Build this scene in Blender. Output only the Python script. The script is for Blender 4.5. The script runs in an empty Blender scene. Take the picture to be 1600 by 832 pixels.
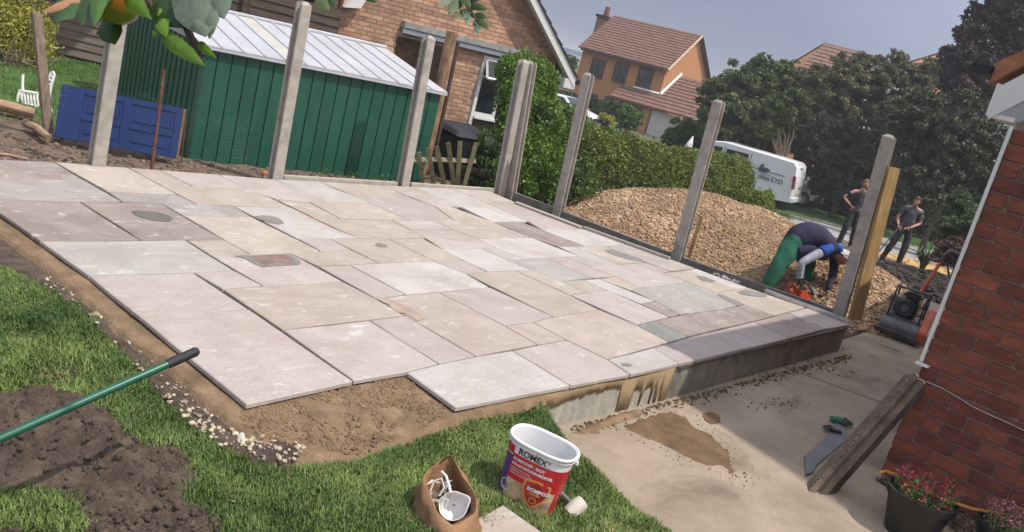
import bpy, bmesh, math, random
import numpy as np
from mathutils import Vector, Matrix, noise
PI = math.pi
rnd = random.Random(7)
SC = bpy.context.scene
COL = SC.collection
# ------------------------------------------------------------------ camera
CAM = Vector((0, 0, 2.0))
FW = Vector((0.7676555189544576, 0.5936582386634855, -0.24140194673144313))
RT = Vector((0.6400912361514506, -0.7287329579146792, 0.24337519481457084))
UP = Vector((0.03143586519996558, 0.3413475819687176, 0.9394113128248132))
FOC = 1391.6
cam_d = bpy.data.cameras.new('camera')
cam_d.sensor_width = 36.0
cam_d.lens = FOC / 1600 * 36
cam_d.clip_start = 0.05
cam_d.clip_end = 3000
cam = bpy.data.objects.new('camera', cam_d)
COL.objects.link(cam)
cam.matrix_world = Matrix(((RT.x, UP.x, -FW.x, CAM.x), (RT.y, UP.y, -FW.y, CAM.y), (RT.z, UP.z, -FW.z, CAM.z), (0, 0, 0, 1)))
SC.camera = cam
# ------------------------------------------------------------------ light
SUN_EL, SUN_TRAVEL = math.radians(61), Vector((-0.23, 0.97))
SUN_STRENGTH, SKY_STRENGTH = 3.7, 0.1
sd = bpy.data.lights.new('sun', 'SUN')
sd.energy = SUN_STRENGTH; sd.angle = math.radians(1.0); sd.color = (1.0, 0.94, 0.85)
so = bpy.data.objects.new('sun', sd); COL.objects.link(so)
tv = SUN_TRAVEL.normalized()
ldir = Vector((tv.x * math.cos(SUN_EL), tv.y * math.cos(SUN_EL), -math.sin(SUN_EL)))
so.rotation_euler = ldir.to_track_quat('-Z', 'Y').to_euler()
so.location = (0, -20, 30)
w = bpy.data.worlds.new('World'); SC.world = w; w.use_nodes = True
wn = w.node_tree.nodes; wl = w.node_tree.links; wn.clear()
wo = wn.new('ShaderNodeOutputWorld'); wb = wn.new('ShaderNodeBackground'); wb.inputs[1].default_value = SKY_STRENGTH
sk = wn.new('ShaderNodeTexSky'); sk.sky_type = 'NISHITA'; sk.sun_disc = False
sk.sun_elevation = SUN_EL; sk.sun_rotation = math.atan2(-tv.x, -tv.y)
tc = wn.new('ShaderNodeTexCoord'); mp = wn.new('ShaderNodeMapping'); mp.inputs['Scale'].default_value = (1, 1, 2.2)
nz = wn.new('ShaderNodeTexNoise'); nz.inputs['Scale'].default_value = 1.7; nz.inputs['Detail'].default_value = 6; nz.inputs['Roughness'].default_value = .52
cr = wn.new('ShaderNodeValToRGB')
cr.color_ramp.elements[0].position = .36; cr.color_ramp.elements[0].color = (2.45, 2.85, 4.3, 1)
cr.color_ramp.elements[1].position = .74; cr.color_ramp.elements[1].color = (4.1, 4.5, 5.7, 1)
mx = wn.new('ShaderNodeMixRGB'); mx.inputs[0].default_value = .88
wl.new(tc.outputs['Generated'], mp.inputs[0]); wl.new(mp.outputs[0], nz.inputs[0]); wl.new(nz.outputs[0], cr.inputs[0])
# clouds are brighter on the sun's side of the sky
sdv = wn.new('ShaderNodeVectorMath'); sdv.operation = 'DOT_PRODUCT'; sdv.inputs[1].default_value = tuple(-ldir)
nrm_ = wn.new('ShaderNodeVectorMath'); nrm_.operation = 'NORMALIZE'; wl.new(tc.outputs['Generated'], nrm_.inputs[0]); wl.new(nrm_.outputs[0], sdv.inputs[0])
mr_ = wn.new('ShaderNodeMapRange'); mr_.interpolation_type = 'SMOOTHSTEP'; mr_.inputs['From Min'].default_value = -.15; mr_.inputs['From Max'].default_value = 1; mr_.inputs['To Min'].default_value = 1; mr_.inputs['To Max'].default_value = 3.0
wl.new(sdv.outputs['Value'], mr_.inputs['Value']); sc2 = wn.new('ShaderNodeVectorMath'); sc2.operation = 'SCALE'; neu = wn.new('ShaderNodeMixRGB'); neu.inputs[2].default_value = (4.6, 4.5, 4.5, 1); mr2 = wn.new('ShaderNodeMapRange'); mr2.interpolation_type = 'SMOOTHSTEP'; mr2.inputs['From Min'].default_value = -.1; mr2.inputs['To Max'].default_value = .9; wl.new(sdv.outputs['Value'], mr2.inputs['Value']); wl.new(mr2.outputs[0], neu.inputs[0]); wl.new(cr.outputs[0], neu.inputs[1]); wl.new(neu.outputs[0], sc2.inputs[0]); wl.new(mr_.outputs[0], sc2.inputs['Scale'])
wl.new(sk.outputs[0], mx.inputs[1]); wl.new(sc2.outputs[0], mx.inputs[2]); wl.new(mx.outputs[0], wb.inputs[0]); wl.new(wb.outputs[0], wo.inputs[0])
SC.view_settings.view_transform = 'Standard'; SC.view_settings.look = 'None'
SC.view_settings.exposure = 0.0; SC.view_settings.gamma = 1.0

# ------------------------------------------------------------------ placing
def ray(px, py): return FW + RT * ((px - 800) / FOC) - UP * ((py - 416) / FOC)
def g(px, py, z=0.0):
    d = ray(px, py); return CAM + d * ((z - CAM.z) / d.z)
def at(px, py, D): return CAM + ray(px, py) * D
def onp(px, py, A, B):                       # on the upright plane through ground points A and B
    n = Vector((-(B[1] - A[1]), B[0] - A[0], 0)); d = ray(px, py)
    return CAM + d * (n.dot(Vector((A[0], A[1], 0)) - Vector((CAM.x, CAM.y, 0))) / n.dot(d))
def up_from(px, py, base):                   # the point above `base` that shows nearest this pixel
    d = ray(px, py).normalized(); r = CAM - base; u = Vector((0, 0, 1))
    b = d.dot(u); t = (-(r.dot(d)) + b * r.dot(u)) / (1 - b * b)
    return CAM + d * t
def depth(p): return (Vector(p) - CAM).dot(FW)
def V(*a): return Vector(a)

# ------------------------------------------------------------------ materials
MATS = {}
def mat(name, col, rough=.8, var=.12, scale=6.0, bump=0.0, bscale=None, metal=0.0, island=0.0, dark=None, coord='Object', objvar=0.0, spec=None, stretch=None, detail=6, trans=0.0, emis=None, contrast=(.3, .7), dirt=None):
    if name in MATS: return MATS[name]
    m = bpy.data.materials.new(name); m.use_nodes = True; N = m.node_tree.nodes; L = m.node_tree.links
    b = N['Principled BSDF']; b.inputs['Roughness'].default_value = rough; b.inputs['Metallic'].default_value = metal
    if spec is not None: b.inputs['Specular IOR Level'].default_value = spec
    tc = N.new('ShaderNodeTexCoord'); src = tc.outputs[coord]
    if objvar or True:
        oi = N.new('ShaderNodeObjectInfo'); add = N.new('ShaderNodeVectorMath'); add.operation = 'ADD'
        mu = N.new('ShaderNodeVectorMath'); mu.operation = 'SCALE'; mu.inputs['Scale'].default_value = 37.0
        cb = N.new('ShaderNodeCombineXYZ'); [L.new(oi.outputs['Random'], cb.inputs[i]) for i in (0, 1, 2)]
        L.new(cb.outputs[0], mu.inputs[0]); L.new(src, add.inputs[0]); L.new(mu.outputs[0], add.inputs[1]); src = add.outputs[0]
    if stretch:
        mp = N.new('ShaderNodeMapping'); mp.inputs['Scale'].default_value = stretch; L.new(src, mp.inputs[0]); src = mp.outputs[0]
    nz = N.new('ShaderNodeTexNoise'); nz.inputs['Scale'].default_value = scale; nz.inputs['Detail'].default_value = detail; nz.inputs['Roughness'].default_value = .6
    L.new(src, nz.inputs['Vector'])
    cr = N.new('ShaderNodeValToRGB'); e = cr.color_ramp.elements
    d = dark if dark else tuple(c * (1 - var * 1.6) for c in col)
    e[0].position = contrast[0]; e[0].color = (*d, 1); e[1].position = contrast[1]; e[1].color = (*[min(1, c * (1 + var)) for c in col], 1)
    L.new(nz.outputs[0], cr.inputs[0]); out = cr.outputs[0]
    if island or objvar:
        hs = N.new('ShaderNodeHueSaturation'); mr = N.new('ShaderNodeMapRange')
        if island:
            ge = N.new('ShaderNodeNewGeometry'); L.new(ge.outputs['Random Per Island'], mr.inputs['Value'])
        else: L.new(N.new('ShaderNodeObjectInfo').outputs['Random'], mr.inputs['Value'])
        k = island or objvar
        mr.inputs['To Min'].default_value = 1 - k; mr.inputs['To Max'].default_value = 1 + k
        L.new(mr.outputs[0], hs.inputs['Value']); L.new(out, hs.inputs['Color']); out = hs.outputs[0]
    if dirt:       # (colour, scale, amount, threshold): grime in patches of its own, fixed in the world
        tg = N.new('ShaderNodeNewGeometry'); nd = N.new('ShaderNodeTexNoise'); nd.inputs['Scale'].default_value = dirt[1]; nd.inputs['Detail'].default_value = 10; nd.inputs['Roughness'].default_value = .68; nd.inputs['Distortion'].default_value = .8; L.new(tg.outputs['Position'], nd.inputs[0])
        rd = N.new('ShaderNodeValToRGB'); rd.color_ramp.elements[0].position = dirt[3]; rd.color_ramp.elements[0].color = (0, 0, 0, 1); rd.color_ramp.elements[1].position = dirt[3] + .16; rd.color_ramp.elements[1].color = (dirt[2],) * 3 + (1,); L.new(nd.outputs[0], rd.inputs[0])
        md_ = N.new('ShaderNodeMixRGB'); md_.inputs[2].default_value = (*dirt[0], 1); L.new(rd.outputs[0], md_.inputs[0]); L.new(out, md_.inputs[1]); out = md_.outputs[0]
    L.new(out, b.inputs['Base Color'])
    if bump:
        n2 = N.new('ShaderNodeTexNoise'); n2.inputs['Scale'].default_value = bscale or scale * 6; n2.inputs['Detail'].default_value = 8; n2.inputs['Roughness'].default_value = .65
        L.new(src, n2.inputs['Vector']); bp = N.new('ShaderNodeBump'); bp.inputs['Strength'].default_value = min(1, bump); bp.inputs['Distance'].default_value = .02 * max(1, bump)
        L.new(n2.outputs[0], bp.inputs['Height']); L.new(bp.outputs[0], b.inputs['Normal'])
    if trans:
        tr = N.new('ShaderNodeBsdfTranslucent'); ms = N.new('ShaderNodeMixShader'); ms.inputs[0].default_value = trans
        L.new(out, tr.inputs[0]); L.new(b.outputs[0], ms.inputs[1]); L.new(tr.outputs[0], ms.inputs[2]); L.new(ms.outputs[0], N['Material Output'].inputs[0])
    MATS[name] = m; return m
def glass_dark(name='window glass', col=(.02, .025, .03), rough=.08):
    if name in MATS: return MATS[name]
    m = mat(name, col, rough=rough, var=.4, scale=2.0, spec=.8); return m

# ------------------------------------------------------------------ mesh building
class M:
    def __init__(s): s.v = []; s.f = []
    def add(s, vs, fs):
        o = len(s.v); s.v += [tuple(v) for v in vs]; s.f += [tuple(i + o for i in f) for f in fs]; return s
    def box(s, c, size, R=None, taper=1.0):
        c = Vector(c); hx, hy, hz = [k / 2 for k in size]; vs = []
        for z in (-hz, hz):
            k = taper if z > 0 else 1
            for x, y in ((-hx, -hy), (hx, -hy), (hx, hy), (-hx, hy)):
                p = Vector((x * k, y * k, z)); vs.append(c + (R @ p if R else p))
        return s.add(vs, [(3, 2, 1, 0), (4, 5, 6, 7), (0, 1, 5, 4), (1, 2, 6, 5), (2, 3, 7, 6), (3, 0, 4, 7)])
    def hexa(s, b, t):          # bottom loop, top loop
        n = len(b); fs = [tuple(range(n - 1, -1, -1)), tuple(range(n, 2 * n))]
        fs += [(i, (i + 1) % n, n + (i + 1) % n, n + i) for i in range(n)]
        return s.add(list(b) + list(t), fs)
    def prism(s, poly, d):      # polygon of 3D points pushed along d
        return s.hexa([Vector(p) for p in poly], [Vector(p) + Vector(d) for p in poly])
    def poly(s, pts): return s.add(pts, [tuple(range(len(pts)))])
    def tube(s, pts, r, n=8, cap=True):
        pts = [Vector(p) for p in pts]; rs = r if isinstance(r, (list, tuple)) else [r] * len(pts); rings = []
        pn = None
        for i, p in enumerate(pts):
            t = (pts[min(i + 1, len(pts) - 1)] - pts[max(i - 1, 0)]).normalized()
            a = pn if pn is not None else (Vector((0, 0, 1)) if abs(t.z) < .9 else Vector((1, 0, 0)))
            a = (a - t * a.dot(t)).normalized(); pn = a; b = t.cross(a)
            rings.append([p + (a * math.cos(2 * PI * k / n) + b * math.sin(2 * PI * k / n)) * rs[i] for k in range(n)])
        vs = [q for ring in rings for q in ring]; fs = []
        for i in range(len(pts) - 1):
            for k in range(n):
                fs.append((i * n + k, i * n + (k + 1) % n, (i + 1) * n + (k + 1) % n, (i + 1) * n + k))
        if cap: fs += [tuple(range(n - 1, -1, -1)), tuple(range((len(pts) - 1) * n, len(pts) * n))]
        return s.add(vs, fs)
    def lathe(s, prof, c, n=24, R=None, sx=1, sy=1):
        c = Vector(c); vs = []
        for r, z in prof:
            for k in range(n):
                p = Vector((r * math.cos(2 * PI * k / n) * sx, r * math.sin(2 * PI * k / n) * sy, z)); vs.append(c + (R @ p if R else p))
        fs = [(i * n + k, i * n + (k + 1) % n, (i + 1) * n + (k + 1) % n, (i + 1) * n + k) for i in range(len(prof) - 1) for k in range(n)]
        return s.add(vs, fs)
    def ball(s, c, r, n=10, m=7, R=None):
        rx, ry, rz = r if isinstance(r, (tuple, list)) else (r, r, r); c = Vector(c); vs = []; fs = []
        for j in range(m + 1):
            a = PI * j / m
            for k in range(n):
                p = Vector((rx * math.sin(a) * math.cos(2 * PI * k / n), ry * math.sin(a) * math.sin(2 * PI * k / n), rz * math.cos(a))); vs.append(c + (R @ p if R else p))
        for j in range(m):
            for k in range(n): fs.append((j * n + k, (j + 1) * n + k, (j + 1) * n + (k + 1) % n, j * n + (k + 1) % n))
        return s.add(vs, fs)
    def build(s, name, material, parent=None, smooth=False, bevel=0, kind=None, merge=False):
        me = bpy.data.meshes.new(name); me.from_pydata(s.v, [], s.f); me.validate()
        if bevel or merge:
            bm = bmesh.new(); bm.from_mesh(me)
            if merge: bmesh.ops.remove_doubles(bm, verts=bm.verts, dist=1e-5)
            if bevel:
                es = [e for e in bm.edges if len(e.link_faces) == 2 and e.calc_face_angle(0) > .5]
                bmesh.ops.bevel(bm, geom=es, offset=bevel, segments=2, affect='EDGES', clamp_overlap=True)
            bmesh.ops.recalc_face_normals(bm, faces=bm.faces); bm.to_mesh(me); bm.free()
        if smooth:
            me.polygons.foreach_set('use_smooth', [True] * len(me.polygons))
            if smooth != 'all':
                try: me.set_sharp_from_angle(angle=math.radians(40))
                except Exception: pass
        if material: me.materials.append(material)
        return link(name, me, parent, kind)
def link(name, me, parent=None, kind=None):
    o = bpy.data.objects.new(name, me); COL.objects.link(o)
    if parent is not None: attach(o, parent)
    if kind: o['kind'] = kind
    return o
def attach(o, parent):
    o.parent = parent; o.matrix_parent_inverse = Matrix.Identity(4)
    loc = Vector((0, 0, 0)); q = parent
    while q is not None: loc += q.location; q = q.parent
    if o.type != 'EMPTY' and o.location.length < 1e-9: o.location = -loc     # meshes are built in world coordinates
def thing(name, label, cat, loc=(0, 0, 0), group=None):
    o = bpy.data.objects.new(name, None); COL.objects.link(o); o.location = loc; o.empty_display_size = .1
    o['label'] = label; o['category'] = cat
    if group: o['group'] = group
    return o
def tag(o, label=None, cat=None, group=None, kind=None):
    if label: o['label'] = label
    if cat: o['category'] = cat
    if group: o['group'] = group
    if kind: o['kind'] = kind
    return o
def tri_soup(name, verts, faces_n, material, parent=None, kind=None, smooth=False):   # numpy verts (N,k,3), k verts per face
    N, k, _ = verts.shape; me = bpy.data.meshes.new(name)
    me.vertices.add(N * k); me.vertices.foreach_set('co', verts.astype(np.float32).ravel())
    me.loops.add(N * k); me.loops.foreach_set('vertex_index', np.arange(N * k, dtype=np.int32))
    me.polygons.add(N); me.polygons.foreach_set('loop_start', np.arange(0, N * k, k, dtype=np.int32))
    me.update(calc_edges=True); me.materials.append(material)
    if smooth: me.polygons.foreach_set('use_smooth', np.ones(N, bool))
    return link(name, me, parent, kind)
RS = np.random.RandomState(3)
def leaves(centers, size, jitter=.35, up=0.3, aspect=.6, rs=RS, normals=None):   # diamond leaf per centre
    n = len(centers); c = np.asarray(centers)
    d = rs.normal(size=(n, 3)); 
    if normals is not None: d = d * .7 + normals
    d /= np.linalg.norm(d, axis=1)[:, None]
    nn = rs.normal(size=(n, 3)); nn[:, 2] += up * 3
    a = np.cross(nn, d); a /= (np.linalg.norm(a, axis=1)[:, None] + 1e-9)
    s = (size * (1 + jitter * rs.uniform(-1, 1, n)))[:, None] if not np.ndim(size) else (size[:, None])
    tip = c + d * s; mid = c + d * s * .45
    drop = np.zeros((n, 3)); drop[:, 2] = -s[:, 0] * .12
    return np.stack([c, mid + a * s * aspect * .5, tip + drop, mid - a * s * aspect * .5], 1)
def icos(n_pts, radii, rs=RS, flat=(1, 1, .7)):     # many jittered icosahedra; returns (verts(n*20,3,3))
    t = (1 + 5 ** .5) / 2
    v = np.array([(-1, t, 0), (1, t, 0), (-1, -t, 0), (1, -t, 0), (0, -1, t), (0, 1, t), (0, -1, -t), (0, 1, -t), (t, 0, -1), (t, 0, 1), (-t, 0, -1), (-t, 0, 1)], float); v /= np.linalg.norm(v[0])
    f = [(0, 11, 5), (0, 5, 1), (0, 1, 7), (0, 7, 10), (0, 10, 11), (1, 5, 9), (5, 11, 4), (11, 10, 2), (10, 7, 6), (7, 1, 8), (3, 9, 4), (3, 4, 2), (3, 2, 6), (3, 6, 8), (3, 8, 9), (4, 9, 5), (2, 4, 11), (6, 2, 10), (8, 6, 7), (9, 8, 1)]
    n = len(n_pts); P = v[None] * rs.uniform(.7, 1.15, (n, 12, 1)) * np.asarray(radii)[:, None, None] * (np.array(flat)[None, None] * rs.uniform(.75, 1.25, (n, 1, 3)))
    a = rs.uniform(0, 2 * PI, n); ca, sa = np.cos(a), np.sin(a)
    x = P[:, :, 0] * ca[:, None] - P[:, :, 1] * sa[:, None]; y = P[:, :, 0] * sa[:, None] + P[:, :, 1] * ca[:, None]
    b = rs.normal(0, .5, n); cb, sb = np.cos(b), np.sin(b); z = P[:, :, 2]
    x, z = x * cb[:, None] - z * sb[:, None], x * sb[:, None] + z * cb[:, None]
    P = np.stack([x, y, z], 2) + np.asarray(n_pts)[:, None, :]
    return P, f
def stones(name, pts, radii, material, parent=None, kind='stuff', flat=(1, 1, .7)):
    P, f = icos(pts, radii, flat=flat); n = len(pts); me = bpy.data.meshes.new(name)
    me.vertices.add(n * 12); me.vertices.foreach_set('co', P.astype(np.float32).ravel())
    F = (np.array(f)[None] + (np.arange(n) * 12)[:, None, None]).reshape(-1, 3)
    me.loops.add(len(F) * 3); me.loops.foreach_set('vertex_index', F.astype(np.int32).ravel())
    me.polygons.add(len(F)); me.polygons.foreach_set('loop_start', np.arange(0, len(F) * 3, 3, dtype=np.int32))
    me.update(calc_edges=True); me.materials.append(material)
    return link(name, me, parent, kind)
def fbm(x, y, s=1.0, o=4, seed=0.0):
    v = 0; a = 1; t = 0
    for i in range(o):
        v += a * noise.noise(Vector((x * s + seed, y * s - seed, seed * .37 + i * 7.1))); t += a; a *= .5; s *= 2.05
    return v / t
def inpoly(x, y, P):
    c = False; j = len(P) - 1
    for i in range(len(P)):
        if (P[i][1] > y) != (P[j][1] > y) and x < (P[j][0] - P[i][0]) * (y - P[i][1]) / (P[j][1] - P[i][1]) + P[i][0]: c = not c
        j = i
    return c
def pdist(x, y, P):            # signed distance to polygon, + inside
    d = 1e9
    for i in range(len(P)):
        ax, ay = P[i - 1][0], P[i - 1][1]; bx, by = P[i][0], P[i][1]
        t = max(0, min(1, ((x - ax) * (bx - ax) + (y - ay) * (by - ay)) / max(1e-9, (bx - ax) ** 2 + (by - ay) ** 2)))
        d = min(d, math.hypot(x - ax - t * (bx - ax), y - ay - t * (by - ay)))
    return d if inpoly(x, y, P) else -d
def field(name, P, step, zf, material, kind='structure', parent=None, edge=0.0, smooth=True, skirt=.05):
    """height field over polygon P (world xy); cells whose centre lies inside"""
    x0 = min(p[0] for p in P); x1 = max(p[0] for p in P); y0 = min(p[1] for p in P); y1 = max(p[1] for p in P)
    nx = int((x1 - x0) / step) + 2; ny = int((y1 - y0) / step) + 2; vid = {}; vs = []; fs = []
    def vtx(i, j):
        if (i, j) not in vid:
            x = x0 + i * step; y = y0 + j * step; vid[(i, j)] = len(vs); vs.append((x, y, zf(x, y)))
        return vid[(i, j)]
    for i in range(nx):
        for j in range(ny):
            if inpoly(x0 + (i + .5) * step, y0 + (j + .5) * step, P): fs.append((vtx(i, j), vtx(i + 1, j), vtx(i + 1, j + 1), vtx(i, j + 1)))
    if skirt:      # the rim dips into whatever lies under it, so the outline is soft
        cnt = [0] * len(vs)
        for f in fs:
            for q in f: cnt[q] += 1
        vs = [v if c == 4 else (v[0], v[1], v[2] - skirt) for v, c in zip(vs, cnt)]
    m = M(); m.add(vs, fs); return m.build(name, material, parent, smooth='all' if smooth else False, kind=kind)
def lerp(x, xs, ys):
    for i in range(len(xs) - 1):
        if x <= xs[i + 1]: t = max(0, (x - xs[i]) / (xs[i + 1] - xs[i])); return ys[i] + (ys[i + 1] - ys[i]) * t
    return ys[-1]
def terr(x, y):
    d = math.hypot(x, y); az = math.degrees(math.atan2(x, y))
    t = max(0, min(1, (az - 33) / 17)); t = t * t * (3 - 2 * t)
    a = lerp(d, [0, 8, 25, 60, 3000], [-.3, -.2, -.35, -1.9, -1.9]) if False else lerp(d, [0, 8, 20, 60, 3000], [-.32, -.16, -.1, -1.95, -1.95])
    b = lerp(d, [0, 10, 14, 24, 37, 3000], [-.34, -.36, -.52, -.97, -1.95, -1.95])
    return a * (1 - t) + b * t
# ------------------------------------------------------------------ base materials
m_earth = mat('dark earth', (.075, .052, .036), rough=1, var=.3, scale=9, bump=1.0, bscale=40)
m_soil = mat('turned soil', (.15, .108, .082), rough=1, var=.3, scale=9, bump=2.2, bscale=34, detail=12, dark=(.062, .040, .030))
m_sand = mat('damp mortar sand', (.31, .21, .125), rough=1, var=.18, scale=7, bump=1.2, bscale=50, dark=(.17, .11, .062), detail=10)
m_grassbase = mat('grass thatch', (.12, .125, .05), rough=1, var=.3, scale=8, bump=.8, bscale=60, dark=(.07, .06, .03))
m_verge = mat('mown verge', (.055, .12, .022), rough=1, var=.3, scale=3, bump=.5, bscale=40)
m_concrete = mat('yard concrete', (.335, .27, .205), rough=.9, var=.14, scale=2.2, bump=.5, bscale=80, detail=12, dark=(.235, .18, .13), contrast=(.25, .62), dirt=((.15, .11, .078), 1.5, .7, .52))
m_path = mat('path tarmac', (.30, .29, .28), rough=.95, var=.1, scale=2, bump=.3, bscale=60)
# ------------------------------------------------------------------ ground sheet to the horizon
def ground_sheet():
    rad = [0.3, 2, 4, 6, 7, 8, 9, 10, 11, 12, 13, 14, 15, 16, 17, 18, 19, 20, 21, 22, 24, 26, 28, 30, 33, 36, 40, 46, 53, 60, 80, 120, 250, 600, 1500, 2600]
    na = 240; vs = []; fs = []
    for r in rad:
        for k in range(na):
            a = 2 * PI * k / na; x, y = r * math.sin(a), r * math.cos(a); z = terr(x, y) - (.12 if r < 9.5 else .0)
            vs.append((x, y, z + (.03 * fbm(x, y, .5) if 9 < r < 80 else 0)))
    for i in range(len(rad) - 1):
        for k in range(na): fs.append((i * na + k, (i + 1) * na + k, (i + 1) * na + (k + 1) % na, i * na + (k + 1) % na))
    fs.append(tuple(range(na)))
    M().add(vs, fs).build('ground', mat('rough ground', (.085, .10, .045), rough=1, var=.35, scale=1.2, bump=.8, bscale=12, dark=(.05, .045, .03)), smooth='all', kind='structure')
ground_sheet()
# ------------------------------------------------------------------ patio body (retaining wall face is its own thing)
def G2(pts, z=0): return [(g(px, py, z).x, g(px, py, z).y) for px, py in pts]
# patio outline in world coordinates (top level z = 0)
PAT = G2([(-60, 246), (85, 252), (210, 261), (430, 279), (620, 288), (783, 299), (1040, 402), (1329, 507), (1156, 547), (985, 585.5), (892, 603), (712, 638), (634, 582), (385, 633), (219, 497), (137, 431), (62, 377), (-40, 305)])
# sand bed under the slabs and spreading at the left edge
SAND = G2([(-80, 255), (783, 306), (1040, 410), (1318, 509), (990, 580), (892, 598), (835, 628), (728, 650), (560, 708), (430, 712), (330, 640), (250, 560), (200, 530), (120, 455), (40, 395), (-90, 305)], -.03)
LEFTLOW = G2([(-90, 290), (0, 335), (62, 377), (137, 431), (219, 497), (385, 633), (634, 583), (712, 638), (892, 603), (900, 640), (700, 720), (300, 720), (-200, 330)], 0)
def sand_z(x, y):
    d = pdist(x, y, PAT)
    if d > .04: return -.055
    z = -.036 - .015 * fbm(x, y, 3)
    e = min(1, max(0, -d) / .3)
    rough = .035 * (1 if x > 2.75 and y < 3.4 else .45)
    return z - .05 * e * e + rough * e ** .5 * (fbm(x, y, 9, 4, 2.2) + .6 * abs(fbm(x, y, 22, 3, 5.)) - .1) 
field('sand_bed', SAND, .025, sand_z, m_sand)
# ------------------------------------------------------------------ lawn: everything left of and in front of the patio
LAWN = [(-3, -3), (3.9, -3)] + G2([(1120, 900), (1085, 834), (1010, 780), (940, 725), (893, 690), (862, 655), (845, 632), (800, 634), (745, 652), (660, 672), (560, 706), (470, 722), (395, 690), (330, 650), (262, 598), (212, 560), (165, 505), (100, 447), (60, 425), (0, 403), (-80, 360), (-300, 250)], -.09) + [(-3, 9)]
def lawn_z(x, y):
    if inpoly(x, y, SAND): return -.16
    z = -.095 + .03 * fbm(x, y, .9, 3, 1.0) + .012 * fbm(x, y, 5, 2)
    if x > 2.7 and y < 2.8:
        z -= .10 * max(0, min(1, (x - 2.7) / 1.4)) * max(0, min(1, (2.75 - y) / .9))
    return z
field('lawn', LAWN, .07, lawn_z, m_grassbase, skirt=0)
RUB = G2([(60, 370), (160, 450), (240, 520), (300, 580), (350, 630), (420, 680), (480, 700), (470, 722), (452, 728), (400, 722), (345, 700), (300, 668), (262, 632), (228, 596), (196, 560), (150, 515), (112, 478), (70, 452), (20, 425), (-60, 385), (-60, 340)], -.08)
def rub_z(x, y): return -.072 + .012 * fbm(x, y, 14, 4) + .014 * fbm(x, y, 3)
field('soil_strip', [(x, y) for x, y in RUB], .03, rub_z, m_soil)
# dug soil heaps lower left (turned turves)
HEAPS = [G2([(-60, 610), (60, 590), (150, 610), (190, 640), (215, 665), (240, 690), (300, 700), (330, 740), (330, 770), (300, 800), (230, 810), (180, 800), (95, 770), (60, 760), (-60, 790)], -.05),
         G2([(120, 800), (200, 775), (280, 760), (350, 790), (385, 860), (300, 880), (110, 850)], -.05), G2([(-60, 815), (20, 805), (90, 822), (160, 880), (-60, 900)], -.05)]
HEAPS[0] = G2([(-60, 605), (60, 595), (150, 610), (190, 640), (212, 672), (300, 690), (322, 730), (305, 765), (255, 800), (215, 832), (120, 800), (100, 765), (30, 750), (-60, 775)], -.05)
def heap_z(P, h):
    def f(x, y):
        d = pdist(x, y, P); e = max(0, min(1, (d + .02) / .16)); e = e ** .6
        cl = abs(fbm(x, y, 4, 5, 3.3)) * 1.3; n = abs(fbm(x, y, 11, 5, 9.)) * 2.2 - .4 + 1.1 * fbm(x, y, 40, 3, 2.)
        return lawn_z(x, y) - .03 + h * e * (.7 + 1.0 * cl) + .036 * e * n + .05 * e * max(0, noise.cell(Vector((x * 9, y * 9, 0))) - .4) * .4
    return f
for i, P in enumerate(HEAPS):
    o = field('soil_heap', P, .014, heap_z(P, [.10, .09, .07][i]), m_soil, kind=None)
    tag(o, ['broad heap of turned brown soil on the lawn under the green handle', 'crumbly clump of brown soil at the bottom edge beside the lawn', 'low mound of brown soil in the bottom left corner'][i], 'soil heap')
# clods on heaps
pts = []; rad = []
for i, P in enumerate(HEAPS):
    zf = heap_z(P, [.10, .09, .07][i]); x0 = min(p[0] for p in P); x1 = max(p[0] for p in P); y0 = min(p[1] for p in P); y1 = max(p[1] for p in P)
    for _ in range(4200):
        x = rnd.uniform(x0, x1); y = rnd.uniform(y0, y1)
        if pdist(x, y, P) > -.02: pts.append((x, y, zf(x, y) - .001)); rad.append(.002 + .022 * rnd.random() ** 9)
tag(stones('soil_crumbs', np.array(pts), np.array(rad), m_soil), 'loose crumbs of brown soil over the heaps on the lawn', 'soil crumbs')
# sand clods near the missing corner slab
pts = []; rad = []
P = G2([(375, 640), (553, 600), (632, 588), (712, 645), (660, 668), (560, 704), (440, 708), (375, 668)], -.06)
for _ in range(9000):
    x = rnd.uniform(2.2, 3.9); y = rnd.uniform(2.6, 3.6)
    if inpoly(x, y, P) and fbm(x, y, 5, 2, 8) > -.12: pts.append((x, y, sand_z(x, y) + .0)); rad.append(.003 + .012 * rnd.random() ** 2.5)
tag(stones('sand_clods', np.array(pts), np.array(rad), m_sand), 'crumbly clods of damp sand mortar where the corner slab is missing', 'mortar clods')
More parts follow.
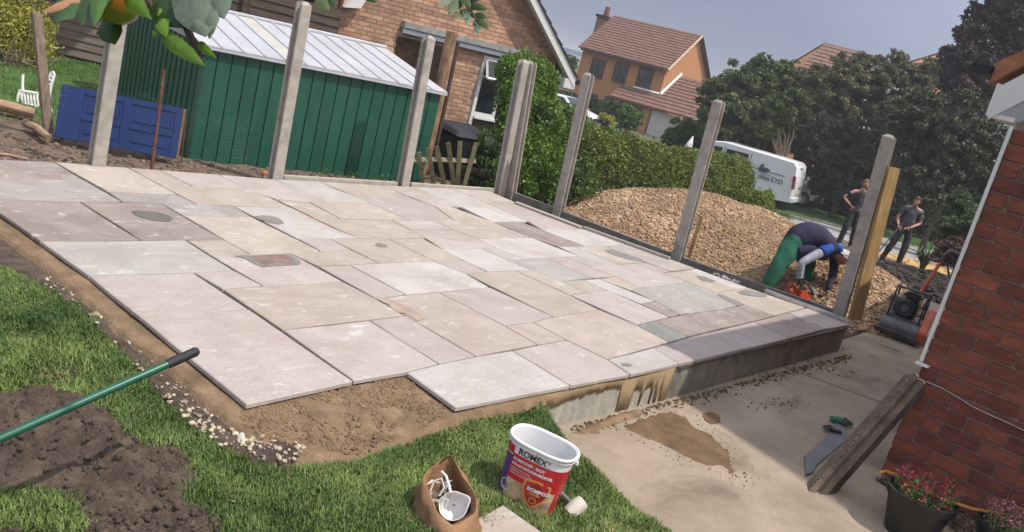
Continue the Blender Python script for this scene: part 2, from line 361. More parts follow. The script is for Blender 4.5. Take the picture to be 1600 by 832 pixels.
# pale chalk and stone rubble on the soil strip
m_chalk = mat('pale flint chips', (.44, .375, .28), rough=.9, var=.2, scale=20, island=.35)
pts = []; rad = []
for _ in range(9000):
    px = rnd.uniform(60, 490); py = rnd.uniform(400, 735); p = g(px, py, -.075)
    if inpoly(p.x, p.y, RUB):
        w_ = 1.0 if py > 600 else .25
        if rnd.random() < w_ * (.25 + .9 * max(0, fbm(p.x, p.y, 6, 2) + .2)): pts.append((p.x, p.y, rub_z(p.x, p.y) + .004)); rad.append(.004 + .015 * rnd.random() ** 2)
tag(stones('flint_rubble', np.array(pts), np.array(rad), m_chalk), 'pale stone chips scattered on the soil beside the patio edge', 'stone chips')
for (px, py, r, lb) in ((376, 688, .032, 'largest white flint lying on the rubble below the patio corner'), (202, 540, .022, 'flat white flint high on the soil strip beside the patio'), (330, 636, .026, 'rounded pale stone on the rubble near the black grip')):
    p = g(px, py, -.08)
    P_, f_ = icos([(p.x, p.y, rub_z(p.x, p.y) + .008)], [r], flat=(1.25, .8, .45)); o = M().add([tuple(v) for v in P_[0]], f_).build('flint_stone', mat('white flint', (.62, .60, .55), rough=.6, var=.2, scale=30), bevel=r * .12)
    tag(o, lb, 'stone')
# ------------------------------------------------------------------ grass blades
def blades(name, P_in, zf, n, hgt, material, excl=(), label='', dense=None, lean=.5, bounds=None):
    xs = []; tries = 0
    x0, x1, y0, y1 = bounds or (min(p[0] for p in P_in), max(p[0] for p in P_in), min(p[1] for p in P_in), max(p[1] for p in P_in))
    rr = random.Random(5)
    while len(xs) < n and tries < n * 8:
        tries += 1; x = rr.uniform(x0, x1); y = rr.uniform(y0, y1)
        if not inpoly(x, y, P_in): continue
        if any(inpoly(x, y, e) and pdist(x, y, e) > rr.random() ** 2 * .10 for e in excl): continue
        if dense and rr.random() > dense(x, y): continue
        xs.append((x, y, zf(x, y)))
    c = np.array(xs); n = len(c); rs = np.random.RandomState(11)
    cl = np.array([fbm(a[0], a[1], 3.2, 2, 4.) for a in xs]); an = np.array([fbm(a[0], a[1], 2.4, 2, 14.) for a in xs]) * 9 + rs.normal(0, 1.7, n)
    h = hgt * (.55 + .6 * rs.uniform(0, 1, n)) * (1 + .7 * np.clip(cl, -.6, .8))
    d = np.stack([np.cos(an), np.sin(an), np.zeros(n)], 1); s = np.stack([-np.sin(an), np.cos(an), np.zeros(n)], 1) * (.0022 + .0016 * rs.uniform(0, 1, n))[:, None]
    l = (lean * (.4 + rs.uniform(0, 1, n)))[:, None]; up = np.array([0, 0, 1.]); H = h[:, None]
    mid = c + up * H * .55 + d * H * .22 * l * 1.6; tip = c + up * H * (1 - .32 * l) + d * H * l * 1.1
    q = np.stack([c - s, c + s, mid + s * .85, mid - s * .85], 1); t = np.stack([mid - s * .85, mid + s * .85, tip], 1)
    v = np.concatenate([c - s, c + s, mid + s * .85, mid - s * .85, tip]).astype(np.float32)
    i = np.arange(n); F4 = np.stack([i, i + n, i + 2 * n, i + 3 * n], 1); F3 = np.stack([i + 3 * n, i + 2 * n, i + 4 * n], 1)
    me = bpy.data.meshes.new(name); me.vertices.add(5 * n); me.vertices.foreach_set('co', v.ravel())
    me.loops.add(7 * n); me.loops.foreach_set('vertex_index', np.concatenate([F4.ravel(), F3.ravel()]).astype(np.int32))
    me.polygons.add(2 * n); me.polygons.foreach_set('loop_start', np.concatenate([np.arange(0, 4 * n, 4), 4 * n + np.arange(0, 3 * n, 3)]).astype(np.int32))
    me.update(calc_edges=True); me.materials.append(material)
    return tag(link(name, me, None, 'stuff'), label, 'grass')
m_blade = mat('grass blades', (.172, .228, .072), rough=.55, var=.45, scale=1.6, island=.42, trans=.28, dark=(.06, .125, .03), spec=.3, contrast=(.38, .64))
m_dry = mat('dry grass blades', (.33, .31, .13), rough=.7, var=.2, scale=2, island=.3, trans=.2)
vis = G2([(-60, 340), (420, 640), (900, 620), (1140, 860), (900, 900), (0, 900), (-160, 880)], -.1)
vb = (min(p[0] for p in vis), max(p[0] for p in vis), min(p[1] for p in vis), max(p[1] for p in vis))
CLEAR = [(g(832, 775, -.16), .145), (g(697, 835, -.16), .15)]
ex = [[(x, y) for x, y in P] for P in HEAPS] + [RUB, SAND] + [[(c.x + r * math.cos(a * PI / 5), c.y + r * math.sin(a * PI / 5)) for a in range(10)] for c, r in CLEAR] + [G2([(786, 792), (870, 850), (700, 980), (600, 880), (700, 836)], -.1)]
def dn(x, y): return 1.0
blades('grass', LAWN, lawn_z, 190000, .040, m_blade, excl=ex, label='green lawn grass growing in front of and beside the patio', bounds=vb, dense=lambda x, y: max(.18, min(1, 1 + 3.2 * (fbm(x, y, 2.1, 4, 21.) + .12))))
blades('dry_grass', LAWN, lawn_z, 46000, .034, m_dry, excl=ex, label='straw coloured dry grass mixed into the lawn near the bucket', bounds=vb, lean=.9,
       dense=lambda x, y: max(0.06, fbm(x, y, 2.5, 2, 30.) * 1.8) * (1.8 if x > 2.6 else .25))
# ------------------------------------------------------------------ concrete yard with panels
YARD = G2([(838, 640), (900, 655), (1325, 545), (1350, 535), (1425, 545), (1475, 560), (1440, 590), (1375, 742), (1200, 842), (1100, 930), (960, 780), (880, 690)], -.3)
def yard_panels():
    base = M(); zz = -.33
    base.poly([(4.1, -1, zz), (6.5, -1, zz), (6.56, 1.35, zz), (12.2, 1.0, zz), (12.2, 3.05, zz), (4.1, 3.05, zz)])
    base.build('yard_bed', m_earth, kind='structure')
    j1a, j1b = g(1190, 562, -.3), g(1368, 626, -.3)      # the straight joint across the yard
    d = (j1b - j1a); k1 = j1a - d * 1.0; k2 = j1b + d * 1.3
    def xat(y): return j1a.x + d.x * (y - j1a.y) / d.y
    e = .009
    jb = g(1250, 800, -.3)
    P1 = [(3.2, -1), (6.05, -1), (6.3, .25), (6.44, 1.30), (xat(1.37) - e, 1.37), (xat(2.92) - e, 2.92), (3.2, 2.92)]
    P2 = [(xat(1.37) + e, 1.37), (11.5, 1.40), (11.35, 3.0), (xat(2.92) + e, 2.92)]
    P3 = []
    root = thing('concrete_yard', 'shaded concrete yard slab one step below the patio', 'concrete yard', (7, 2, -.4)); root['kind'] = 'structure'; del root['category']
    for P in (P1, P2):
        def zf(x, y): return -.30 + .004 * fbm(x, y, 1.2)
        m = M(); top = [(x, y, -.3) for x, y in P]; m.hexa([(x, y, -.36) for x, y in P], top)
        m.build('concrete_panel', m_concrete, root, bevel=.006)
yard_panels()
# sand spill, smears and debris on the yard
def blotch(name, pts, z, material, label, cat, th=.004, jit=.03, sub=5, dome=0.0, parent=None, lip=.012):
    P = []; n = len(pts)
    for i in range(n):
        a = Vector(g(*pts[i], z)); b = Vector(g(*pts[(i + 1) % n], z))
        for k in range(sub):
            p = a.lerp(b, k / sub); P.append(Vector((p.x + rnd.uniform(-jit, jit) * .5, p.y + rnd.uniform(-jit, jit) * .5, z + th)))
    c = sum(P, Vector()) / len(P)
    if dome:
        Q = [(p.x, p.y) for p in P]
        def zf(x, y):
            dd = max(0, pdist(x, y, Q)); return z + .003 + min(dome, dd * .35) * (1 + .8 * fbm(x, y, 12, 3)) + .004 * fbm(x, y, 30, 2)
        o = field(name, Q, .02, zf, material, kind=None)
    else:
        m = M(); Z = [p - Vector((0, 0, th - .0005)) for p in P]; m.hexa(Z, P); o = m.build(name, material, parent)
    if label: tag(o, label, cat)
    return o
m_wet = mat('wet sand smear', (.155, .095, .048), rough=.9, var=.22, scale=9, bump=.5, bscale=60)
SPILL = [(1000, 650), (1045, 640), (1075, 652), (1090, 668), (1118, 680), (1140, 705), (1150, 718), (1146, 722), (1157, 738), (1155, 749), (1142, 748), (1132, 738), (1126, 730), (1108, 733), (1080, 722), (1048, 704), (1020, 690), (985, 675), (962, 665)]
SPW = G2(SPILL, -.3)
def spill_z(x, y):
    d = pdist(x, y, SPW) + .05 * fbm(x, y, 6, 4, 3.); return -.3045 + .010 * min(1, max(-.2, d / .07)) + .0035 * fbm(x, y, 14, 4) + .002 * fbm(x, y, 40, 2)
SPO = [(sum(p[0] for p in SPW) / len(SPW) + (p[0] - sum(q[0] for q in SPW) / len(SPW)) * 1.12, sum(p[1] for p in SPW) / len(SPW) + (p[1] - sum(q[1] for q in SPW) / len(SPW)) * 1.14) for p in SPW]
tag(field('sand_spill', SPO, .012, spill_z, m_wet, kind=None, skirt=.01), 'brown sand and slurry spill on the yard below the patio step', 'sand spill')
pts = []; rad = []
for _ in range(900):
    x = rnd.uniform(min(p[0] for p in SPO) - .1, max(p[0] for p in SPO) + .1); y = rnd.uniform(min(p[1] for p in SPO) - .1, max(p[1] for p in SPO) + .1); d = pdist(x, y, SPW)
    if -.12 < d and rnd.random() < (.9 if d < 0.03 else .35): pts.append((x, y, -.297)); rad.append(.0015 + .006 * rnd.random() ** 3)
tag(stones('sand_grains', np.array(pts), np.array(rad), m_wet), 'small grains of wet sand round the brown spill', 'sand grains')
blotch('sand_smear', [(1098, 648), (1110, 644), (1125, 651), (1126, 662), (1112, 664), (1100, 657)], -.3, m_wet, 'small round wet smear on the shaded yard right of the sand spill', 'wet smear', th=.0045, jit=.015)
blotch('sand_smear', [(895, 672), (940, 655), (990, 640), (1012, 640), (1000, 655), (975, 662), (950, 672), (935, 680), (905, 682)], -.3, m_sand, 'ragged sandy smear at the foot of the pale wall face', 'sand smear', th=.006, jit=.03, dome=.015)
# crumbs along the foot of the step wall
pts = []; rad = []
for _ in range(900):
    t = rnd.random() ** .8; px = 890 + 440 * t; py = 668 - 116 * t + abs(rnd.gauss(0, 7)) + 1
    p = g(px, py, -.3); pts.append((p.x, p.y, -.296)); rad.append(.004 + .014 * rnd.random() ** 3)
for _ in range(260):
    p = g(rnd.uniform(1130, 1340), rnd.uniform(545, 590), -.3); pts.append((p.x, p.y, -.297)); rad.append(.003 + .012 * rnd.random() ** 3)
for _ in range(60):
    p = g(1180 + rnd.gauss(0, 22) + 35, 632 + rnd.gauss(0, 6) + 4, -.3); pts.append((p.x, p.y, -.297)); rad.append(.003 + .009 * rnd.random() ** 2)
tag(stones('mortar_crumbs', np.array(pts), np.array(rad), mat('dark crumbs', (.12, .085, .055), rough=1, var=.3, scale=20, island=.3)), 'dark crumbs of mortar and soil along the foot of the step wall', 'crumbs')
# lower left corner of yard against pots: soil and stone strip
BED = G2([(1378, 738), (1345, 762), (1290, 800), (1215, 840), (1190, 900), (1500, 1100), (1560, 830)], -.3)
BED = [(6.35, 1.33), (6.30, .95), (5.9, .45), (5.5, -.9), (6.54, -.9), (6.54, 1.36)]
field('flower_bed', [(x + .0, y) for x, y in BED], .03, lambda x, y: -.286 + .01 * fbm(x, y, 9), m_earth)
pts = []; rad = []
for _ in range(1500):
    x = rnd.uniform(5.5, 6.56); y = rnd.uniform(-.3, 1.36)
    if inpoly(x, y, BED): pts.append((x, y, -.28)); rad.append(.006 + .016 * rnd.random() ** 2)
tag(stones('bed_gravel', np.array(pts), np.array(rad), mat('dark shingle', (.15, .105, .075), rough=.8, var=.3, scale=20, island=.45)), 'dark shingle in the bed beside the flower pots', 'gravel')
# ------------------------------------------------------------------ soil behind the patio
BACK = G2([(-120, 262), (85, 258), (430, 283), (783, 303)], -.02) + [(10.6, 8.9), (9.6, 9.6), (5, 10.4), (0.2, 11.8), (-3, 11.6)]
def back_z(x, y):
    d = y - 7.7
    left = max(0, min(1, (5.2 - x) / 2.5))
    return -.05 - .09 * min(1, max(0, d) / .9) + .05 * fbm(x, y, 2.2, 4) + .02 * fbm(x, y, 11, 3) + left * .12 * max(0, fbm(x, y, 1.1, 2, 3) + .3) - (0.03 if d < .2 else 0)
field('soil_bed', BACK, .05, back_z, mat('dug border soil', (.17, .12, .09), rough=1, var=.3, scale=7, bump=1, bscale=35))
pts = []; rad = []
for _ in range(2500):
    x = rnd.uniform(0.5, 8.6); y = rnd.uniform(7.85, 9.5)
    if inpoly(x, y, BACK): pts.append((x, y, back_z(x, y) + .005)); rad.append(.008 + .03 * rnd.random() ** 3)
tag(stones('soil_lumps', np.array(pts), np.array(rad), mat('soil lumps', (.19, .135, .10), rough=1, var=.3, scale=9, island=.4)), 'lumps of dug soil in the border behind the patio', 'soil lumps')
# grass patch behind, between shrub and shed
BG = G2([(-200, 120), (40, 195), (85, 210), (150, 130), (150, 40), (-200, -40)], -.1)
BG = [(-6, 11.0), (0, 11.0), (3.2, 10.3), (4.3, 9.6), (5.0, 9.3), (5.9, 12), (9, 16.5), (3, 19), (-8, 17)]
def bg_z(x, y): return -.11 + .03 * fbm(x, y, .8)
field('back_lawn', BG, .15, bg_z, m_verge)
blades('back_grass', BG, bg_z, 30000, .055, mat('sunny grass', (.15, .24, .055), rough=.6, var=.3, scale=2, island=.3, trans=.3), label='bright green grass behind the white chair and shed', bounds=(2, 8.8, 9, 16))
# ------------------------------------------------------------------ beyond the patio right: gravelly ground, path, verge
def band(name, px, z0, material, step=.25, dz=.02, kind='structure'):
    P = []
    for (x, y) in px:
        # march along the ray to the terrain
        lo, hi = 5., 90.
        d = ray(x, y)
        for _ in range(40):
            mi = (lo + hi) / 2; q = CAM + d * mi
            if q.z > terr(q.x, q.y): lo = mi
            else: hi = mi
        q = CAM + d * lo; P.append((q.x, q.y))
    return field(name, P, step, lambda x, y: terr(x, y) + dz + .012 * fbm(x, y, 1.5), material, kind=kind), P
_, PV = band('grass_verge', [(1195, 330), (1240, 295), (1330, 310), (1450, 335), (1540, 350), (1540, 400), (1440, 392), (1380, 374), (1290, 350), (1220, 345)], 0, m_verge, dz=.03)
band('footpath', [(1225, 332), (1290, 346), (1380, 371), (1440, 388), (1540, 410), (1540, 425), (1440, 408), (1400, 408), (1300, 372), (1230, 350)], 0, m_path, dz=.045)
blades('verge_grass', PV, lambda x, y: terr(x, y) + .03, 26000, .10, mat('verge grass', (.07, .17, .03), rough=.6, var=.35, scale=.6, island=.35, trans=.25), label='short green grass on the verge behind the standing people')
band('dug_ground', [(1180, 400), (1300, 372), (1400, 406), (1540, 420), (1540, 560), (1330, 560), (1180, 480)], 0, mat('shaded dug ground', (.10, .078, .062), rough=1, var=.3, scale=4, bump=1, bscale=25), step=.12, dz=.06)
# ------------------------------------------------------------------ patio slabs
def slab_mat(name, c1, c2, c3=None, rough=.72, sc=2.4):
    m = bpy.data.materials.new(name); m.use_nodes = True; N = m.node_tree.nodes; L = m.node_tree.links; b = N['Principled BSDF']
    b.inputs['Roughness'].default_value = rough; b.inputs['Specular IOR Level'].default_value = .35
    tc = N.new('ShaderNodeTexCoord'); oi = N.new('ShaderNodeObjectInfo'); cb = N.new('ShaderNodeCombineXYZ'); [L.new(oi.outputs['Random'], cb.inputs[i]) for i in range(3)]
    sc_ = N.new('ShaderNodeVectorMath'); sc_.operation = 'SCALE'; sc_.inputs['Scale'].default_value = 53; L.new(cb.outputs[0], sc_.inputs[0])
    ad = N.new('ShaderNodeVectorMath'); L.new(tc.outputs['Object'], ad.inputs[0]); L.new(sc_.outputs[0], ad.inputs[1])
    n1 = N.new('ShaderNodeTexNoise'); n1.inputs['Scale'].default_value = sc; n1.inputs['Detail'].default_value = 5; n1.inputs['Distortion'].default_value = 1.2; L.new(ad.outputs[0], n1.inputs[0])
    r1 = N.new('ShaderNodeValToRGB'); r1.color_ramp.elements[0].position = .36; r1.color_ramp.elements[0].color = (*c1, 1); r1.color_ramp.elements[1].position = .64; r1.color_ramp.elements[1].color = (*c2, 1); L.new(n1.outputs[0], r1.inputs[0])
    # pale riven streaks of cement bloom
    mp = N.new('ShaderNodeMapping'); mp.inputs['Scale'].default_value = (2.0, 5.5, 1); mp.inputs['Rotation'].default_value = (0, 0, .5); L.new(ad.outputs[0], mp.inputs[0])
    n2 = N.new('ShaderNodeTexNoise'); n2.inputs['Scale'].default_value = 2.2; n2.inputs['Detail'].default_value = 9; n2.inputs['Roughness'].default_value = .72; n2.inputs['Distortion'].default_value = .8; L.new(mp.outputs[0], n2.inputs[0])
    r2 = N.new('ShaderNodeValToRGB'); r2.color_ramp.elements[0].position = .575; r2.color_ramp.elements[0].color = (0, 0, 0, 1); r2.color_ramp.elements[1].position = .64; r2.color_ramp.elements[1].color = (.75, .75, .75, 1); L.new(n2.outputs[0], r2.inputs[0])
    mx = N.new('ShaderNodeMixRGB'); L.new(r2.outputs[0], mx.inputs[0]); L.new(r1.outputs[0], mx.inputs[1]); mx.inputs[2].default_value = (.62, .58, .56, 1)
    # fine grain
    n3 = N.new('ShaderNodeTexNoise'); n3.inputs['Scale'].default_value = 60; n3.inputs['Detail'].default_value = 6; L.new(ad.outputs[0], n3.inputs[0])
    mg = N.new('ShaderNodeMixRGB'); mg.blend_type = 'MULTIPLY'; mg.inputs[0].default_value = .35; L.new(mx.outputs[0], mg.inputs[1])
    r3 = N.new('ShaderNodeValToRGB'); r3.color_ramp.elements[0].position = .3; r3.color_ramp.elements[0].color = (.6, .6, .6, 1); r3.color_ramp.elements[1].position = .6; r3.color_ramp.elements[1].color = (1, 1, 1, 1); L.new(n3.outputs[0], r3.inputs[0]); L.new(r3.outputs[0], mg.inputs[2])
    hs = N.new('ShaderNodeHueSaturation'); mr = N.new('ShaderNodeMapRange'); mr.inputs['To Min'].default_value = .93; mr.inputs['To Max'].default_value = 1.07; L.new(oi.outputs['Random'], mr.inputs['Value']); L.new(mr.outputs[0], hs.inputs['Value']); L.new(mg.outputs[0], hs.inputs['Color'])
    # mud and dust trodden over the whole patio, in patches
    tg = N.new('ShaderNodeNewGeometry'); n4 = N.new('ShaderNodeTexNoise'); n4.inputs['Scale'].default_value = 1.1; n4.inputs['Detail'].default_value = 9; n4.inputs['Roughness'].default_value = .7; n4.inputs['Distortion'].default_value = .6; L.new(tg.outputs['Position'], n4.inputs[0])
    r4 = N.new('ShaderNodeValToRGB'); r4.color_ramp.elements[0].position = .46; r4.color_ramp.elements[0].color = (0, 0, 0, 1); r4.color_ramp.elements[1].position = .72; r4.color_ramp.elements[1].color = (.55, .55, .55, 1); L.new(n4.outputs[0], r4.inputs[0])
    mm = N.new('ShaderNodeMixRGB'); mm.inputs[2].default_value = (.33, .255, .205, 1); L.new(r4.outputs[0], mm.inputs[0]); L.new(hs.outputs[0], mm.inputs[1]); L.new(mm.outputs[0], b.inputs['Base Color'])
    bp = N.new('ShaderNodeBump'); bp.inputs['Strength'].default_value = .8; bp.inputs['Distance'].default_value = .008; L.new(n2.outputs[0], bp.inputs['Height'])
    b2 = N.new('ShaderNodeBump'); b2.inputs['Strength'].default_value = .3; b2.inputs['Distance'].default_value = .002; L.new(n3.outputs[0], b2.inputs['Height']); L.new(bp.outputs[0], b2.inputs['Normal']); L.new(b2.outputs[0], b.inputs['Normal'])
    return m
SM = dict(
    B=slab_mat('buff sandstone', (.41, .355, .305), (.475, .415, .36)),
    L=slab_mat('lilac sandstone', (.42, .365, .34), (.475, .42, .395)),
    W=slab_mat('bleached sandstone', (.46, .425, .405), (.53, .495, .475)),
    P=slab_mat('pink buff sandstone', (.40, .335, .295), (.46, .395, .35)),
    G=slab_mat('grey blue sandstone', (.365, .345, .325), (.435, .41, .385)),
    D=slab_mat('dark grey sandstone', (.22, .225, .215), (.30, .30, .29)),
    M=slab_mat('mauve brown sandstone', (.255, .21, .19), (.335, .285, .26)),
    Y=slab_mat('golden buff sandstone', (.40, .345, .29), (.46, .40, .345)),
    X=slab_mat('slate blue sandstone', (.32, .295, .285), (.40, .37, .36)))
SL = [
 ('M', (-90, 246), (85, 253), (132, 282), (-60, 276)), ('X', (-60, 276), (132, 282), (190, 315), (123, 315), (-20, 310.5)), ('M', (-31, 311), (123, 315), (219, 375.5), (62, 377)),
 ('B', (85, 253), (200, 262), (276, 303.5), (167, 299)), ('X', (167, 299), (276, 303.5), (309, 319.5), (190, 315)), ('M', (124, 315), (253, 318), (315, 355), (187, 353.5)),
 ('M', (187, 353.5), (315, 355), (351, 375), (219, 375.5)), ('G', (62, 377), (290, 375.6), (366, 423), (302.5, 426), (138, 431)), ('L', (302.5, 426), (366, 423), (411, 447), (347.5, 452)),
 ('B', (291, 375.6), (351, 375), (390, 397), (327.5, 398)), ('L', (327.5, 398), (390, 397), (452, 395), (535, 440), (411, 447)), ('L', (138, 431), (302.5, 426), (389, 483), (219, 496.5)),
 ('L', (219, 496.5), (389, 483), (553, 596), (385, 633)), ('P', (347.5, 452), (411, 447), (535, 440), (585, 465.6), (633, 493.5), (441, 515.5)), ('L', (441, 515.5), (577, 501), (686, 569), (635, 582), (553, 596)),
 ('L', (577, 501), (633, 493.5), (743, 557), (686, 569)), ('P', (585, 465.6), (634, 460.8), (685, 456.5), (788, 508.5), (840, 538.5), (743, 557)), ('L', (685, 456.5), (765, 449), (864.5, 495), (833, 503.5), (788.5, 508.6)),
 ('P', (788.5, 508.7), (833, 503.6), (885, 531.3), (840, 538.7)), ('P', (833, 503.6), (864, 495), (936, 484), (995, 508), (1046, 535), (949, 561.4), (885, 531.3)), ('L', (496, 415.6), (546, 413.7), (634, 460.6), (585, 465.6)),
 ('W', (546, 413.7), (593, 411.3), (677, 407.8), (729, 428), (765, 449), (634, 460.6)), ('B', (452, 395), (501, 392.5), (551, 391.4), (593, 411.3), (496, 415.6)), ('L', (465, 373), (516, 373.2), (551, 391.4), (501, 392.5)),
 ('B', (287, 337.6), (392, 338.3), (500, 392), (452, 395), (390, 397)), ('X', (253, 318), (309, 319.5), (365, 322.6), (392, 338.3), (287, 337.6)), ('W', (365, 322.6), (455, 324.6), (518, 355.3), (432, 356.5)),
 ('W', (432, 356.5), (518, 355.3), (560, 372.6), (465, 373)), ('B', (200, 262), (250, 266), (300, 291), (253.5, 291)), ('B', (253.5, 291), (300, 291), (382, 294.5), (394, 296.5), (455, 324.6), (309, 319.5)),
 ('L', (250, 266), (341, 273), (382, 294.5), (300, 291)), ('L', (341, 273), (431, 280.5), (507, 314.3), (482, 315), (430, 311), (382, 294.5)), ('P', (432, 312), (481, 315), (531, 341.5), (490, 340.5)),
 ('B', (482, 315), (507, 314.3), (579, 317.3), (640, 344.6), (531, 341.5)), ('B', (490, 340.5), (612, 344.4), (641, 358.6), (666, 371.5), (605, 372.7), (560, 372.6)), ('W', (612, 344.4), (679, 345), (708, 358.8), (641, 358.6)),
 ('L', (641, 358.6), (708, 358.8), (746, 373.4), (780, 388.7), (690, 388.6), (664, 371.5)), ('B', (708, 358.8), (795, 358), (830, 371.3), (746, 373.4)), ('Y', (516, 373.2), (605, 372.8), (677, 407.8), (593, 411.3)),
 ('Y', (605, 372.8), (660, 372.3), (722, 406.2), (677, 407.8)), ('W', (692, 388.6), (752, 389), (830, 422.3), (761, 424.2), (722, 406.2), (690, 389.5)), ('G', (752, 389), (780, 388.7), (819, 404), (791, 406)),
 ('L', (677, 407.8), (722, 406.2), (761, 424.2), (729, 428)), ('B', (729, 428), (761, 424.2), (806, 423.2), (890, 461.2), (936, 484.2), (864.5, 495)), ('B', (806, 423.2), (830, 422.3), (877, 439.5), (916, 457.4), (890, 461.2)),
 ('G', (791, 406), (819, 404), (853, 403), (928, 434.2), (877, 439.5), (830, 422.3)), ('W', (746, 373.4), (830, 371.3), (903, 399.8), (881, 401.5), (819, 404), (780, 388.7)), ('L', (853, 403), (881, 401.5), (960, 432.2), (928, 434.2)),
 ('L', (881, 401.5), (903, 399.8), (943, 414), (920, 416.2)), ('W', (872, 385.3), (895, 385), (966, 412.8), (943, 414), (903, 399.8)), ('M', (768, 346.5), (812, 346), (848, 359.5), (912, 384), (872, 385.3), (830, 371.3)),
 ('B', (895, 385), (941, 383.8), (1008, 410.4), (966, 412.8)), ('L', (990, 411.9), (1008, 410.4), (1047, 424.2), (1036, 426.5)), ('L', (941, 383.8), (981, 381.5), (1087, 419.8), (1047, 424.2)),
 ('W', (848, 359.5), (912, 358.3), (981, 381.5), (941, 383.8), (912, 384)), ('L', (803, 336.3), (857, 335.5), (912, 358.3), (848, 359.5), (825, 346)), ('W', (721, 323.7), (775, 324), (825, 346), (768, 346.5)),
 ('L', (757, 316), (803, 315.6), (857, 335.5), (803, 336.3), (775, 324)), ('B', (594, 289.8), (647, 291.7), (672, 301.4), (620, 300)), ('L', (620, 300), (672, 301.4), (726, 323.3), (678, 321.5)),
 ('B', (678, 321.5), (704, 322.5), (768, 346.5), (795, 358), (748, 358.5), (711, 344.8)), ('L', (679, 345), (711, 344.8), (748, 358.5), (708, 358.8)), ('L', (556, 307.5), (643, 309.6), (678, 321.5), (711, 344.8), (640, 344.6), (579, 317.3)),
 ('B', (499, 284), (594, 289.8), (643, 309.6), (556, 307.5)), ('W', (431, 280.5), (499, 284), (521, 294), (459, 293.2)), ('W', (459, 293.2), (521, 294), (556, 307.5), (579, 317.3), (507, 314.3)),
 ('W', (647, 291.7), (703, 294.5), (757, 316), (775, 324), (721, 323.7)), ('L', (703, 294.5), (765, 299), (803, 315.6), (757, 316)), ('L', (891.5, 461.3), (916, 457.4), (950, 454), (1046, 495.8), (995, 507.5)),
 ('W', (910, 437.3), (935.6, 436), (1023.5, 471), (1000, 474.6), (950, 454)), ('M', (1000, 474.6), (1023.5, 471), (1063, 491.5), (1046, 495.8)), ('B', (877, 439.5), (910, 437.3), (950, 454), (916, 457.4)),
 ('B', (936, 436), (960, 432.2), (1001, 450), (985.5, 453.2)), ('L', (920, 416.2), (943, 414), (991, 412), (1036, 426.5), (1073.5, 441), (1001, 450), (960, 432.2)), ('Y', (1036, 426.5), (1074, 422.3), (1150, 452.3), (1121, 457.7)),
 ('W', (1074, 422.3), (1087, 419.8), (1168, 449.5), (1150, 452.3)), ('G', (985.5, 453.2), (1001, 450), (1073.5, 441), (1121, 457.7), (1163, 475.8), (1129, 483.5), (1063, 491.5), (1023.5, 471)), ('Y', (1121, 457.7), (1150, 452.3), (1168, 449.5), (1259, 481), (1211, 493.2), (1163, 475.8)),
 ('M', (1129, 483.6), (1163, 475.9), (1211, 493.2), (1175, 502.8)), ('M', (1074, 491), (1129, 483.6), (1175, 502.8), (1127, 512.8)), ('M', (1023, 501.8), (1074, 491), (1127, 512.8), (1075, 525.8)), ('D', (995.5, 507.8), (1023, 501.8), (1075, 525.8), (1046, 534.8)),
 ('W', (635, 582), (686, 569), (743, 557), (801, 548), (892, 603), (712, 638)), ('L', (801, 548), (840, 539), (885, 531.6), (949, 561.6), (985, 585.5), (892, 603)), ('W', (949, 561.6), (1021, 543.6), (1062, 568.7), (986, 585.6)),
 ('L', (1021, 543.6), (1105, 520.4), (1156, 547), (1062, 568.7)), ('L', (1105, 520.4), (1177, 503), (1232, 529.4), (1156, 547)), ('M', (1177, 503), (1232, 488.4), (1291, 514), (1232, 529.4)), ('L', (1232, 488.4), (1260, 481.4), (1329, 507.5), (1291, 514))]
patio = thing('patio', 'large patio of mixed pale sandstone slabs on a raised base', 'patio', (6, 5, -.1))
def inset(P, d):
    n = len(P); out = []
    area = sum(P[i - 1][0] * P[i][1] - P[i][0] * P[i - 1][1] for i in range(n)); s = 1 if area > 0 else -1
    for i in range(n):
        a, b, c = Vector(P[i - 1]), Vector(P[i]), Vector(P[(i + 1) % n])
        n1 = Vector((-(b - a).y, (b - a).x)).normalized() * s; n2 = Vector((-(c - b).y, (c - b).x)).normalized() * s
        k = (n1 + n2); k = k / max(.35, k.dot(n1)) if k.length > 1e-6 else n1
        out.append(b + k * d)
    return out
SLABW = []
for si, s in enumerate(SL):
    P = [(g(x, y).x, g(x, y).y) for x, y in s[1:]]; SLABW.append(P)
    Q = inset(P, .0048 + .003 * rnd.random())
    # riven edges: a few extra points along each side
    R_ = []; n = len(Q)
    for i in range(n):
        a, b = Q[i], Q[(i + 1) % n]; Ln = (b - a).length; k = max(1, min(4, int(Ln / .28))); nrm = Vector((-(b - a).y, (b - a).x)).normalized()
        for j in range(k):
            p = a.lerp(b, j / k)
            if j: p = p + nrm * rnd.uniform(-.005, .005)
            R_.append(p)
    dz = rnd.uniform(-.0012, .0012); tx, ty = rnd.uniform(-.0012, .0012), rnd.uniform(-.0012, .0012)
    c = sum(R_, Vector((0, 0))) / len(R_)
    def Z(p): return dz + (p - c).x * tx + (p - c).y * ty
    area = sum(R_[i - 1].x * R_[i].y - R_[i].x * R_[i - 1].y for i in range(len(R_)))
    if area < 0: R_ = R_[::-1]
    top = [Vector((*(p + (c - p).normalized() * .006), Z(p))) for p in R_]; mid = [Vector((*p, Z(p) - .005)) for p in R_]; bot = [Vector((*p, Z(p) - .025)) for p in R_]
    k = len(R_); m = M(); F = [tuple(range(2 * k, 3 * k)), tuple(range(k - 1, -1, -1))]
    for i in range(k):
        j = (i + 1) % k; F += [(i, j, k + j, k + i), (k + i, k + j, 2 * k + j, 2 * k + i)]
    m.add(bot + mid + top, F); o = m.build('paving_slab', SM[s[0]], patio)
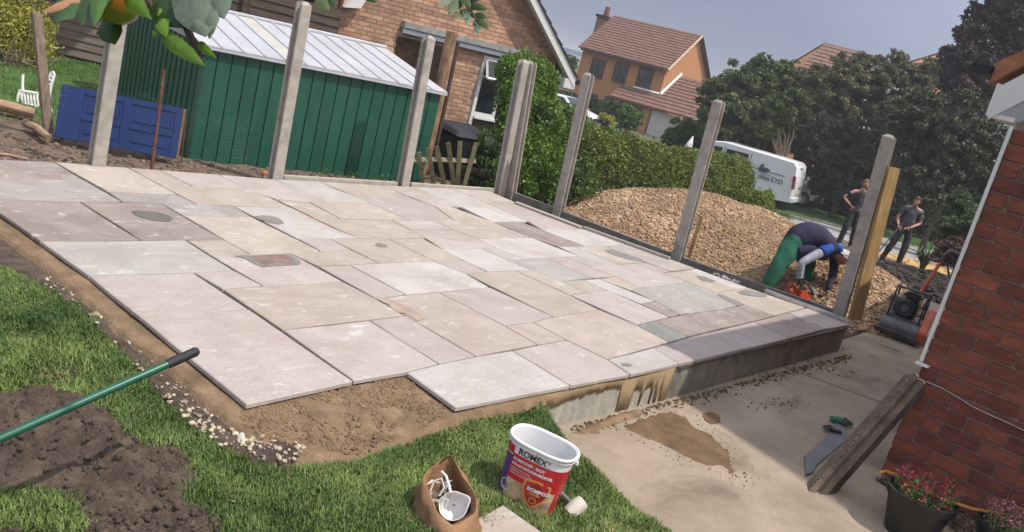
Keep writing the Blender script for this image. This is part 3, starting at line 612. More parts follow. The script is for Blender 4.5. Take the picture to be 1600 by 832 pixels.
# stains lying on slabs
m_st1 = mat('damp stone stain', (.155, .14, .12), rough=.5, var=.14, scale=8); m_st2 = mat('red iron stain', (.235, .165, .135), rough=.6, var=.22, scale=7); m_st3 = mat('wet grey patch', (.245, .22, .19), rough=.5, var=.1, scale=6)
def stain(pts, mt, z=.0035, jit=.012):
    blotch('stain', pts, z, mt, None, None, th=.0006, jit=jit, sub=4, parent=patio)
stain([(205, 331), (214, 329), (238, 331), (262, 336), (270, 342), (266, 346), (248, 346), (225, 341), (210, 336)], m_st1)
stain([(399, 338), (410, 336.5), (426, 338), (441, 344), (444, 349), (436, 351), (420, 348), (402, 342)], m_st3)
stain([(365, 399.5), (391, 399), (452, 396.5), (463, 403), (471, 410), (466, 414), (450, 415), (425, 416), (412, 418), (398, 413), (384, 405)], m_st3)
stain([(393, 400.5), (420, 399.5), (447, 398.5), (458, 406), (455, 412), (430, 410.5), (414, 414.5), (403, 408)], m_st2, z=.0048)
stain([(587, 381), (593, 379.5), (604, 383), (606, 386), (596, 386.5), (588, 384)], m_st3)
stain([(944, 391), (956, 390), (975, 396), (1000, 404), (1008, 409.5), (984, 406), (956, 398)], m_st3)
stain([(1088, 431), (1100, 432), (1118, 439), (1114, 441), (1096, 438)], m_st3)
stain([(1121, 460), (1130, 461), (1150, 469), (1162, 475), (1152, 478), (1140, 472), (1128, 466)], m_st3)
stain([(1152, 456), (1166, 453), (1178, 455), (1200, 460), (1197, 464), (1174, 463), (1158, 460)], m_st3)
stain([(970, 568.5), (980, 567), (988, 570), (984, 573), (974, 571.5)], m_st3, jit=.006)
stain([(592, 467), (604, 468), (640, 480), (666, 497), (655, 502), (622, 487)], mat('pale iron blush', (.40, .30, .245), rough=.7, var=.15, scale=9, bump=.2, bscale=60), jit=.03)
# base of the patio: rendered front wall in its two finishes
m_render = mat('grey cement render', (.24, .22, .185), rough=.95, var=.22, scale=4, bump=.5, bscale=45, dirt=((.12, .10, .08), 4, .8, .5))
m_pale = mat('pale limewashed block', (.46, .44, .38), rough=.95, var=.16, scale=5, bump=.6, bscale=50, stretch=(3, 3, 1), dirt=((.25, .20, .14), 6, .6, .53))
def step_wall():
    root = thing('step_wall', 'low retaining wall of pale block and grey render holding the patio', 'retaining wall', (7, 2.7, -.3))
    def W(px): 
        p = g(px[0], px[1]); return Vector((p.x, p.y, 0))
    # front face points just under slab edge
    A = W((820, 616)); Bp = W((890, 603)); C = W((985, 585.8)); D = W((1064, 568.6)); E_ = W((1160, 547)); F_ = W((1327, 508.5))
    off = Vector((0, .02, 0)); back = Vector((0, .16, 0))
    def seg(name, a, b, z0, z1, mt, o=0.0, bev=0):
        a = a + off - Vector((0, o, 0)); b = b + off - Vector((0, o, 0)); m = M()
        m.hexa([(a.x, a.y, z0), (b.x, b.y, z0), (b.x, b.y + .16, z0), (a.x, a.y + .16, z0)], [(a.x, a.y, z1), (b.x, b.y, z1), (b.x, b.y + .16, z1), (a.x, a.y + .16, z1)])
        return m.build(name, mt, root, bevel=bev)
    Q0 = A + (A - Bp) * .1; DD = W((1058, 570))
    seg('pale_block', Q0, DD, -.36, -.026, m_pale)
    seg('render_face', DD + V(.004, 0, 0), F_ + V(-.0, 0, 0), -.36, -.028, m_render, o=.006)
    r = M(); e = F_ + V(.004, .02, 0); r.hexa([(e.x - .16, e.y + .17, -.36), (e.x, e.y + .0, -.36), (e.x + .05, e.y + 1.2, -.36), (e.x - .12, e.y + 1.2, -.36)], [(e.x - .16, e.y + .17, -.05), (e.x, e.y + .0, -.05), (e.x + .05, e.y + 1.2, -.05), (e.x - .12, e.y + 1.2, -.05)])
    r.build('render_end', m_render, root)
    # mortar smeared along the top of the pale blocks, running down in tongues
    P0, P1 = Q0 + off, DD + off; n = 90; top = []; bot = []
    for i in range(n + 1):
        t = i / n; p = P0.lerp(P1, t)
        low = -.115 - .02 * math.sin(t * 9) + .018 * fbm(t * 20, 0, 1, 3) - .02 * (fbm(t * 60, 3, 1, 2) > .1)
        if .64 < t < .73: low = -.345
        for a, b_ in ((.79, .806), (.835, .843), (.875, .885), (.91, .93), (.955, 1.01)):
            if a < t < b_: low = -.30 + .03 * math.sin(i)
        if t > .7: low -= .02
        top.append(Vector((p.x, p.y - .012, -.027))); bot.append(Vector((p.x, p.y - .010 - .003 * math.sin(i * 1.3), low)))
    m = M(); bk = Vector((0, .014, 0)); vs = top + bot + [p + bk for p in top] + [p + bk for p in bot]; k = n + 1
    fs = []
    for i in range(n): fs += [(i, k + i, k + i + 1, i + 1), (k + i, 3 * k + i, 3 * k + i + 1, k + i + 1), (i, i + 1, 2 * k + i + 1, 2 * k + i)]
    m.add(vs, fs).build('mortar_smear', mat('fresh mortar', (.30, .215, .12), rough=.85, var=.15, scale=7, bump=.5, bscale=50), root, smooth='all')
    # dark ragged mortar under the slab edge of the shaded part
    n = 120; m = M(); P0, P1 = D + off, F_ + off
    for i in range(n):
        t = i / n; p = P0.lerp(P1, t); h = .012 + .022 * max(0, fbm(t * 40, 1, 1, 3) + .3)
        m.box((p.x, p.y - .014, -.026 - h / 2), ((P1 - P0).length / n * 1.1, .016 + .01 * rnd.random(), h))
    tag(m.build('mortar_bed', mat('dark mortar', (.11, .095, .08), rough=1, var=.3, scale=20, bump=.8, bscale=60), root), kind='stuff')
step_wall()
# ------------------------------------------------------------------ concrete fence posts
m_post = mat('cast concrete post', (.41, .375, .335), rough=.9, var=.16, scale=9, bump=.45, bscale=90, dirt=((.20, .165, .13), 3.0, .6, .54))
def post(base, top, slot='x', w=.125, d=.105, label='', rot=0.0):
    """slot 'x': grooves face -x/+x"""
    b = Vector(base); t = Vector(top); b = b - Vector((0, 0, .12))
    W_, D_, S, s = w / 2, d / 2, .042, .027
    if slot == 'x': prof = [(-W_, -D_), (W_, -D_), (W_, -s), (W_ - S, -s * .8), (W_ - S, s * .8), (W_, s), (W_, D_), (-W_, D_), (-W_, s), (-W_ + S, s * .8), (-W_ + S, -s * .8), (-W_, -s)]
    else: prof = [(y, x) for x, y in [(-W_, -D_), (W_, -D_), (W_, -s), (W_ - S, -s * .8), (W_ - S, s * .8), (W_, s), (W_, D_), (-W_, D_), (-W_, s), (-W_ + S, s * .8), (-W_ + S, -s * .8), (-W_, -s)]][::-1]
    cr, sr = math.cos(rot), math.sin(rot); prof = [(x * cr - y * sr, x * sr + y * cr) for x, y in prof]
    ax = (t - b).normalized(); k = len(prof); vs = []
    for h, sc in ((0, 1), (1, 1)):
        c = b.lerp(t, h) - ax * (.035 if h else 0)
        vs += [c + Vector((x * sc, y * sc, 0)) for x, y in prof]
    vs += [t - ax * .004 + Vector((x * .45, y * .45, 0)) for x, y in prof]
    fs = [(i, (i + 1) % k, k + (i + 1) % k, k + i) for i in range(k)] + [(k + i, k + (i + 1) % k, 2 * k + (i + 1) % k, 2 * k + i) for i in range(k)] + [tuple(range(2 * k, 3 * k)), tuple(range(k - 1, -1, -1))]
    o = M().add(vs, fs).build('fence_post', m_post, bevel=.004)
    o['label'] = label; o['category'] = 'fence post'; o['group'] = 'slotted concrete fence posts round the patio'
    return o
PB = {}
for key, (bx, by, tx, ty, slot, lb) in dict(
    P1=(150, 258, 192, -20, 'x', 'concrete post in front of the blue door, top hidden by leaves'),
    P2=(430, 278, 476, 2, 'x', 'concrete post before the green shed wall, between door and picket fence'),
    P3=(630, 289, 671, 55, 'x', 'concrete post beside the broken picket fence and shed corner'),
    P4=(781, 300, 819, 93, 'x', 'grooved concrete corner post, left one of the touching pair'),
    P4b=(799, 303, 831, 96, 'y', 'grooved concrete corner post, right one of the touching pair'),
    P5=(873, 331, 921, 114, 'y', 'concrete post in front of the long clipped hedge'),
    P6=(1059, 403, 1125, 156, 'y', 'concrete post in front of the gravel heap and white van'),
    P7=(1313, 491, 1391, 210, 'y', 'concrete post with a timber plank fixed along its side')).items():
    b = g(bx, by, 0); t = up_from(tx, ty, b)
    b.z = 0; PB[key] = (b, t); post(b, t, slot, label=lb, d=.11 if slot == 'x' else .10)
# ------------------------------------------------------------------ edging boards between posts
m_gb = mat('grey gravel board', (.235, .215, .19), rough=.95, var=.2, scale=6, bump=.5, bscale=60)
def board(pa, pb, z0, z1, th, mt, name, label, cat, off=0, group=None):
    a, b = Vector(pa), Vector(pb); d = (b - a).normalized(); nrm = Vector((-d.y, d.x, 0)) * th / 2; o_ = Vector((-d.y, d.x, 0)) * off; a = a + o_; b = b + o_
    m = M(); m.hexa([a - nrm + V(0, 0, z0), b - nrm + V(0, 0, z0), b + nrm + V(0, 0, z0), a + nrm + V(0, 0, z0)], [a - nrm + V(0, 0, z1), b - nrm + V(0, 0, z1), b + nrm + V(0, 0, z1), a + nrm + V(0, 0, z1)])
    o = m.build(name, mt, bevel=.004)
    if label: tag(o, label, cat, group)
    return o
def fl(p): return Vector((p.x, p.y, 0))
gp = 'gravel boards along the right side of the patio'
a, b = fl(PB['P4b'][0]), fl(PB['P5'][0]); board(a + (b - a).normalized() * .06, b - (b - a).normalized() * .055, -.4, .035, .05, m_gb, 'gravel_board', 'grey concrete gravel board from the corner posts to the next post', 'gravel board', group=gp)
a, b = fl(PB['P5'][0]), fl(PB['P6'][0]); board(a + (b - a).normalized() * .06, b - (b - a).normalized() * .055, -.4, .03, .05, m_gb, 'gravel_board', 'grey concrete gravel board at the foot of the gravel heap behind a pale strip', 'gravel board', group=gp)
a, b = fl(PB['P6'][0]), fl(PB['P7'][0]); board(a + (b - a).normalized() * .06, b - (b - a).normalized() * .055, -.4, .03, .05, m_gb, 'gravel_board', 'grey concrete gravel board in front of the bending worker', 'gravel board', group=gp)
# pale concrete lip between P2-P4 along the back
def lip(pxa, pxb, label, th=.05, z1=.03, mt=None):
    a, b = fl(g(*pxa)), fl(g(*pxb)); return board(a, b, -.3, z1, th, mt or mat('pale concrete lip', (.46, .42, .36), rough=.9, var=.12, scale=8, bump=.3), 'edging_strip', label, 'edging strip')
lip((441, 278), (620, 288.5), 'pale concrete edging strip at the foot of the green shed')
lip((641, 289.5), (772, 298), 'pale concrete edging strip in front of the broken picket fence')
# strips lying on the slab edge (aluminium and slate coloured straight edge)
def strip(p, q, w, h, mt, name, label, cat, z=.004):
    a, b = g(*p, z), g(*q, z); d = (b - a).normalized(); n_ = Vector((-d.y, d.x, 0)) * w / 2; m = M()
    m.hexa([a - n_, b - n_, b + n_, a + n_], [a - n_ + V(0, 0, h), b - n_ + V(0, 0, h), b + n_ + V(0, 0, h), a + n_ + V(0, 0, h)])
    return tag(m.build(name, mt, bevel=.002), label, cat)
strip((806, 318), (908, 357), .09, .022, mat('weathered board', (.40, .36, .32), rough=.8, var=.15, scale=10, stretch=(1, 12, 1)), 'timber_board', 'thin weathered board lying along the far slab edge', 'board')
strip((912, 357.5), (1046, 406), .045, .03, mat('weathered board', (.4, .36, .32)), 'timber_batten', 'narrow pale batten lying between board and concrete post', 'batten')
strip((1195, 456.5), (1327, 505), .05, .035, mat('brushed aluminium', (.55, .54, .52), rough=.38, metal=.85, var=.05, scale=20), 'screed_bar', 'dull aluminium straight edge lying on the slab edge by the worker', 'straight edge')
# white cement crumbs near kerb
pts = []; rad = []
for _ in range(140):
    t = rnd.random(); p = g(1118 + 34 * t + rnd.gauss(0, 3), 428 + 14 * t + rnd.gauss(0, 1.5), .003); pts.append(tuple(p)); rad.append(.003 + .007 * rnd.random() ** 2)
tag(stones('cement_crumbs', np.array(pts), np.array(rad), mat('white cement', (.7, .68, .64), rough=1)), 'white cement crumbs along the slab edge near the worker', 'crumbs')
# timber plank strapped to P7 and stake behind P6
m_tim = mat('new treated timber', (.40, .27, .11), rough=.8, var=.25, scale=5, bump=.3, bscale=60, stretch=(6, 6, .8), dark=(.25, .15, .06))
def post_timber(bx, by, tx, ty, w, th, zb, label, name='timber_plank', ang=0.0, top=None, mt=None):
    b = g(bx, by, zb); t = up_from(tx, ty, b) if top is None else b + V(0, 0, top); ax = t - b
    u = Vector((math.cos(ang), math.sin(ang), 0)) * w / 2; v = Vector((-math.sin(ang), math.cos(ang), 0)) * th / 2
    m = M(); m.hexa([b - u - v, b + u - v, b + u + v, b - u + v], [t - u - v, t + u - v, t + u + v, t - u + v]); o = m.build(name, mt or m_tim, bevel=.003)
    return tag(o, label, 'timber')
p7 = PB['P7'][0]
b = V(p7.x + .155, p7.y - .03, -.3)
tpl = post_timber(1335, 500, 1396, 262, .20, .045, -.02, 'tall new yellow timber plank standing beside the last concrete post', ang=math.radians(-16))
# knot on plank
post_timber(1076, 404, 1081, 360, .05, .045, -.04, 'short yellow timber stake just behind a concrete post', name='timber_stake', ang=.3, top=.55)
# ------------------------------------------------------------------ near house on the right: wall on plane x = HX
HX = 6.56; HY = 1.37
def hx(px, py, X=HX): d = ray(px, py); return CAM + d * (X / d.x)
m_mortar = mat('brown mortar', (.25, .175, .14), rough=1, var=.15, scale=20, bump=.4)
m_brick = mat('red rustic brick', (.26, .072, .042), rough=.85, var=.30, scale=6, bump=.9, bscale=45, objvar=.27, dark=(.145, .045, .03), stretch=(1, 1, 3), dirt=((.14, .085, .065), 5, .4, .55))
def mw_(): return mat('white upvc', (.72, .72, .70), rough=.35, var=.05, scale=3)
def near_house():
    root = thing('brick_house', 'red brick house corner with white trim on the right', 'house', (9.5, -3, -.35))
    ez = 2.27
    m = M(); m.box((9.80, -4.0, (ez - .5) / 2), (6.456, 10.72, ez + .5)); m.build('wall', m_mortar, root)
    # gable wall faces the patio side; eaves run along x at the far end
    s_ = .98; ye = HY + .17; yr = ye - 4.2; ze = 2.30
    gm = M(); gm.prism([(6.575, HY - .01, ez + .001), (6.575, 2 * yr - HY, ez + .001), (6.575, yr, ez + (HY - yr) * s_)], (.24, 0, 0)); gm.build('gable', m_mortar, root)
    brickwork_pts = None
    mo = mat('orange clay tile', (.36, .15, .075), rough=.8, var=.2, scale=9, bump=.3)
    for sg in (1, -1):
        y0 = ye if sg > 0 else 2 * yr - ye
        for k in range(13):
            a, b_ = k / 13, (k + 1) / 13; P0 = V(6.53, y0 + sg * .06 + (yr - y0) * a, ze + .17 + (ye - yr) * s_ * a); P1 = V(6.53, y0 + sg * .06 + (yr - y0) * b_, ze + .17 + (ye - yr) * s_ * b_); X = V(6.6, 0, 0)
            m = M(); m.hexa([P0, P0 + X, P1 + X, P1], [P0 + V(0, 0, .15), P0 + X + V(0, 0, .15), P1 + X + V(0, 0, .09), P1 + V(0, 0, .09)]); m.build('tile_course', mo, root, bevel=.006)
        # barge board with a lower bead, stepping up the slope
        P0 = V(6.535, y0 - sg * .01, ze - .03); P1 = V(6.535, yr, ze - .03 + (ye - yr) * s_ + .0); th = V(.028, 0, 0)
        M().hexa([P0, P0 + th, P1 + th, P1], [q + V(0, 0, .205) for q in (P0, P0 + th, P1 + th, P1)]).build('barge_board', mw_(), root, bevel=.004)
        Q0, Q1 = P0 + V(-.012, 0, -.02), P1 + V(-.012, 0, -.02); th2 = V(.05, 0, 0)
        M().hexa([Q0, Q0 + th2, Q1 + th2, Q1], [q + V(0, 0, .05) for q in (Q0, Q0 + th2, Q1 + th2, Q1)]).build('barge_bead', mw_(), root, bevel=.004)
    m = M(); m.hexa([(6.54, HY + .005, ze - .03), (13, HY + .005, ze - .03), (13, ye, ze - .03), (6.54, ye, ze - .03)], [(6.54, HY + .005, ze), (13, HY + .005, ze), (13, ye, ze), (6.54, ye, ze)]); m.build('soffit', mw_(), root)
    m = M(); m.hexa([(6.536, ye - .012, ze - .02), (13, ye - .012, ze - .02), (13, ye + .012, ze - .02), (6.536, ye + .012, ze - .02)], [(6.536, ye - .012, ze + .19), (13, ye - .012, ze + .19), (13, ye + .012, ze + .19), (6.536, ye + .012, ze + .19)]); m.build('fascia', mw_(), root)
    # rustic bricks of the gable triangle, joined
    sb = M(); r = 0; zc = ez + .06
    while zc < ez + (HY - yr) * s_ - .1:
        hw = (HY - yr) - (zc - ez + .06) / s_; y = yr + hw - (.13 if r % 2 else 0)
        while y - .26 > yr - hw: sb.box((HX + .02, y - .13, zc), (.05, .249, .0915)); y -= .262
        zc += .1055; r += 1
    sb.build('gable_brick', m_brick, root, kind='stuff')
    # bricks
    pitch, ln, off = .1055, .262, 0
    YEND = []; me = None; y_c = HY; row = 0; z = -.30 + .005
    bm0 = M(); bm0.box((0, 0, 0), (.1, ln - .013, pitch - .014)); 
    tmp = bm0.build('brick', m_brick, root, bevel=.005); full = tmp.data
    bmh = M(); bmh.box((0, 0, 0), (.1, ln / 2 - .013, pitch - .014)); th = bmh.build('brick', m_brick, root, bevel=.005); half = th.data
    bpy.data.objects.remove(tmp); bpy.data.objects.remove(th)
    L0 = root.location
    def place(me, y, z):
        o = bpy.data.objects.new('brick', me); COL.objects.link(o); o.parent = root; o.matrix_parent_inverse = Matrix.Identity(4)
        o.location = Vector((HX + .05 + rnd.uniform(-.0015, .0015), y, z)) - L0; o.rotation_euler = (rnd.uniform(-.006, .006), 0, rnd.uniform(-.004, .004))
    r = 0; zc = z + pitch / 2
    while zc < ez - .02:
        y = HY
        if r % 2: place(half, y - ln / 4, zc); y -= ln / 2
        while y > -.45: place(full, y - ln / 2, zc); y -= ln
        YEND.append(y)
        zc += pitch; r += 1
    # beyond the frame the same wall continues as joined bricks
    s = M(); r = 0; zc = z + pitch / 2
    while zc < ez - .02:
        y = YEND[r] - ln / 2
        while y > -9.2: s.box((HX + .05, y, zc), (.098, ln - .013, pitch - .014)); y -= ln
        zc += pitch; r += 1
    s.build('brick_field', m_brick, root, kind='stuff')
    s = M(); r = 0; zc = z + pitch / 2     # end wall facing the yard behind
    while zc < ez - .02:
        x = HX + .25 + (ln / 2 if r % 2 else 0)
        while x < 12.8: s.box((x, HY - .052, zc), (ln - .013, .098, pitch - .014)); x += ln
        zc += pitch; r += 1
    s.build('brick_return', m_brick, root, kind='stuff')
    # white corner trim, conduit, cable
    mw = mat('white upvc', (.72, .72, .70), rough=.35, var=.05, scale=3)
    a = V(HX - .012, HY + .008, .58); t = V(HX - .012, HY + .008, ez - .02)
    M().tube([a, t], .013, 8).build('corner_trim', mw, root, smooth=True)
    M().box((HX - .02, HY - .01, .56), (.05, .09, .016)).build('trim_bracket', mw, root, bevel=.002)
    c = []
    for (px, py) in ((1432, 592), (1445, 596), (1470, 606), (1496, 621), (1520, 636), (1545, 648), (1572, 660), (1600, 673), (1640, 690)):
        q = hx(px, py, HX - .006); c.append(q)
    M().tube(c, .0045, 6).build('cable', mat('grey cable', (.34, .31, .29), rough=.5), root, smooth=True)
    # black half round gutter along the far eaves, its open end towards us
    gy = HY + .30; gz = 2.585; n = 12; vs = []
    for x in (6.50, 13.1):
        for rr in (.066, .060):
            for k in range(n + 1):
                a_ = PI + PI * k / n; vs.append((x, gy + rr * math.cos(a_), gz + rr * math.sin(a_)))
    k = n + 1; fs = []
    for i in range(n): fs += [(i, i + 1, 2 * k + i + 1, 2 * k + i), (k + i, 3 * k + i, 3 * k + i + 1, k + i + 1)]
    fs += [tuple(range(0, k))]
    M().add(vs, fs).build('gutter', mat('black plastic', (.014, .014, .016), rough=.4, var=.2, scale=5), root, smooth=True)
near_house()
# ------------------------------------------------------------------ green metal shed
def xy(p): return (p.x, p.y)
SA = xy(g(291, 250, -.15)); SB = xy(g(655, 292, -.15)); SDIR = Vector((SB[0] - SA[0], SB[1] - SA[1], 0)).normalized(); SN = Vector((-SDIR.y, SDIR.x, 0))
def shed():
    root = thing('metal_shed', 'green ribbed metal shed with a pale grey metal roof', 'shed', (SA[0], SA[1], -.15))
    mg = mat('green painted steel', (.012, .092, .060), rough=.45, var=.16, scale=1.6, detail=10, stretch=(3, 3, .7), bump=.05, bscale=30, spec=.5, dirt=((.05, .10, .075), 2.2, .5, .55))
    md = mat('dark green steel', (.010, .05, .036), rough=.5, var=.2, scale=3)
    mr = mat('pale galvanised roof', (.50, .51, .55), rough=.42, var=.06, scale=2, spec=.5, dirt=((.33, .32, .31), 2.5, .6, .54))
    A = Vector((SA[0], SA[1], 0)); B = Vector((SB[0], SB[1], 0)); 
    eL = onp(330, 76, SA, SB).z; eR = onp(678, 136, SA, SB).z; ez = (eL + eR) / 2
    B = Vector((*xy(onp(678, 200, SA, SB)), 0)); L = (B - A).length
    # depth of the shed from its left end top corner
    Wd = 3.5
    zb = -.22
    # front wall panels between ribs
    n = 19; 
    for i in range(n):
        a = A + SDIR * (L * i / n + .005); b = A + SDIR * (L * (i + 1) / n - .005)
        m = M(); m.hexa([a + V(0, 0, zb), b + V(0, 0, zb), b + SN * .02 + V(0, 0, zb), a + SN * .02 + V(0, 0, zb)], [a + V(0, 0, ez), b + V(0, 0, ez), b + SN * .02 + V(0, 0, ez), a + SN * .02 + V(0, 0, ez)])
        m.build('wall_panel', mg, root, bevel=.004)
    m = M(); a, b = A + SN * .025, B + SN * .025; c, d = B + SN * Wd, A + SN * Wd
    m.hexa([q + V(0, 0, zb) for q in (a, b, c, d)], [q + V(0, 0, ez - .01) for q in (a, b, c, d)]); m.build('inner_wall', md, root)
    # left end wall ribs (in shade)
    for i in range(18):
        p = A + SN * (.06 + i * (Wd - .1) / 18); q = p + SN * (Wd / 18 - .05); m = M(); o = -SDIR * .02
        m.hexa([p + V(0, 0, zb), q + V(0, 0, zb), q + o + V(0, 0, zb), p + o + V(0, 0, zb)], [p + V(0, 0, ez), q + V(0, 0, ez), q + o + V(0, 0, ez), p + o + V(0, 0, ez)])
        m.build('end_panel', mg, root, bevel=.005)
    M().box(A + V(0, 0, (zb + ez) / 2) + SN * .01, (.05, .05, ez - zb), Matrix.Rotation(math.atan2(SDIR.y, SDIR.x), 3, 'Z')).build('corner_trim', md, root)
    # roof: ridge along SDIR
    rz = ez + .27; ov = .06; half = Wd / 2
    rA = A - SDIR * .08; rB = B + SDIR * .05
    # front slope as overlapping sheets with standing ribs
    ns = 13
    for i in range(ns):
        t0, t1 = i / ns, (i + 1) / ns
        p0 = rA.lerp(rB, t0) - SN * ov + V(0, 0, ez - .01); p1 = rA.lerp(rB, t1) - SN * ov + V(0, 0, ez - .01)
        ins = lambda t: t * .91 + .02 if False else t
        q0 = rA.lerp(rB, t0) + SN * half + V(0, 0, rz); q1 = rA.lerp(rB, t1) + SN * half + V(0, 0, rz)
        e = (p1 - p0) * .012; mt = mr if i != 4 else mat('cream roof light', (.50, .495, .45), rough=.5, var=.08, scale=3)
        m = M(); up = V(0, 0, .012); m.hexa([p0 + e, p1 - e, q1 - e, q0 + e], [p0 + e + up, p1 - e + up, q1 - e + up, q0 + e + up]); m.build('roof_sheet', mt, root)
        m = M(); w_ = SDIR * .012; m.hexa([p0 - w_, p0 + w_, q0 + w_, q0 - w_], [p0 - w_ + up * 2.2, p0 + w_ + up * 2.2, q0 + w_ + up * 2.2, q0 - w_ + up * 2.2]); m.build('roof_rib', mr, root)
    m = M(); p0 = rA + SN * half + V(0, 0, rz); p1 = rB + SN * half + V(0, 0, rz); q0 = rA + SN * (Wd + ov) + V(0, 0, ez - .01); q1 = rB + SN * (Wd + ov) + V(0, 0, ez - .01)
    m.hexa([p0, p1, q1, q0], [v + V(0, 0, .012) for v in (p0, p1, q1, q0)]); m.build('rear_slope', mr, root)
    m = M(); c0 = rA + SN * half + V(0, 0, rz + .03); c1 = rB + SN * half + V(0, 0, rz + .03); m.tube([c0, c1], .022, 6); m.build('ridge_cap', mr, root, smooth=True)
    # fascia under the eaves
    m = M(); a = rA - SN * ov; b = rB - SN * ov
    m.hexa([a + V(0, 0, ez - .045), b + V(0, 0, ez - .045), b + SN * .03 + V(0, 0, ez - .045), a + SN * .03 + V(0, 0, ez - .045)], [a + V(0, 0, ez - .012), b + V(0, 0, ez - .012), b + SN * .03 + V(0, 0, ez - .012), a + SN * .03 + V(0, 0, ez - .012)])
    m.build('eaves_trim', mr, root, bevel=.003)
    for s, P in ((0, rA + SDIR * .05), (1, rB - SDIR * .05)):       # gables
        m = M(); d_ = SDIR * (.03 if s == 0 else -.03)
        m.prism([P + V(0, 0, ez - .01), P + SN * Wd + V(0, 0, ez - .01), P + SN * half + V(0, 0, rz - .005)], d_); m.build('gable_panel', mr if s == 0 else mg, root)
    return ez
SHED_EZ = shed()
# weeds at the foot of the shed
def weeds(name, pts, h, n, material, label, spread=.12, size=.03, group=None):
    C_ = []
    for p in pts:
        for _ in range(n):
            r = rnd.random(); C_.append((p[0] + rnd.gauss(0, spread * (.4 + .6 * r)), p[1] + rnd.gauss(0, spread * (.4 + .6 * r)), p[2] + h * rnd.random() ** 1.3))
    q = leaves(np.array(C_), size, up=.1, aspect=.35); o = tri_soup(name, q, 4, material, None, 'stuff'); return tag(o, label, 'weeds', group)
m_weed = mat('weed leaves', (.11, .18, .05), rough=.6, var=.3, scale=3, island=.4, trans=.3)
pts = [tuple(g(px, 283 + (px - 560) * .1 + rnd.uniform(-1, 3), -.12)) for px in range(490, 622, 5)]
weeds('weeds', pts, .13, 16, m_weed, 'small green weeds growing along the foot of the green shed', spread=.05, size=.035)
# ------------------------------------------------------------------ blue door leaning against the shed end
def blue_door():
    mb = mat('cobalt blue paint', (.006, .027, .125), rough=.38, var=.12, scale=3, spec=.5)
    # four corners on an upright-ish plane (lying on its long side)
    zb = -.05; bl = g(84, 214, zb); br = g(277, 249, zb)
    L = (br - bl).length * .985; u = (br - bl).normalized(); nrm = Vector((-u.y, u.x, 0)); 
    tl = onp(100, 135, xy(bl + nrm * .0), xy(br + nrm * .0)); Hh = (tl.z - zb)
    R = Matrix((u, nrm * .18 + V(0, 0, 0), V(0, 0, 1))).transposed()
    lean = nrm * .13; w_ = (V(0, 0, Hh) + lean).normalized(); out = w_.cross(u).normalized(); out = out if out.dot(nrm) < 0 else -out
    root = thing('blue_door', 'blue four panel door lying on its side against the shed', 'door', bl)
    Hh *= 1.02
    def q(a, b, d): return bl + u * a + w_ * b + out * d
    def slab(name, a0, a1, b0, b1, d0, d1, mt=mb, bev=.003):
        m = M(); m.hexa([q(a0, b0, d0), q(a1, b0, d0), q(a1, b1, d0), q(a0, b1, d0)], [q(a0, b0, d1), q(a1, b0, d1), q(a1, b1, d1), q(a0, b1, d1)]); return m.build(name, mt, root, bevel=bev)
    slab('door_leaf', 0, L, 0, Hh, -.03, .0)
    xs = [0, .17, .47, .57, .90, 1]; cols = [(.20 * L, .50 * L), (.58 * L, .93 * L)]; rows = [(.10 * Hh, .40 * Hh), (.50 * Hh, .88 * Hh)]
    # stiles and rails proud of the leaf
    for a0, a1 in ((0, .19 * L), (.51 * L, .57 * L), (.94 * L, L)): slab('stile', a0, a1, 0, Hh, .001, .014)
    for a0, a1 in ((.1905 * L, .5095 * L), (.5705 * L, .9395 * L)):
        for b0, b1 in ((0, .09 * Hh), (.41 * Hh, .49 * Hh), (.89 * Hh, Hh)): slab('rail', a0, a1, b0, b1, .001, .0135)
        for b0, b1 in rows: slab('raised_panel', a0 + .035, a1 - .035, b0 + .03, b1 - .03, .001, .010, bev=.006)
    slab('door_edge', L + .001, L + .028, 0, Hh, -.03, .014, mat('old timber edge', (.20, .12, .08), rough=.9, var=.3, scale=10))
blue_door()
# rusty stake
def simple_tube(name, pts, r, mt, label, cat, n=8, group=None, smooth=True):
    o = M().tube(pts, r, n).build(name, mt, smooth=smooth); return tag(o, label, cat, group)
m_rust = mat('rusty iron', (.16, .075, .045), rough=.9, var=.35, scale=14, bump=.4)
b = g(237, 264, -.02); t = up_from(256, 110, b); simple_tube('iron_stake', [b - V(0, 0, .1), b.lerp(t, .5) + V(.004, 0, 0), t], [.016, .015, .016], m_rust, 'rusty stake standing in the soil before the blue door', 'stake')
b = g(284, 248, -.06); t = up_from(290, 184, b); simple_tube('iron_stake', [b - V(0, 0, .05), t], .008, m_rust, 'short thin reddish rod at the right end of the blue door', 'rod')
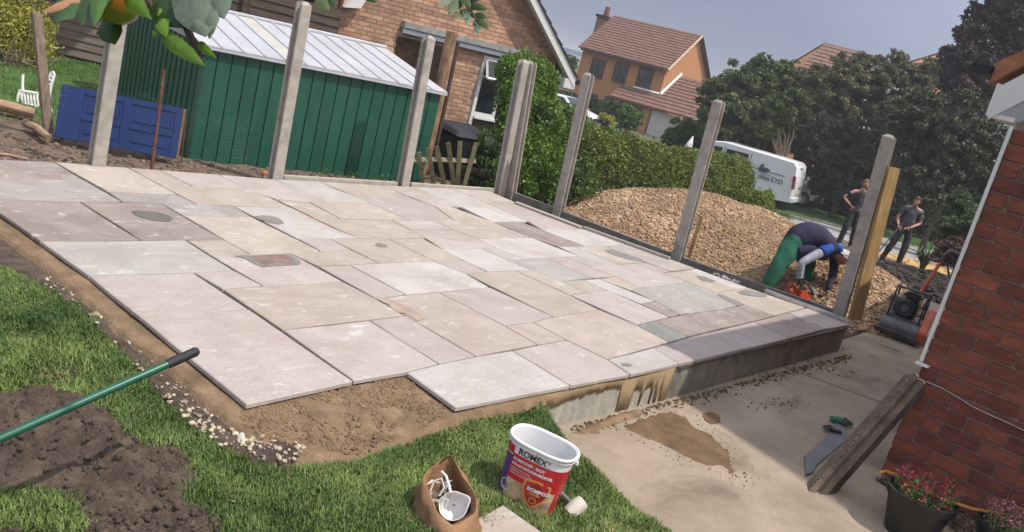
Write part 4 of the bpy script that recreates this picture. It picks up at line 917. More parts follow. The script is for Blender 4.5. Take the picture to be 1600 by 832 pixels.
# chicken wire net: hexagonal wires, leaning along shed
def chicken_wire():
    mt = mat('galvanised wire', (.32, .34, .33), rough=.5, metal=.4, var=.1, scale=10)
    a = g(98, 238, -.1); b = g(400, 262, -.1); u = (b - a); L = u.length; u.normalize(); nrm = Vector((-u.y, u.x, 0)); h = .66; s = .028; m = M()
    def P(x, z): 
        top = 1 if x < L * .55 else 1
        zz = z; return a + u * x + nrm * (.46 - .40 * max(0, min(1, (x / L - .52) / .15)) + .03 * fbm(x, z, 2) - .05 * x / L) + V(0, 0, zz)
    ny = int(h / (s * 1.5)); nx = int(L / (s * 1.73)); r = .0004
    for j in range(ny):
        for i in range(nx):
            x = i * s * 1.73 + (s * .866 if j % 2 else 0); z = j * s * 1.5
            lim = h * (.9 + .1 * math.sin(x * 3)) - .0
            if z > lim or x > L * .93 or rnd.random() < .12: continue
            for p, q in (((x, z), (x + s * .866, z + s * .5)), ((x, z), (x - s * .866, z + s * .5)), ((x - s * .866, z + s * .5), (x - s * .866, z + s * 1.5))):
                A_, B_ = P(*p), P(*q); m.tube([A_, B_], r, 3, cap=False)
    tag(m.build('chicken_wire', mt), 'loose chicken wire netting standing against the green shed behind the door', 'wire netting')
chicken_wire()
# ------------------------------------------------------------------ left: timber post, chair, log, shrub, woven fence
m_old = mat('weathered wood', (.27, .21, .155), rough=.95, var=.25, scale=8, bump=.5, stretch=(4, 4, 1))
b = g(76, 208, -.05); t = up_from(57, 20, b); M_ = M(); u = V(.045, 0, 0); v = V(0, .03, 0)
M_.hexa([b - u - v, b + u - v, b + u + v, b - u + v], [t - u - v, t + u - v, t + u + v, t - u + v]); tag(M_.build('old_fence_post', m_old, bevel=.004), 'weathered leaning timber post between the yellow shrub and blue door', 'timber post')
for pa, pb, r, lb in (((-40, 158, -.0), (54, 178, -.02), .07, 'thick cut log lying by the yellow shrub'), ((40, 192, -.02), (76, 216, -.04), .045, 'old broken timber leaning at the foot of the left timber post'), ((-20, 240, 0), (43, 249, 0), .016, 'thin pale branch lying on the soil at the patio corner')):
    a, b = g(*pa), g(*pb); mid = a.lerp(b, .5) + V(.01, 0, .012); o = M().tube([a, mid, b], [r, r * .95, r * .8], 9).build('log', mat('pale bark', (.36, .24, .16), rough=.95, var=.3, scale=9, bump=.6), smooth=True); tag(o, lb, 'log')
def white_chair():
    # white moulded garden chair lying tipped on its side, with scroll work cut-outs
    mt = mat('white chair paint', (.74, .74, .72), rough=.6, var=.08, scale=5)
    root = thing('garden_chair', 'white ornate metal chair tipped over on the grass behind the post', 'chair', g(55, 170, -.05))
    D = depth(g(55, 165, -.1))
    def P(x, y, d=0): return at(x, y, D + d)
    m = M()
    seat = [P(31, 143), P(58, 146), P(60, 166), P(36, 162)]
    def bar(p, q, r=.014, name='scroll'): return M().tube([p, p.lerp(q, .5) + FW * -.01, q], r, 6).build(name, mt, root, smooth=True)
    for i in range(6):
        t = i / 5; bar(P(33 + 25 * t, 142 + 4 * t), P(36 + 24 * t, 162 + 4 * t), .013, 'seat_slat')
    bar(P(30, 142), P(60, 147), .018, 'seat_rail'); bar(P(34, 162), P(61, 168), .018, 'seat_rail')
    for a, b_, n_ in (((31, 143), (27, 159), 'leg'), ((36, 150), (36, 117), 'leg'), ((46, 163), (60, 171), 'leg'), ((64, 148), (74, 168), 'arm')): bar(P(*a), P(*b_), .016, n_)
    # back: curved outline with slats
    out = [P(70, 147), P(74, 130), P(80, 114), P(83, 113), P(85, 117), P(80, 134), P(77, 152)]
    M().tube(out, .017, 6).build('back_frame', mt, root, smooth=True)
    for t in (.15, .32, .5, .68, .85): a = out[0].lerp(out[2], t); c = out[6].lerp(out[4], t); bar(a, c, .012, 'back_slat')
    bar(P(72, 150), P(85, 184), .015, 'leg'); bar(P(80, 175), P(85, 187), .022, 'leg')
white_chair()
def leafmass(name, blobs, n, size, material, label, cat, parent=None, up=.3, shell=.55, rs=RS, kind=None, group=None, aspect=.6, core=None, clump=0):
    C_ = []; tot = sum((b[3] * b[4] + b[4] * b[5] + b[3] * b[5]) for b in blobs)
    for (x, y, z, rx, ry, rz) in blobs:
        k = int(n * (rx * ry + ry * rz + rx * rz) / tot)
        if clump:      # leaves gathered in many small uneven sprays through the blob
            d = rs.normal(size=(clump, 3)); d /= np.linalg.norm(d, axis=1)[:, None]; cr_ = rs.uniform(.15, 1.12, clump) ** .5
            cc = d * cr_[:, None]; csz = rs.uniform(.10, .26, clump); w_ = csz ** 2; w_ /= w_.sum()
            idx = rs.choice(clump, k, p=w_); e = rs.normal(size=(k, 3)); e /= np.linalg.norm(e, axis=1)[:, None]; e[:, 2] *= .6
            p = cc[idx] + e * (csz[idx] * rs.uniform(.1, 1.15, k) ** .6)[:, None]
            C_.append(np.array([x, y, z]) + p * np.array([rx, ry, rz])); continue
        d = rs.normal(size=(k, 3)); d /= np.linalg.norm(d, axis=1)[:, None]
        r = (shell + (1 - shell) * rs.uniform(0, 1, k) ** .6)
        nz_ = np.array([noise.noise(Vector((a[0] * 2.2 + x, a[1] * 2.2 + y, a[2] * 2.2 + z))) for a in d]); r = r * (1 + .33 * nz_)
        C_.append(np.array([x, y, z]) + d * r[:, None] * np.array([rx, ry, rz]))
    q = leaves(np.concatenate(C_), size, up=up, aspect=aspect, rs=rs); o = tri_soup(name, q, 4, material, parent, kind)
    if label: tag(o, label, cat, group)
    return o
def twig_mass(name, pts, n, material, parent=None, label=None, cat=None, r=.004, reach=.5):
    m = M()
    for _ in range(n):
        p = Vector(rnd.choice(pts)); d = Vector((rnd.gauss(0, 1), rnd.gauss(0, 1), abs(rnd.gauss(.8, .8)))).normalized(); L_ = reach * rnd.uniform(.4, 1); b_ = Vector((rnd.gauss(0, .3), rnd.gauss(0, .3), rnd.gauss(0, .3)))
        m.tube([p, p + d * L_ * .5 + b_ * L_ * .3, p + d * L_ + b_ * L_], [r, r * .8, r * .4], 4, cap=False)
    o = m.build(name, material, parent)
    if label: tag(o, label, cat)
    return o
m_twig = mat('bare twigs', (.28, .22, .16), rough=.9, var=.3, scale=5, island=.3)
m_yel = mat('golden shrub leaves', (.38, .36, .06), rough=.5, var=.35, scale=3, island=.35, trans=.3)
m_leafg = mat('hedge leaves', (.075, .13, .022), rough=.5, var=.4, scale=1.5, island=.45, trans=.25, spec=.35)
m_priv = mat('bright privet leaves', (.13, .24, .035), rough=.45, var=.35, scale=1.5, island=.4, trans=.3, spec=.4)
def yellow_shrub():
    c = at(10, 60, 13.0); base = Vector((c.x, c.y, -.1)); root = thing('golden_shrub', 'yellow green shrub with bare lower twigs in the far left corner', 'shrub', base)
    cs = [at(5, 40, 13.2), at(35, 55, 13), at(-40, 60, 13.2), at(20, 20, 13.3), at(-30, 10, 13.3), at(40, 95, 13.2)]
    leafmass('crown', [(p.x, p.y, p.z, .46, .46, .42) for p in cs[:5]] + [(cs[5].x, cs[5].y, cs[5].z, .2, .2, .32)], 20000, .045, m_yel, None, None, root)
    pts = [at(rnd.uniform(-60, 48), rnd.uniform(95, 150), rnd.uniform(12.6, 13.4)) for _ in range(60)]
    twig_mass('twig', pts, 260, m_twig, root, r=.008, reach=.6)
    q = [at(20, 150, 13.2), at(-20, 140, 13.3), at(40, 130, 13.3)]
    leafmass('lower_leaf', [(p.x, p.y, p.z, .25, .25, .2) for p in q], 3000, .04, m_leafg, None, None, root)
yellow_shrub()
def woven_fence():
    mt = mat('dark creosoted board', (.115, .082, .065), rough=.9, var=.3, scale=5, bump=.5, stretch=(.5, .5, 6)); mt2 = mat('greyed fence board', (.24, .19, .16), rough=.95, var=.3, scale=6, bump=.5, stretch=(.5, .5, 6))
    A = at(40, 68, 14.5); B = at(330, 30, 14.9); zb = -.1; A.z = B.z = zb; root = thing('panel_fence', 'dark brown overlapping board fence beyond the back lawn', 'fence', A)
    d = (B - A); L = d.length; d.normalize(); nrm = Vector((-d.y, d.x, 0)); s0 = -1.6
    for k in range(4):
        x0 = s0 + k * 1.62
        for z in range(13):
            zz = zb + .05 + z * .135; m = M(); tl = nrm * .02; sag = rnd.uniform(-.012, .012)
            a = A + d * (x0 + .06); b_ = A + d * (x0 + 1.56); a.z = b_.z = 0
            m.hexa([a + V(0, 0, zz) - tl, b_ + V(0, 0, zz + sag) - tl, b_ + V(0, 0, zz + sag) - tl * .3, a + V(0, 0, zz) - tl * .3], [a + V(0, 0, zz + .15), b_ + V(0, 0, zz + .15 + sag), b_ + tl + V(0, 0, zz + .15 + sag), a + tl + V(0, 0, zz + .15)])
            m.build('fence_board', mt2 if z < 6 and k == 1 else mt, root)
        p = A + d * x0; p.z = zb + .9; M().box(p - nrm * .04, (.1, .08, 1.9), Matrix.Rotation(math.atan2(d.y, d.x), 3, 'Z')).build('post', mt, root, bevel=.005)
woven_fence()
# ------------------------------------------------------------------ neighbouring brick bungalow
m_buff = mat('buff orange brick', (.47, .275, .185), rough=.9, var=.22, scale=3, bump=.4, bscale=40, island=.26)
m_bmort = mat('pale mortar joints', (.46, .38, .31), rough=1, var=.1, scale=10)
m_white = mat('white upvc', (.72, .72, .70))
m_glass = glass_dark()
m_bshade = mat('shade toned brick', (.20, .115, .085), rough=.9, var=.22, scale=3, bump=.4, bscale=40, island=.26)  # buff brick coloured darker to stand for shade on the rear wing
def brickwork(name, root, A, u, outn, w, zlo, zhi, inside, mt, mm, ph=.078, pl=.235, th=.012, back=.10):
    """bricks proud of a mortar wall; A origin at z=0, u along, outn towards viewer; inside(s,z)->bool"""
    m = M(); rows = int((zhi - zlo) / ph)
    for r in range(rows):
        z = zlo + r * ph; n = int(w / pl) + 2
        for i in range(n):
            s = i * pl - (pl / 2 if r % 2 else 0); s0 = max(0, s + .005); s1 = min(w, s + pl - .006)
            if s1 - s0 < .03: continue
            c = (s0 + s1) / 2
            if not (inside(s0 + .01, z + ph / 2) and inside(s1 - .01, z + ph / 2)): 
                if not inside(c, z + ph / 2): continue
            a = A + u * s0; b_ = A + u * s1; o = outn * th; zz0 = z + .006; zz1 = z + ph - .006
            m.add([a + V(0, 0, zz0) + o, b_ + V(0, 0, zz0) + o, b_ + V(0, 0, zz1) + o, a + V(0, 0, zz1) + o, a + V(0, 0, zz0), b_ + V(0, 0, zz0), b_ + V(0, 0, zz1), a + V(0, 0, zz1)],
                  [(0, 1, 2, 3), (0, 4, 5, 1), (3, 2, 6, 7), (0, 3, 7, 4), (1, 5, 6, 2)])
    return m.build(name, mt, root, kind='stuff')
def bungalow():
    # gable plane through two ground points
    GA = at(500, 120, 15.8); GB = at(870, 118, 18.4); GA.z = GB.z = 0
    u = (GB - GA).normalized(); nb = Vector((-u.y, u.x, 0)); out = -nb
    root = thing('brick_bungalow', 'buff brick bungalow gable with white barge board behind the shed', 'house', V(GA.x, GA.y, -.9))
    a2, b2 = xy(GA), xy(GB)
    def S(px, py): p = onp(px, py, a2, b2); return ((p - GA).dot(u), p.z)
    eR = S(868, 100); apex_s, apex_z = S(760, -70)
    pk = S(815, -5); slope = (pk[1] - eR[1]) / (pk[0] - eR[0])
    zl = -.95; sL = S(513, 60)[0]; w_ = eR[0] - sL; A = GA + u * sL
    er = eR[0] - sL; ez = eR[1] + .12
    span_top = 4.3
    def roofz(s): return ez + (er - s) * (-slope)
    ridge_s = er - 4.6
    def rz(s): return roofz(max(s, ridge_s)) if s >= ridge_s else roofz(ridge_s) - (ridge_s - s) * (-slope)
    # recess region (porch) and window hole in (s,z)
    rec = [S(622, 48), S(716, 72), S(690, 235), S(606, 215)]; recs = (rec[0][0] - sL, rec[1][0] - sL - 0.0)
    win = [S(755, 86), S(800, 98), S(775, 190), S(736, 182)]; ws0 = (S(754, 86)[0] + S(735, 180)[0]) / 2 - sL; ws1 = ws0 + 1.25; wz1 = S(778, 92)[1]; wz0 = S(758, 184)[1]
    lin_z = S(700, 75)[1]
    def inside(s, z):
        if z > rz(s) - .05: return False
        if ws0 - .03 < s < ws1 + .03 and z < wz1 + .03: return False
        if recs[0] < s < recs[1] and z < lin_z: return False
        return True
    # wall body in pieces around openings
    def piece(name, s0, s1, z0, z1, mt, d=.25, o=0.0):
        p, q = A + u * s0 + out * o, A + u * s1 + out * o; m = M(); m.hexa([p + V(0, 0, z0), q + V(0, 0, z0), q + nb * d + V(0, 0, z0), p + nb * d + V(0, 0, z0)], [p + V(0, 0, z1), q + V(0, 0, z1), q + nb * d + V(0, 0, z1), p + nb * d + V(0, 0, z1)]); return m.build(name, mt, root)
    def gpoly(name, pts, mt, d=.25):
        m = M(); m.prism([A + u * s + V(0, 0, z) for s, z in pts], nb * d); return m.build(name, mt, root)
    gpoly('wall', [(0, lin_z + .002), (er, lin_z + .002), (er, roofz(er) - .05), (ridge_s, rz(ridge_s) - .05), (0, rz(0) - .05)], m_bmort)
    piece('wall', 0, recs[0], zl, lin_z, m_bmort); piece('wall', recs[1], ws0, zl, lin_z, m_bmort); piece('wall', ws1, er, zl, lin_z, m_bmort)
    brickwork('brick', root, A, u, out, er, zl, rz(ridge_s), inside, m_buff, m_bmort)
    # recess back and side walls
    def inr(s, z): return True
    Ar = A + u * recs[0] + nb * .9; piece2 = M(); q = Ar + u * (recs[1] - recs[0])
    piece2.hexa([Ar + V(0, 0, zl), q + V(0, 0, zl), q + nb * .1 + V(0, 0, zl), Ar + nb * .1 + V(0, 0, zl)], [Ar + V(0, 0, lin_z), q + V(0, 0, lin_z), q + nb * .1 + V(0, 0, lin_z), Ar + nb * .1 + V(0, 0, lin_z)]); piece2.build('porch_wall', m_bmort, root)
    brickwork('porch_brick', root, Ar, u, out, recs[1] - recs[0], zl, lin_z, inr, m_buff, m_bmort)
    # concrete lintel / flat canopy over porch and window
    c0 = S(627, 36); c1 = S(800, 90)
    z1 = S(715, 54)[1]; z0 = S(715, 72)[1]
    mL = mat('grey concrete lintel', (.33, .33, .31), rough=.9, var=.2, scale=8, bump=.4)
    piece('lintel', c0[0] - sL, c1[0] - sL + .15, (z0 + z1) / 2, z1, mL, d=.3, o=.16)
    piece('canopy_fascia', c0[0] - sL, c1[0] - sL + .12, z0, (z0 + z1) / 2 - .003, mat('grey painted fascia', (.26, .28, .34), rough=.6, var=.08, scale=4), d=.05, o=.14)
    # window: frame, mullion, top light ajar
    fw = .07
    wr = M()
    def fr(name, s0, s1, z0_, z1_, o=.05, d=.07, mt=m_white, par=root, bev=.004):
        p, q_ = A + u * s0 + out * o, A + u * s1 + out * o; m = M(); m.hexa([p + V(0, 0, z0_), q_ + V(0, 0, z0_), q_ + nb * d + V(0, 0, z0_), p + nb * d + V(0, 0, z0_)], [p + V(0, 0, z1_), q_ + V(0, 0, z1_), q_ + nb * d + V(0, 0, z1_), p + nb * d + V(0, 0, z1_)]); return m.build(name, mt, par, bevel=bev)
    W_ = fr('window', ws0, ws0 + fw, wz0 - .95, wz1)
    mid = ws0 + .52
    for a, b_, c, d_ in ((ws1 - fw, ws1, wz0, wz1), (mid - .03, mid + .03, wz0 + .081, wz1 - fw - .001), (ws0 + fw + .001, ws1 - fw - .001, wz1 - fw, wz1), (ws0 + fw + .001, ws1 - fw - .001, wz0, wz0 + .08)): fr('frame', a, b_, c, d_, par=W_)
    zt = wz1 - .42; fr('transom', ws0 + fw + .001, mid - .031, zt, zt + .05, par=W_)
    fr('glass', ws0 + fw, ws1 - fw, wz0 + .08, wz1 - fw, o=.005, d=.01, mt=m_glass, par=W_, bev=0)
    # open top light: frame tilted outward
    tl_ = A + u * (ws0 + fw) + V(0, 0, wz1 - fw) + out * .06; tr_ = A + u * (mid - .03) + V(0, 0, wz1 - fw) + out * .06; dn_ = V(0, 0, -.33) + out * .16
    for a, b_ in ((tl_, tr_), (tl_ + dn_, tr_ + dn_), (tl_, tl_ + dn_), (tr_, tr_ + dn_)): M().tube([a, b_], .028, 4).build('top_light', m_white, W_)
    M().poly([tl_, tr_, tr_ + dn_, tl_ + dn_]).build('glass', m_glass, W_)
    # cladding boards below window
    mcl = mat('brown cladding', (.085, .048, .045), rough=.7, var=.2, scale=4); fr('sill', ws0 + fw, ws1 + .03, wz0 - .05, wz0 - .002, o=.1, d=.1)
    for k in range(7): fr('cladding_board', ws0 + fw + .001, ws1, wz0 - .06 - .125 * (k + 1) + .006, wz0 - .06 - .125 * k, o=.02 + .0, d=.03, mt=mcl)
    # barge board, soffit, roof edge
    e0 = A + u * (er + .38) + V(0, 0, roofz(er + .38)); e1 = A + u * ridge_s + V(0, 0, rz(ridge_s)); o = out * .30; th = V(0, 0, .0)
    m = M(); m.hexa([e0 + o - V(0, 0, .16), e1 + o - V(0, 0, .16), e1 + o + out * .03 - V(0, 0, .16), e0 + o + out * .03 - V(0, 0, .16)], [e0 + o + V(0, 0, .04), e1 + o + V(0, 0, .04), e1 + o + out * .03 + V(0, 0, .04), e0 + o + out * .03 + V(0, 0, .04)]); m.build('barge_board', m_white, root, bevel=.004)
    m = M(); m.hexa([e0 - V(0, 0, .05), e1 - V(0, 0, .05), e1 + o - V(0, 0, .05), e0 + o - V(0, 0, .05)], [e0 - V(0, 0, .03), e1 - V(0, 0, .03), e1 + o - V(0, 0, .03), e0 + o - V(0, 0, .03)]); m.build('soffit', m_white, root)
    mt = mat('dark concrete roof tile', (.06, .055, .052), rough=.9, var=.3, scale=6)
    n = 26
    for i in range(n):       # tile courses seen on edge
        p0 = e0.lerp(e1, i / n) + V(0, 0, .045); p1 = e0.lerp(e1, (i + 1) / n) + V(0, 0, .045); m = M(); bk = nb * 7; fo = out * .36; k = V(0, 0, .06)
        m.hexa([p0 + fo, p1 + fo, p1 + bk, p0 + bk], [p0 + fo + k, p1 + fo + k * .35, p1 + bk + k * .35, p0 + bk + k]); m.build('tile_course', mt, root)
    # boxed eaves end
    p = A + u * (er + .25) + V(0, 0, roofz(er + .38) - .09) + out * .17; M().box(p, (.30, .30, .2), Matrix.Rotation(math.atan2(u.y, u.x), 3, 'Z')).build('eaves_box', m_white, root, bevel=.01)
    p = e0 + out * .34 + V(0, 0, -.02) + u * .04; M().tube([p, p + nb * 3], .06, 10).build('gutter', mat('black plastic', (.014, .014, .016)), root, smooth=True)
    # left slope beyond the ridge
    l0 = A + u * (ridge_s - 4.6) + V(0, 0, rz(ridge_s - 4.6)); m = M(); fo = out * .3; m.hexa([e1 + fo, l0 + fo, l0 + nb * 7, e1 + nb * 7], [e1 + fo + V(0, 0, .08), l0 + fo + V(0, 0, .08), l0 + nb * 7 + V(0, 0, .08), e1 + nb * 7 + V(0, 0, .08)]); m.build('roof', mt, root)
    # side wall going back (right)
    m = M(); p = A + u * er + V(0, 0, zl); m.hexa([p, p + nb * 7, p + nb * 7 - u * .2, p - u * .2], [q_ + V(0, 0, ez - zl) for q_ in (p, p + nb * 7, p + nb * 7 - u * .2, p - u * .2)]); m.build('side_wall', m_buff, root)
    # downpipe at left end and white eaves corner
    pt = S(520, 0); p0 = A + u * .05 + out * .12; M().tube([p0 + V(0, 0, 4.0), p0 + V(0, 0, zl)], .045, 8).build('downpipe', mat('brown downpipe', (.09, .035, .028), rough=.5), root, smooth=True)
    m = M(); q0 = A + u * .1 + out * .2; pz = S(524, 8)[1]; m.hexa([q0 + V(0, 0, pz), q0 + u * .3 + V(0, 0, pz + .05), q0 + u * .3 + nb * .3 + V(0, 0, pz + .05), q0 + nb * .3 + V(0, 0, pz)], [q0 + V(0, 0, pz + .35) + u * .3, q0 + u * .5 + V(0, 0, pz + .5), q0 + u * .5 + nb * .3 + V(0, 0, pz + .5), q0 + nb * .3 + V(0, 0, pz + .35) + u * .3]); m.build('verge_end', m_white, root)
    return root, A, u, nb, out, sL
BR, BA, BU, BNB, BOUT, BSL = bungalow()
# second wing further left and back, brick coloured darker for shade, with white double window
def wing():
    A = at(230, 60, 17.6); B = at(513, 60, 17.9); A.z = B.z = 0; u = (B - A).normalized(); out = Vector((u.y, -u.x, 0)); nb = -out
    root = thing('rear_wing', 'shaded buff brick wing with a small white window above the shed roof', 'house', V(A.x, A.y, -.4)); a2, b2 = xy(A), xy(B)
    def S(px, py): p = onp(px, py, a2, b2); return ((p - A).dot(u), p.z)
    w_ = (B - A).length; top = S(430, -60)[1]
    s0 = S(401, 12)[0]; s1 = S(449, 22)[0]; z1 = (S(403, 12)[1] + S(449, 22)[1]) / 2; z0 = z1 - .9
    def inside(s, z): return not (s0 < s < s1 and z0 < z < z1)
    m = M(); m.hexa([A + V(0, 0, -.4), B + V(0, 0, -.4), B + nb * .3 + V(0, 0, -.4), A + nb * .3 + V(0, 0, -.4)], [q + V(0, 0, top + .4) for q in (A, B, B + nb * .3, A + nb * .3)]); m.build('wall', m_bmort, root)
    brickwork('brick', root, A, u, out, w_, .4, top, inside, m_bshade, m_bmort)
    def fr(name, a, b_, c, d_, o, d, mt, par): 
        p, q_ = A + u * a + out * o, A + u * b_ + out * o; mm = M(); mm.hexa([p + V(0, 0, c), q_ + V(0, 0, c), q_ + nb * d + V(0, 0, c), p + nb * d + V(0, 0, c)], [p + V(0, 0, d_), q_ + V(0, 0, d_), q_ + nb * d + V(0, 0, d_), p + nb * d + V(0, 0, d_)]); return mm.build(name, mt, par, bevel=.003)
    W_ = fr('window', s0, s0 + .06, z0, z1, .05, .06, m_white, root); mid = (s0 + s1) / 2
    for a, b_, c, d_ in ((s1 - .06, s1, z0, z1), (mid - .05, mid + .05, z0, z1 - .071), (s0 + .061, s1 - .061, z1 - .07, z1)): fr('frame', a, b_, c, d_, .05, .06, m_white, W_)
    fr('glass', s0 + .05, s1 - .05, z0, z1 - .05, .02, .02, m_glass, W_)
    a = S(460, 10)[0]; fr('door_recess', a, a + .18, -.3, 2.6, .03, .04, mat('dark brown paint', (.02, .018, .02), rough=.5), root)
    p0 = B - u * .12 + out * .12
    m = M(); q0 = A + out * .3; q1 = B + out * .3 - u * .1; z = S(480, -6)[1]; m.hexa([q0 + V(0, 0, z), q1 + V(0, 0, z), q1 + nb * .2 + V(0, 0, z), q0 + nb * .2 + V(0, 0, z)], [v + V(0, 0, .14) for v in (q0 + V(0, 0, z), q1 + V(0, 0, z), q1 + nb * .2 + V(0, 0, z), q0 + nb * .2 + V(0, 0, z))]); m.build('fascia', m_white, root)
wing()
# timber poles beside the shed, wheelie bin, picket fence
m_pole = mat('old brown pole', (.30, .19, .11), rough=.9, var=.35, scale=6, bump=.5, stretch=(3, 3, .8))
b = at(664, 245, 12.4); t = up_from(707, 50, b); o = M().tube([b - V(0, 0, .25), b.lerp(t, .5) + V(.01, 0, 0), t], [.095, .085, .078], 10).build('timber_pole', m_pole, smooth=True); tag(o, 'thick weathered timber pole beside the right end of the shed', 'timber pole')
b = at(679, 245, 12.7); t = up_from(715, 66, b); o = M().tube([b - V(0, 0, .5), t], [.04, .035], 8).build('timber_pole', mat('dark wet pole', (.075, .05, .04), rough=.8, var=.3, scale=6), smooth=True); tag(o, 'thin dark pole standing just right of the thick timber pole', 'timber pole')
b = at(684, 240, 13.2); t = up_from(686, 205, b); o = M().tube([b - V(0, 0, .5), t], [.035, .035], 6).build('timber_stake', m_pole, smooth=True); tag(o, 'short stake behind the picket fence by the black bin', 'stake')
def wheelie_bin():
    mt = mat('black bin plastic', (.018, .02, .023), rough=.45, var=.2, scale=4); D = 13.0
    c = at(718, 240, D); zb = -.5; root = thing('wheelie_bin', 'black wheeled bin standing between picket fence and brick wall', 'bin', V(c.x, c.y, zb))
    top = at(718, 207, D).z; R = Matrix.Rotation(math.radians(-14), 3, 'Z'); h = top - zb
    M().box(V(c.x, c.y, zb + h / 2), (.56, .64, h), R, taper=1.16).build('bin_body', mt, root, bevel=.02, smooth=True)
    m = M(); z = top; hw, hd = .37, .41
    P = [R @ Vector(v) + V(c.x, c.y, z) for v in ((-hw, -hd, 0), (hw, -hd, 0), (hw, hd, .05), (-hw, hd, .05), (-hw * .8, -hd * .7, .07), (hw * .8, -hd * .7, .07), (hw * .8, hd * .9, .12), (-hw * .8, hd * .9, .12))]
    m.hexa(P[:4], P[4:]); m.build('lid', mt, root, bevel=.012, smooth=True)
    a = R @ Vector((-hw * .8, hd + .03, .05)) + V(c.x, c.y, z); b_ = R @ Vector((hw * .8, hd + .03, .05)) + V(c.x, c.y, z); M().tube([a, b_], .018, 8).build('handle', mt, root, smooth=True)
    for s in (-1, 1):
        p = R @ Vector((s * .26, .24, 0)) + V(c.x, c.y, zb + .1); q = R @ Vector((s * .31, .24, 0)) + V(c.x, c.y, zb + .1); M().tube([p, q], .1, 14).build('wheel', mt, root, smooth=True)
wheelie_bin()
def picket():
    mt = mat('mossy picket timber', (.21, .195, .105), rough=.95, var=.3, scale=7, bump=.5); mt2 = mat('grey picket timber', (.25, .21, .16), rough=.95, var=.3, scale=7, bump=.5)
    PA_, PB_ = (7.4, 8.05), (9.4, 7.9)
    root = thing('picket_fence', 'broken picket fence with splayed mossy pales between two concrete posts', 'fence', onp(690, 285, PA_, PB_))
    def bar(p, q, w_, mt_, name, d=0.0, th=.018):
        a, b_ = onp(*p, PA_, PB_) + V(0, d, 0), onp(*q, PA_, PB_) + V(0, d, 0); ax = (b_ - a).normalized(); s = ax.cross(FW).normalized() * w_ / 2; f = s.cross(ax).normalized() * th / 2
        m = M(); m.hexa([a - s - f, a + s - f, a + s + f, a - s + f], [b_ - s - f, b_ + s - f, b_ + s + f, b_ - s + f]); m.build(name, mt_, root, bevel=.002)
    for i, (p, q, d) in enumerate((((640, 286), (645, 255), .06), ((660, 290), (654, 238), 0), ((678, 291), (669, 232), 0), ((695, 291), (682, 229), 0), ((710, 292), (700, 223), 0), ((715, 292), (719, 221), 0), ((722, 293), (742, 222), -.03), ((661, 262), (658, 250), .05))):
        bar(p, q, .06, mt if i not in (0, 7) else mt2, 'picket', d)
    bar((642, 252), (672, 250), .06, mt2, 'rail', .03); bar((672, 250), (746, 253), .06, mt2, 'rail', .032); bar((645, 288), (712, 289), .035, mt2, 'rail', .03)
    o = M().tube([at(716, 262, 12.4), at(757, 272, 12.2)], .05, 8).build('log', mat('dark wet pole', (.075, .05, .04)), smooth=True); tag(o, 'dark pole lying behind the splayed pickets', 'pole')
picket()
for lb, px, py in (('small orange brick piece on the soil beside the second post', 413, 271), ):
    p = g(px, py, -.02); P_, f_ = icos([tuple(p)], [.05], flat=(1.3, .8, .7)); o = M().add([tuple(v) for v in P_[0]], f_).build('brick_bit', mat('orange brick bit', (.50, .20, .09), rough=.9, var=.2, scale=20), bevel=.004); tag(o, lb, 'brick piece')
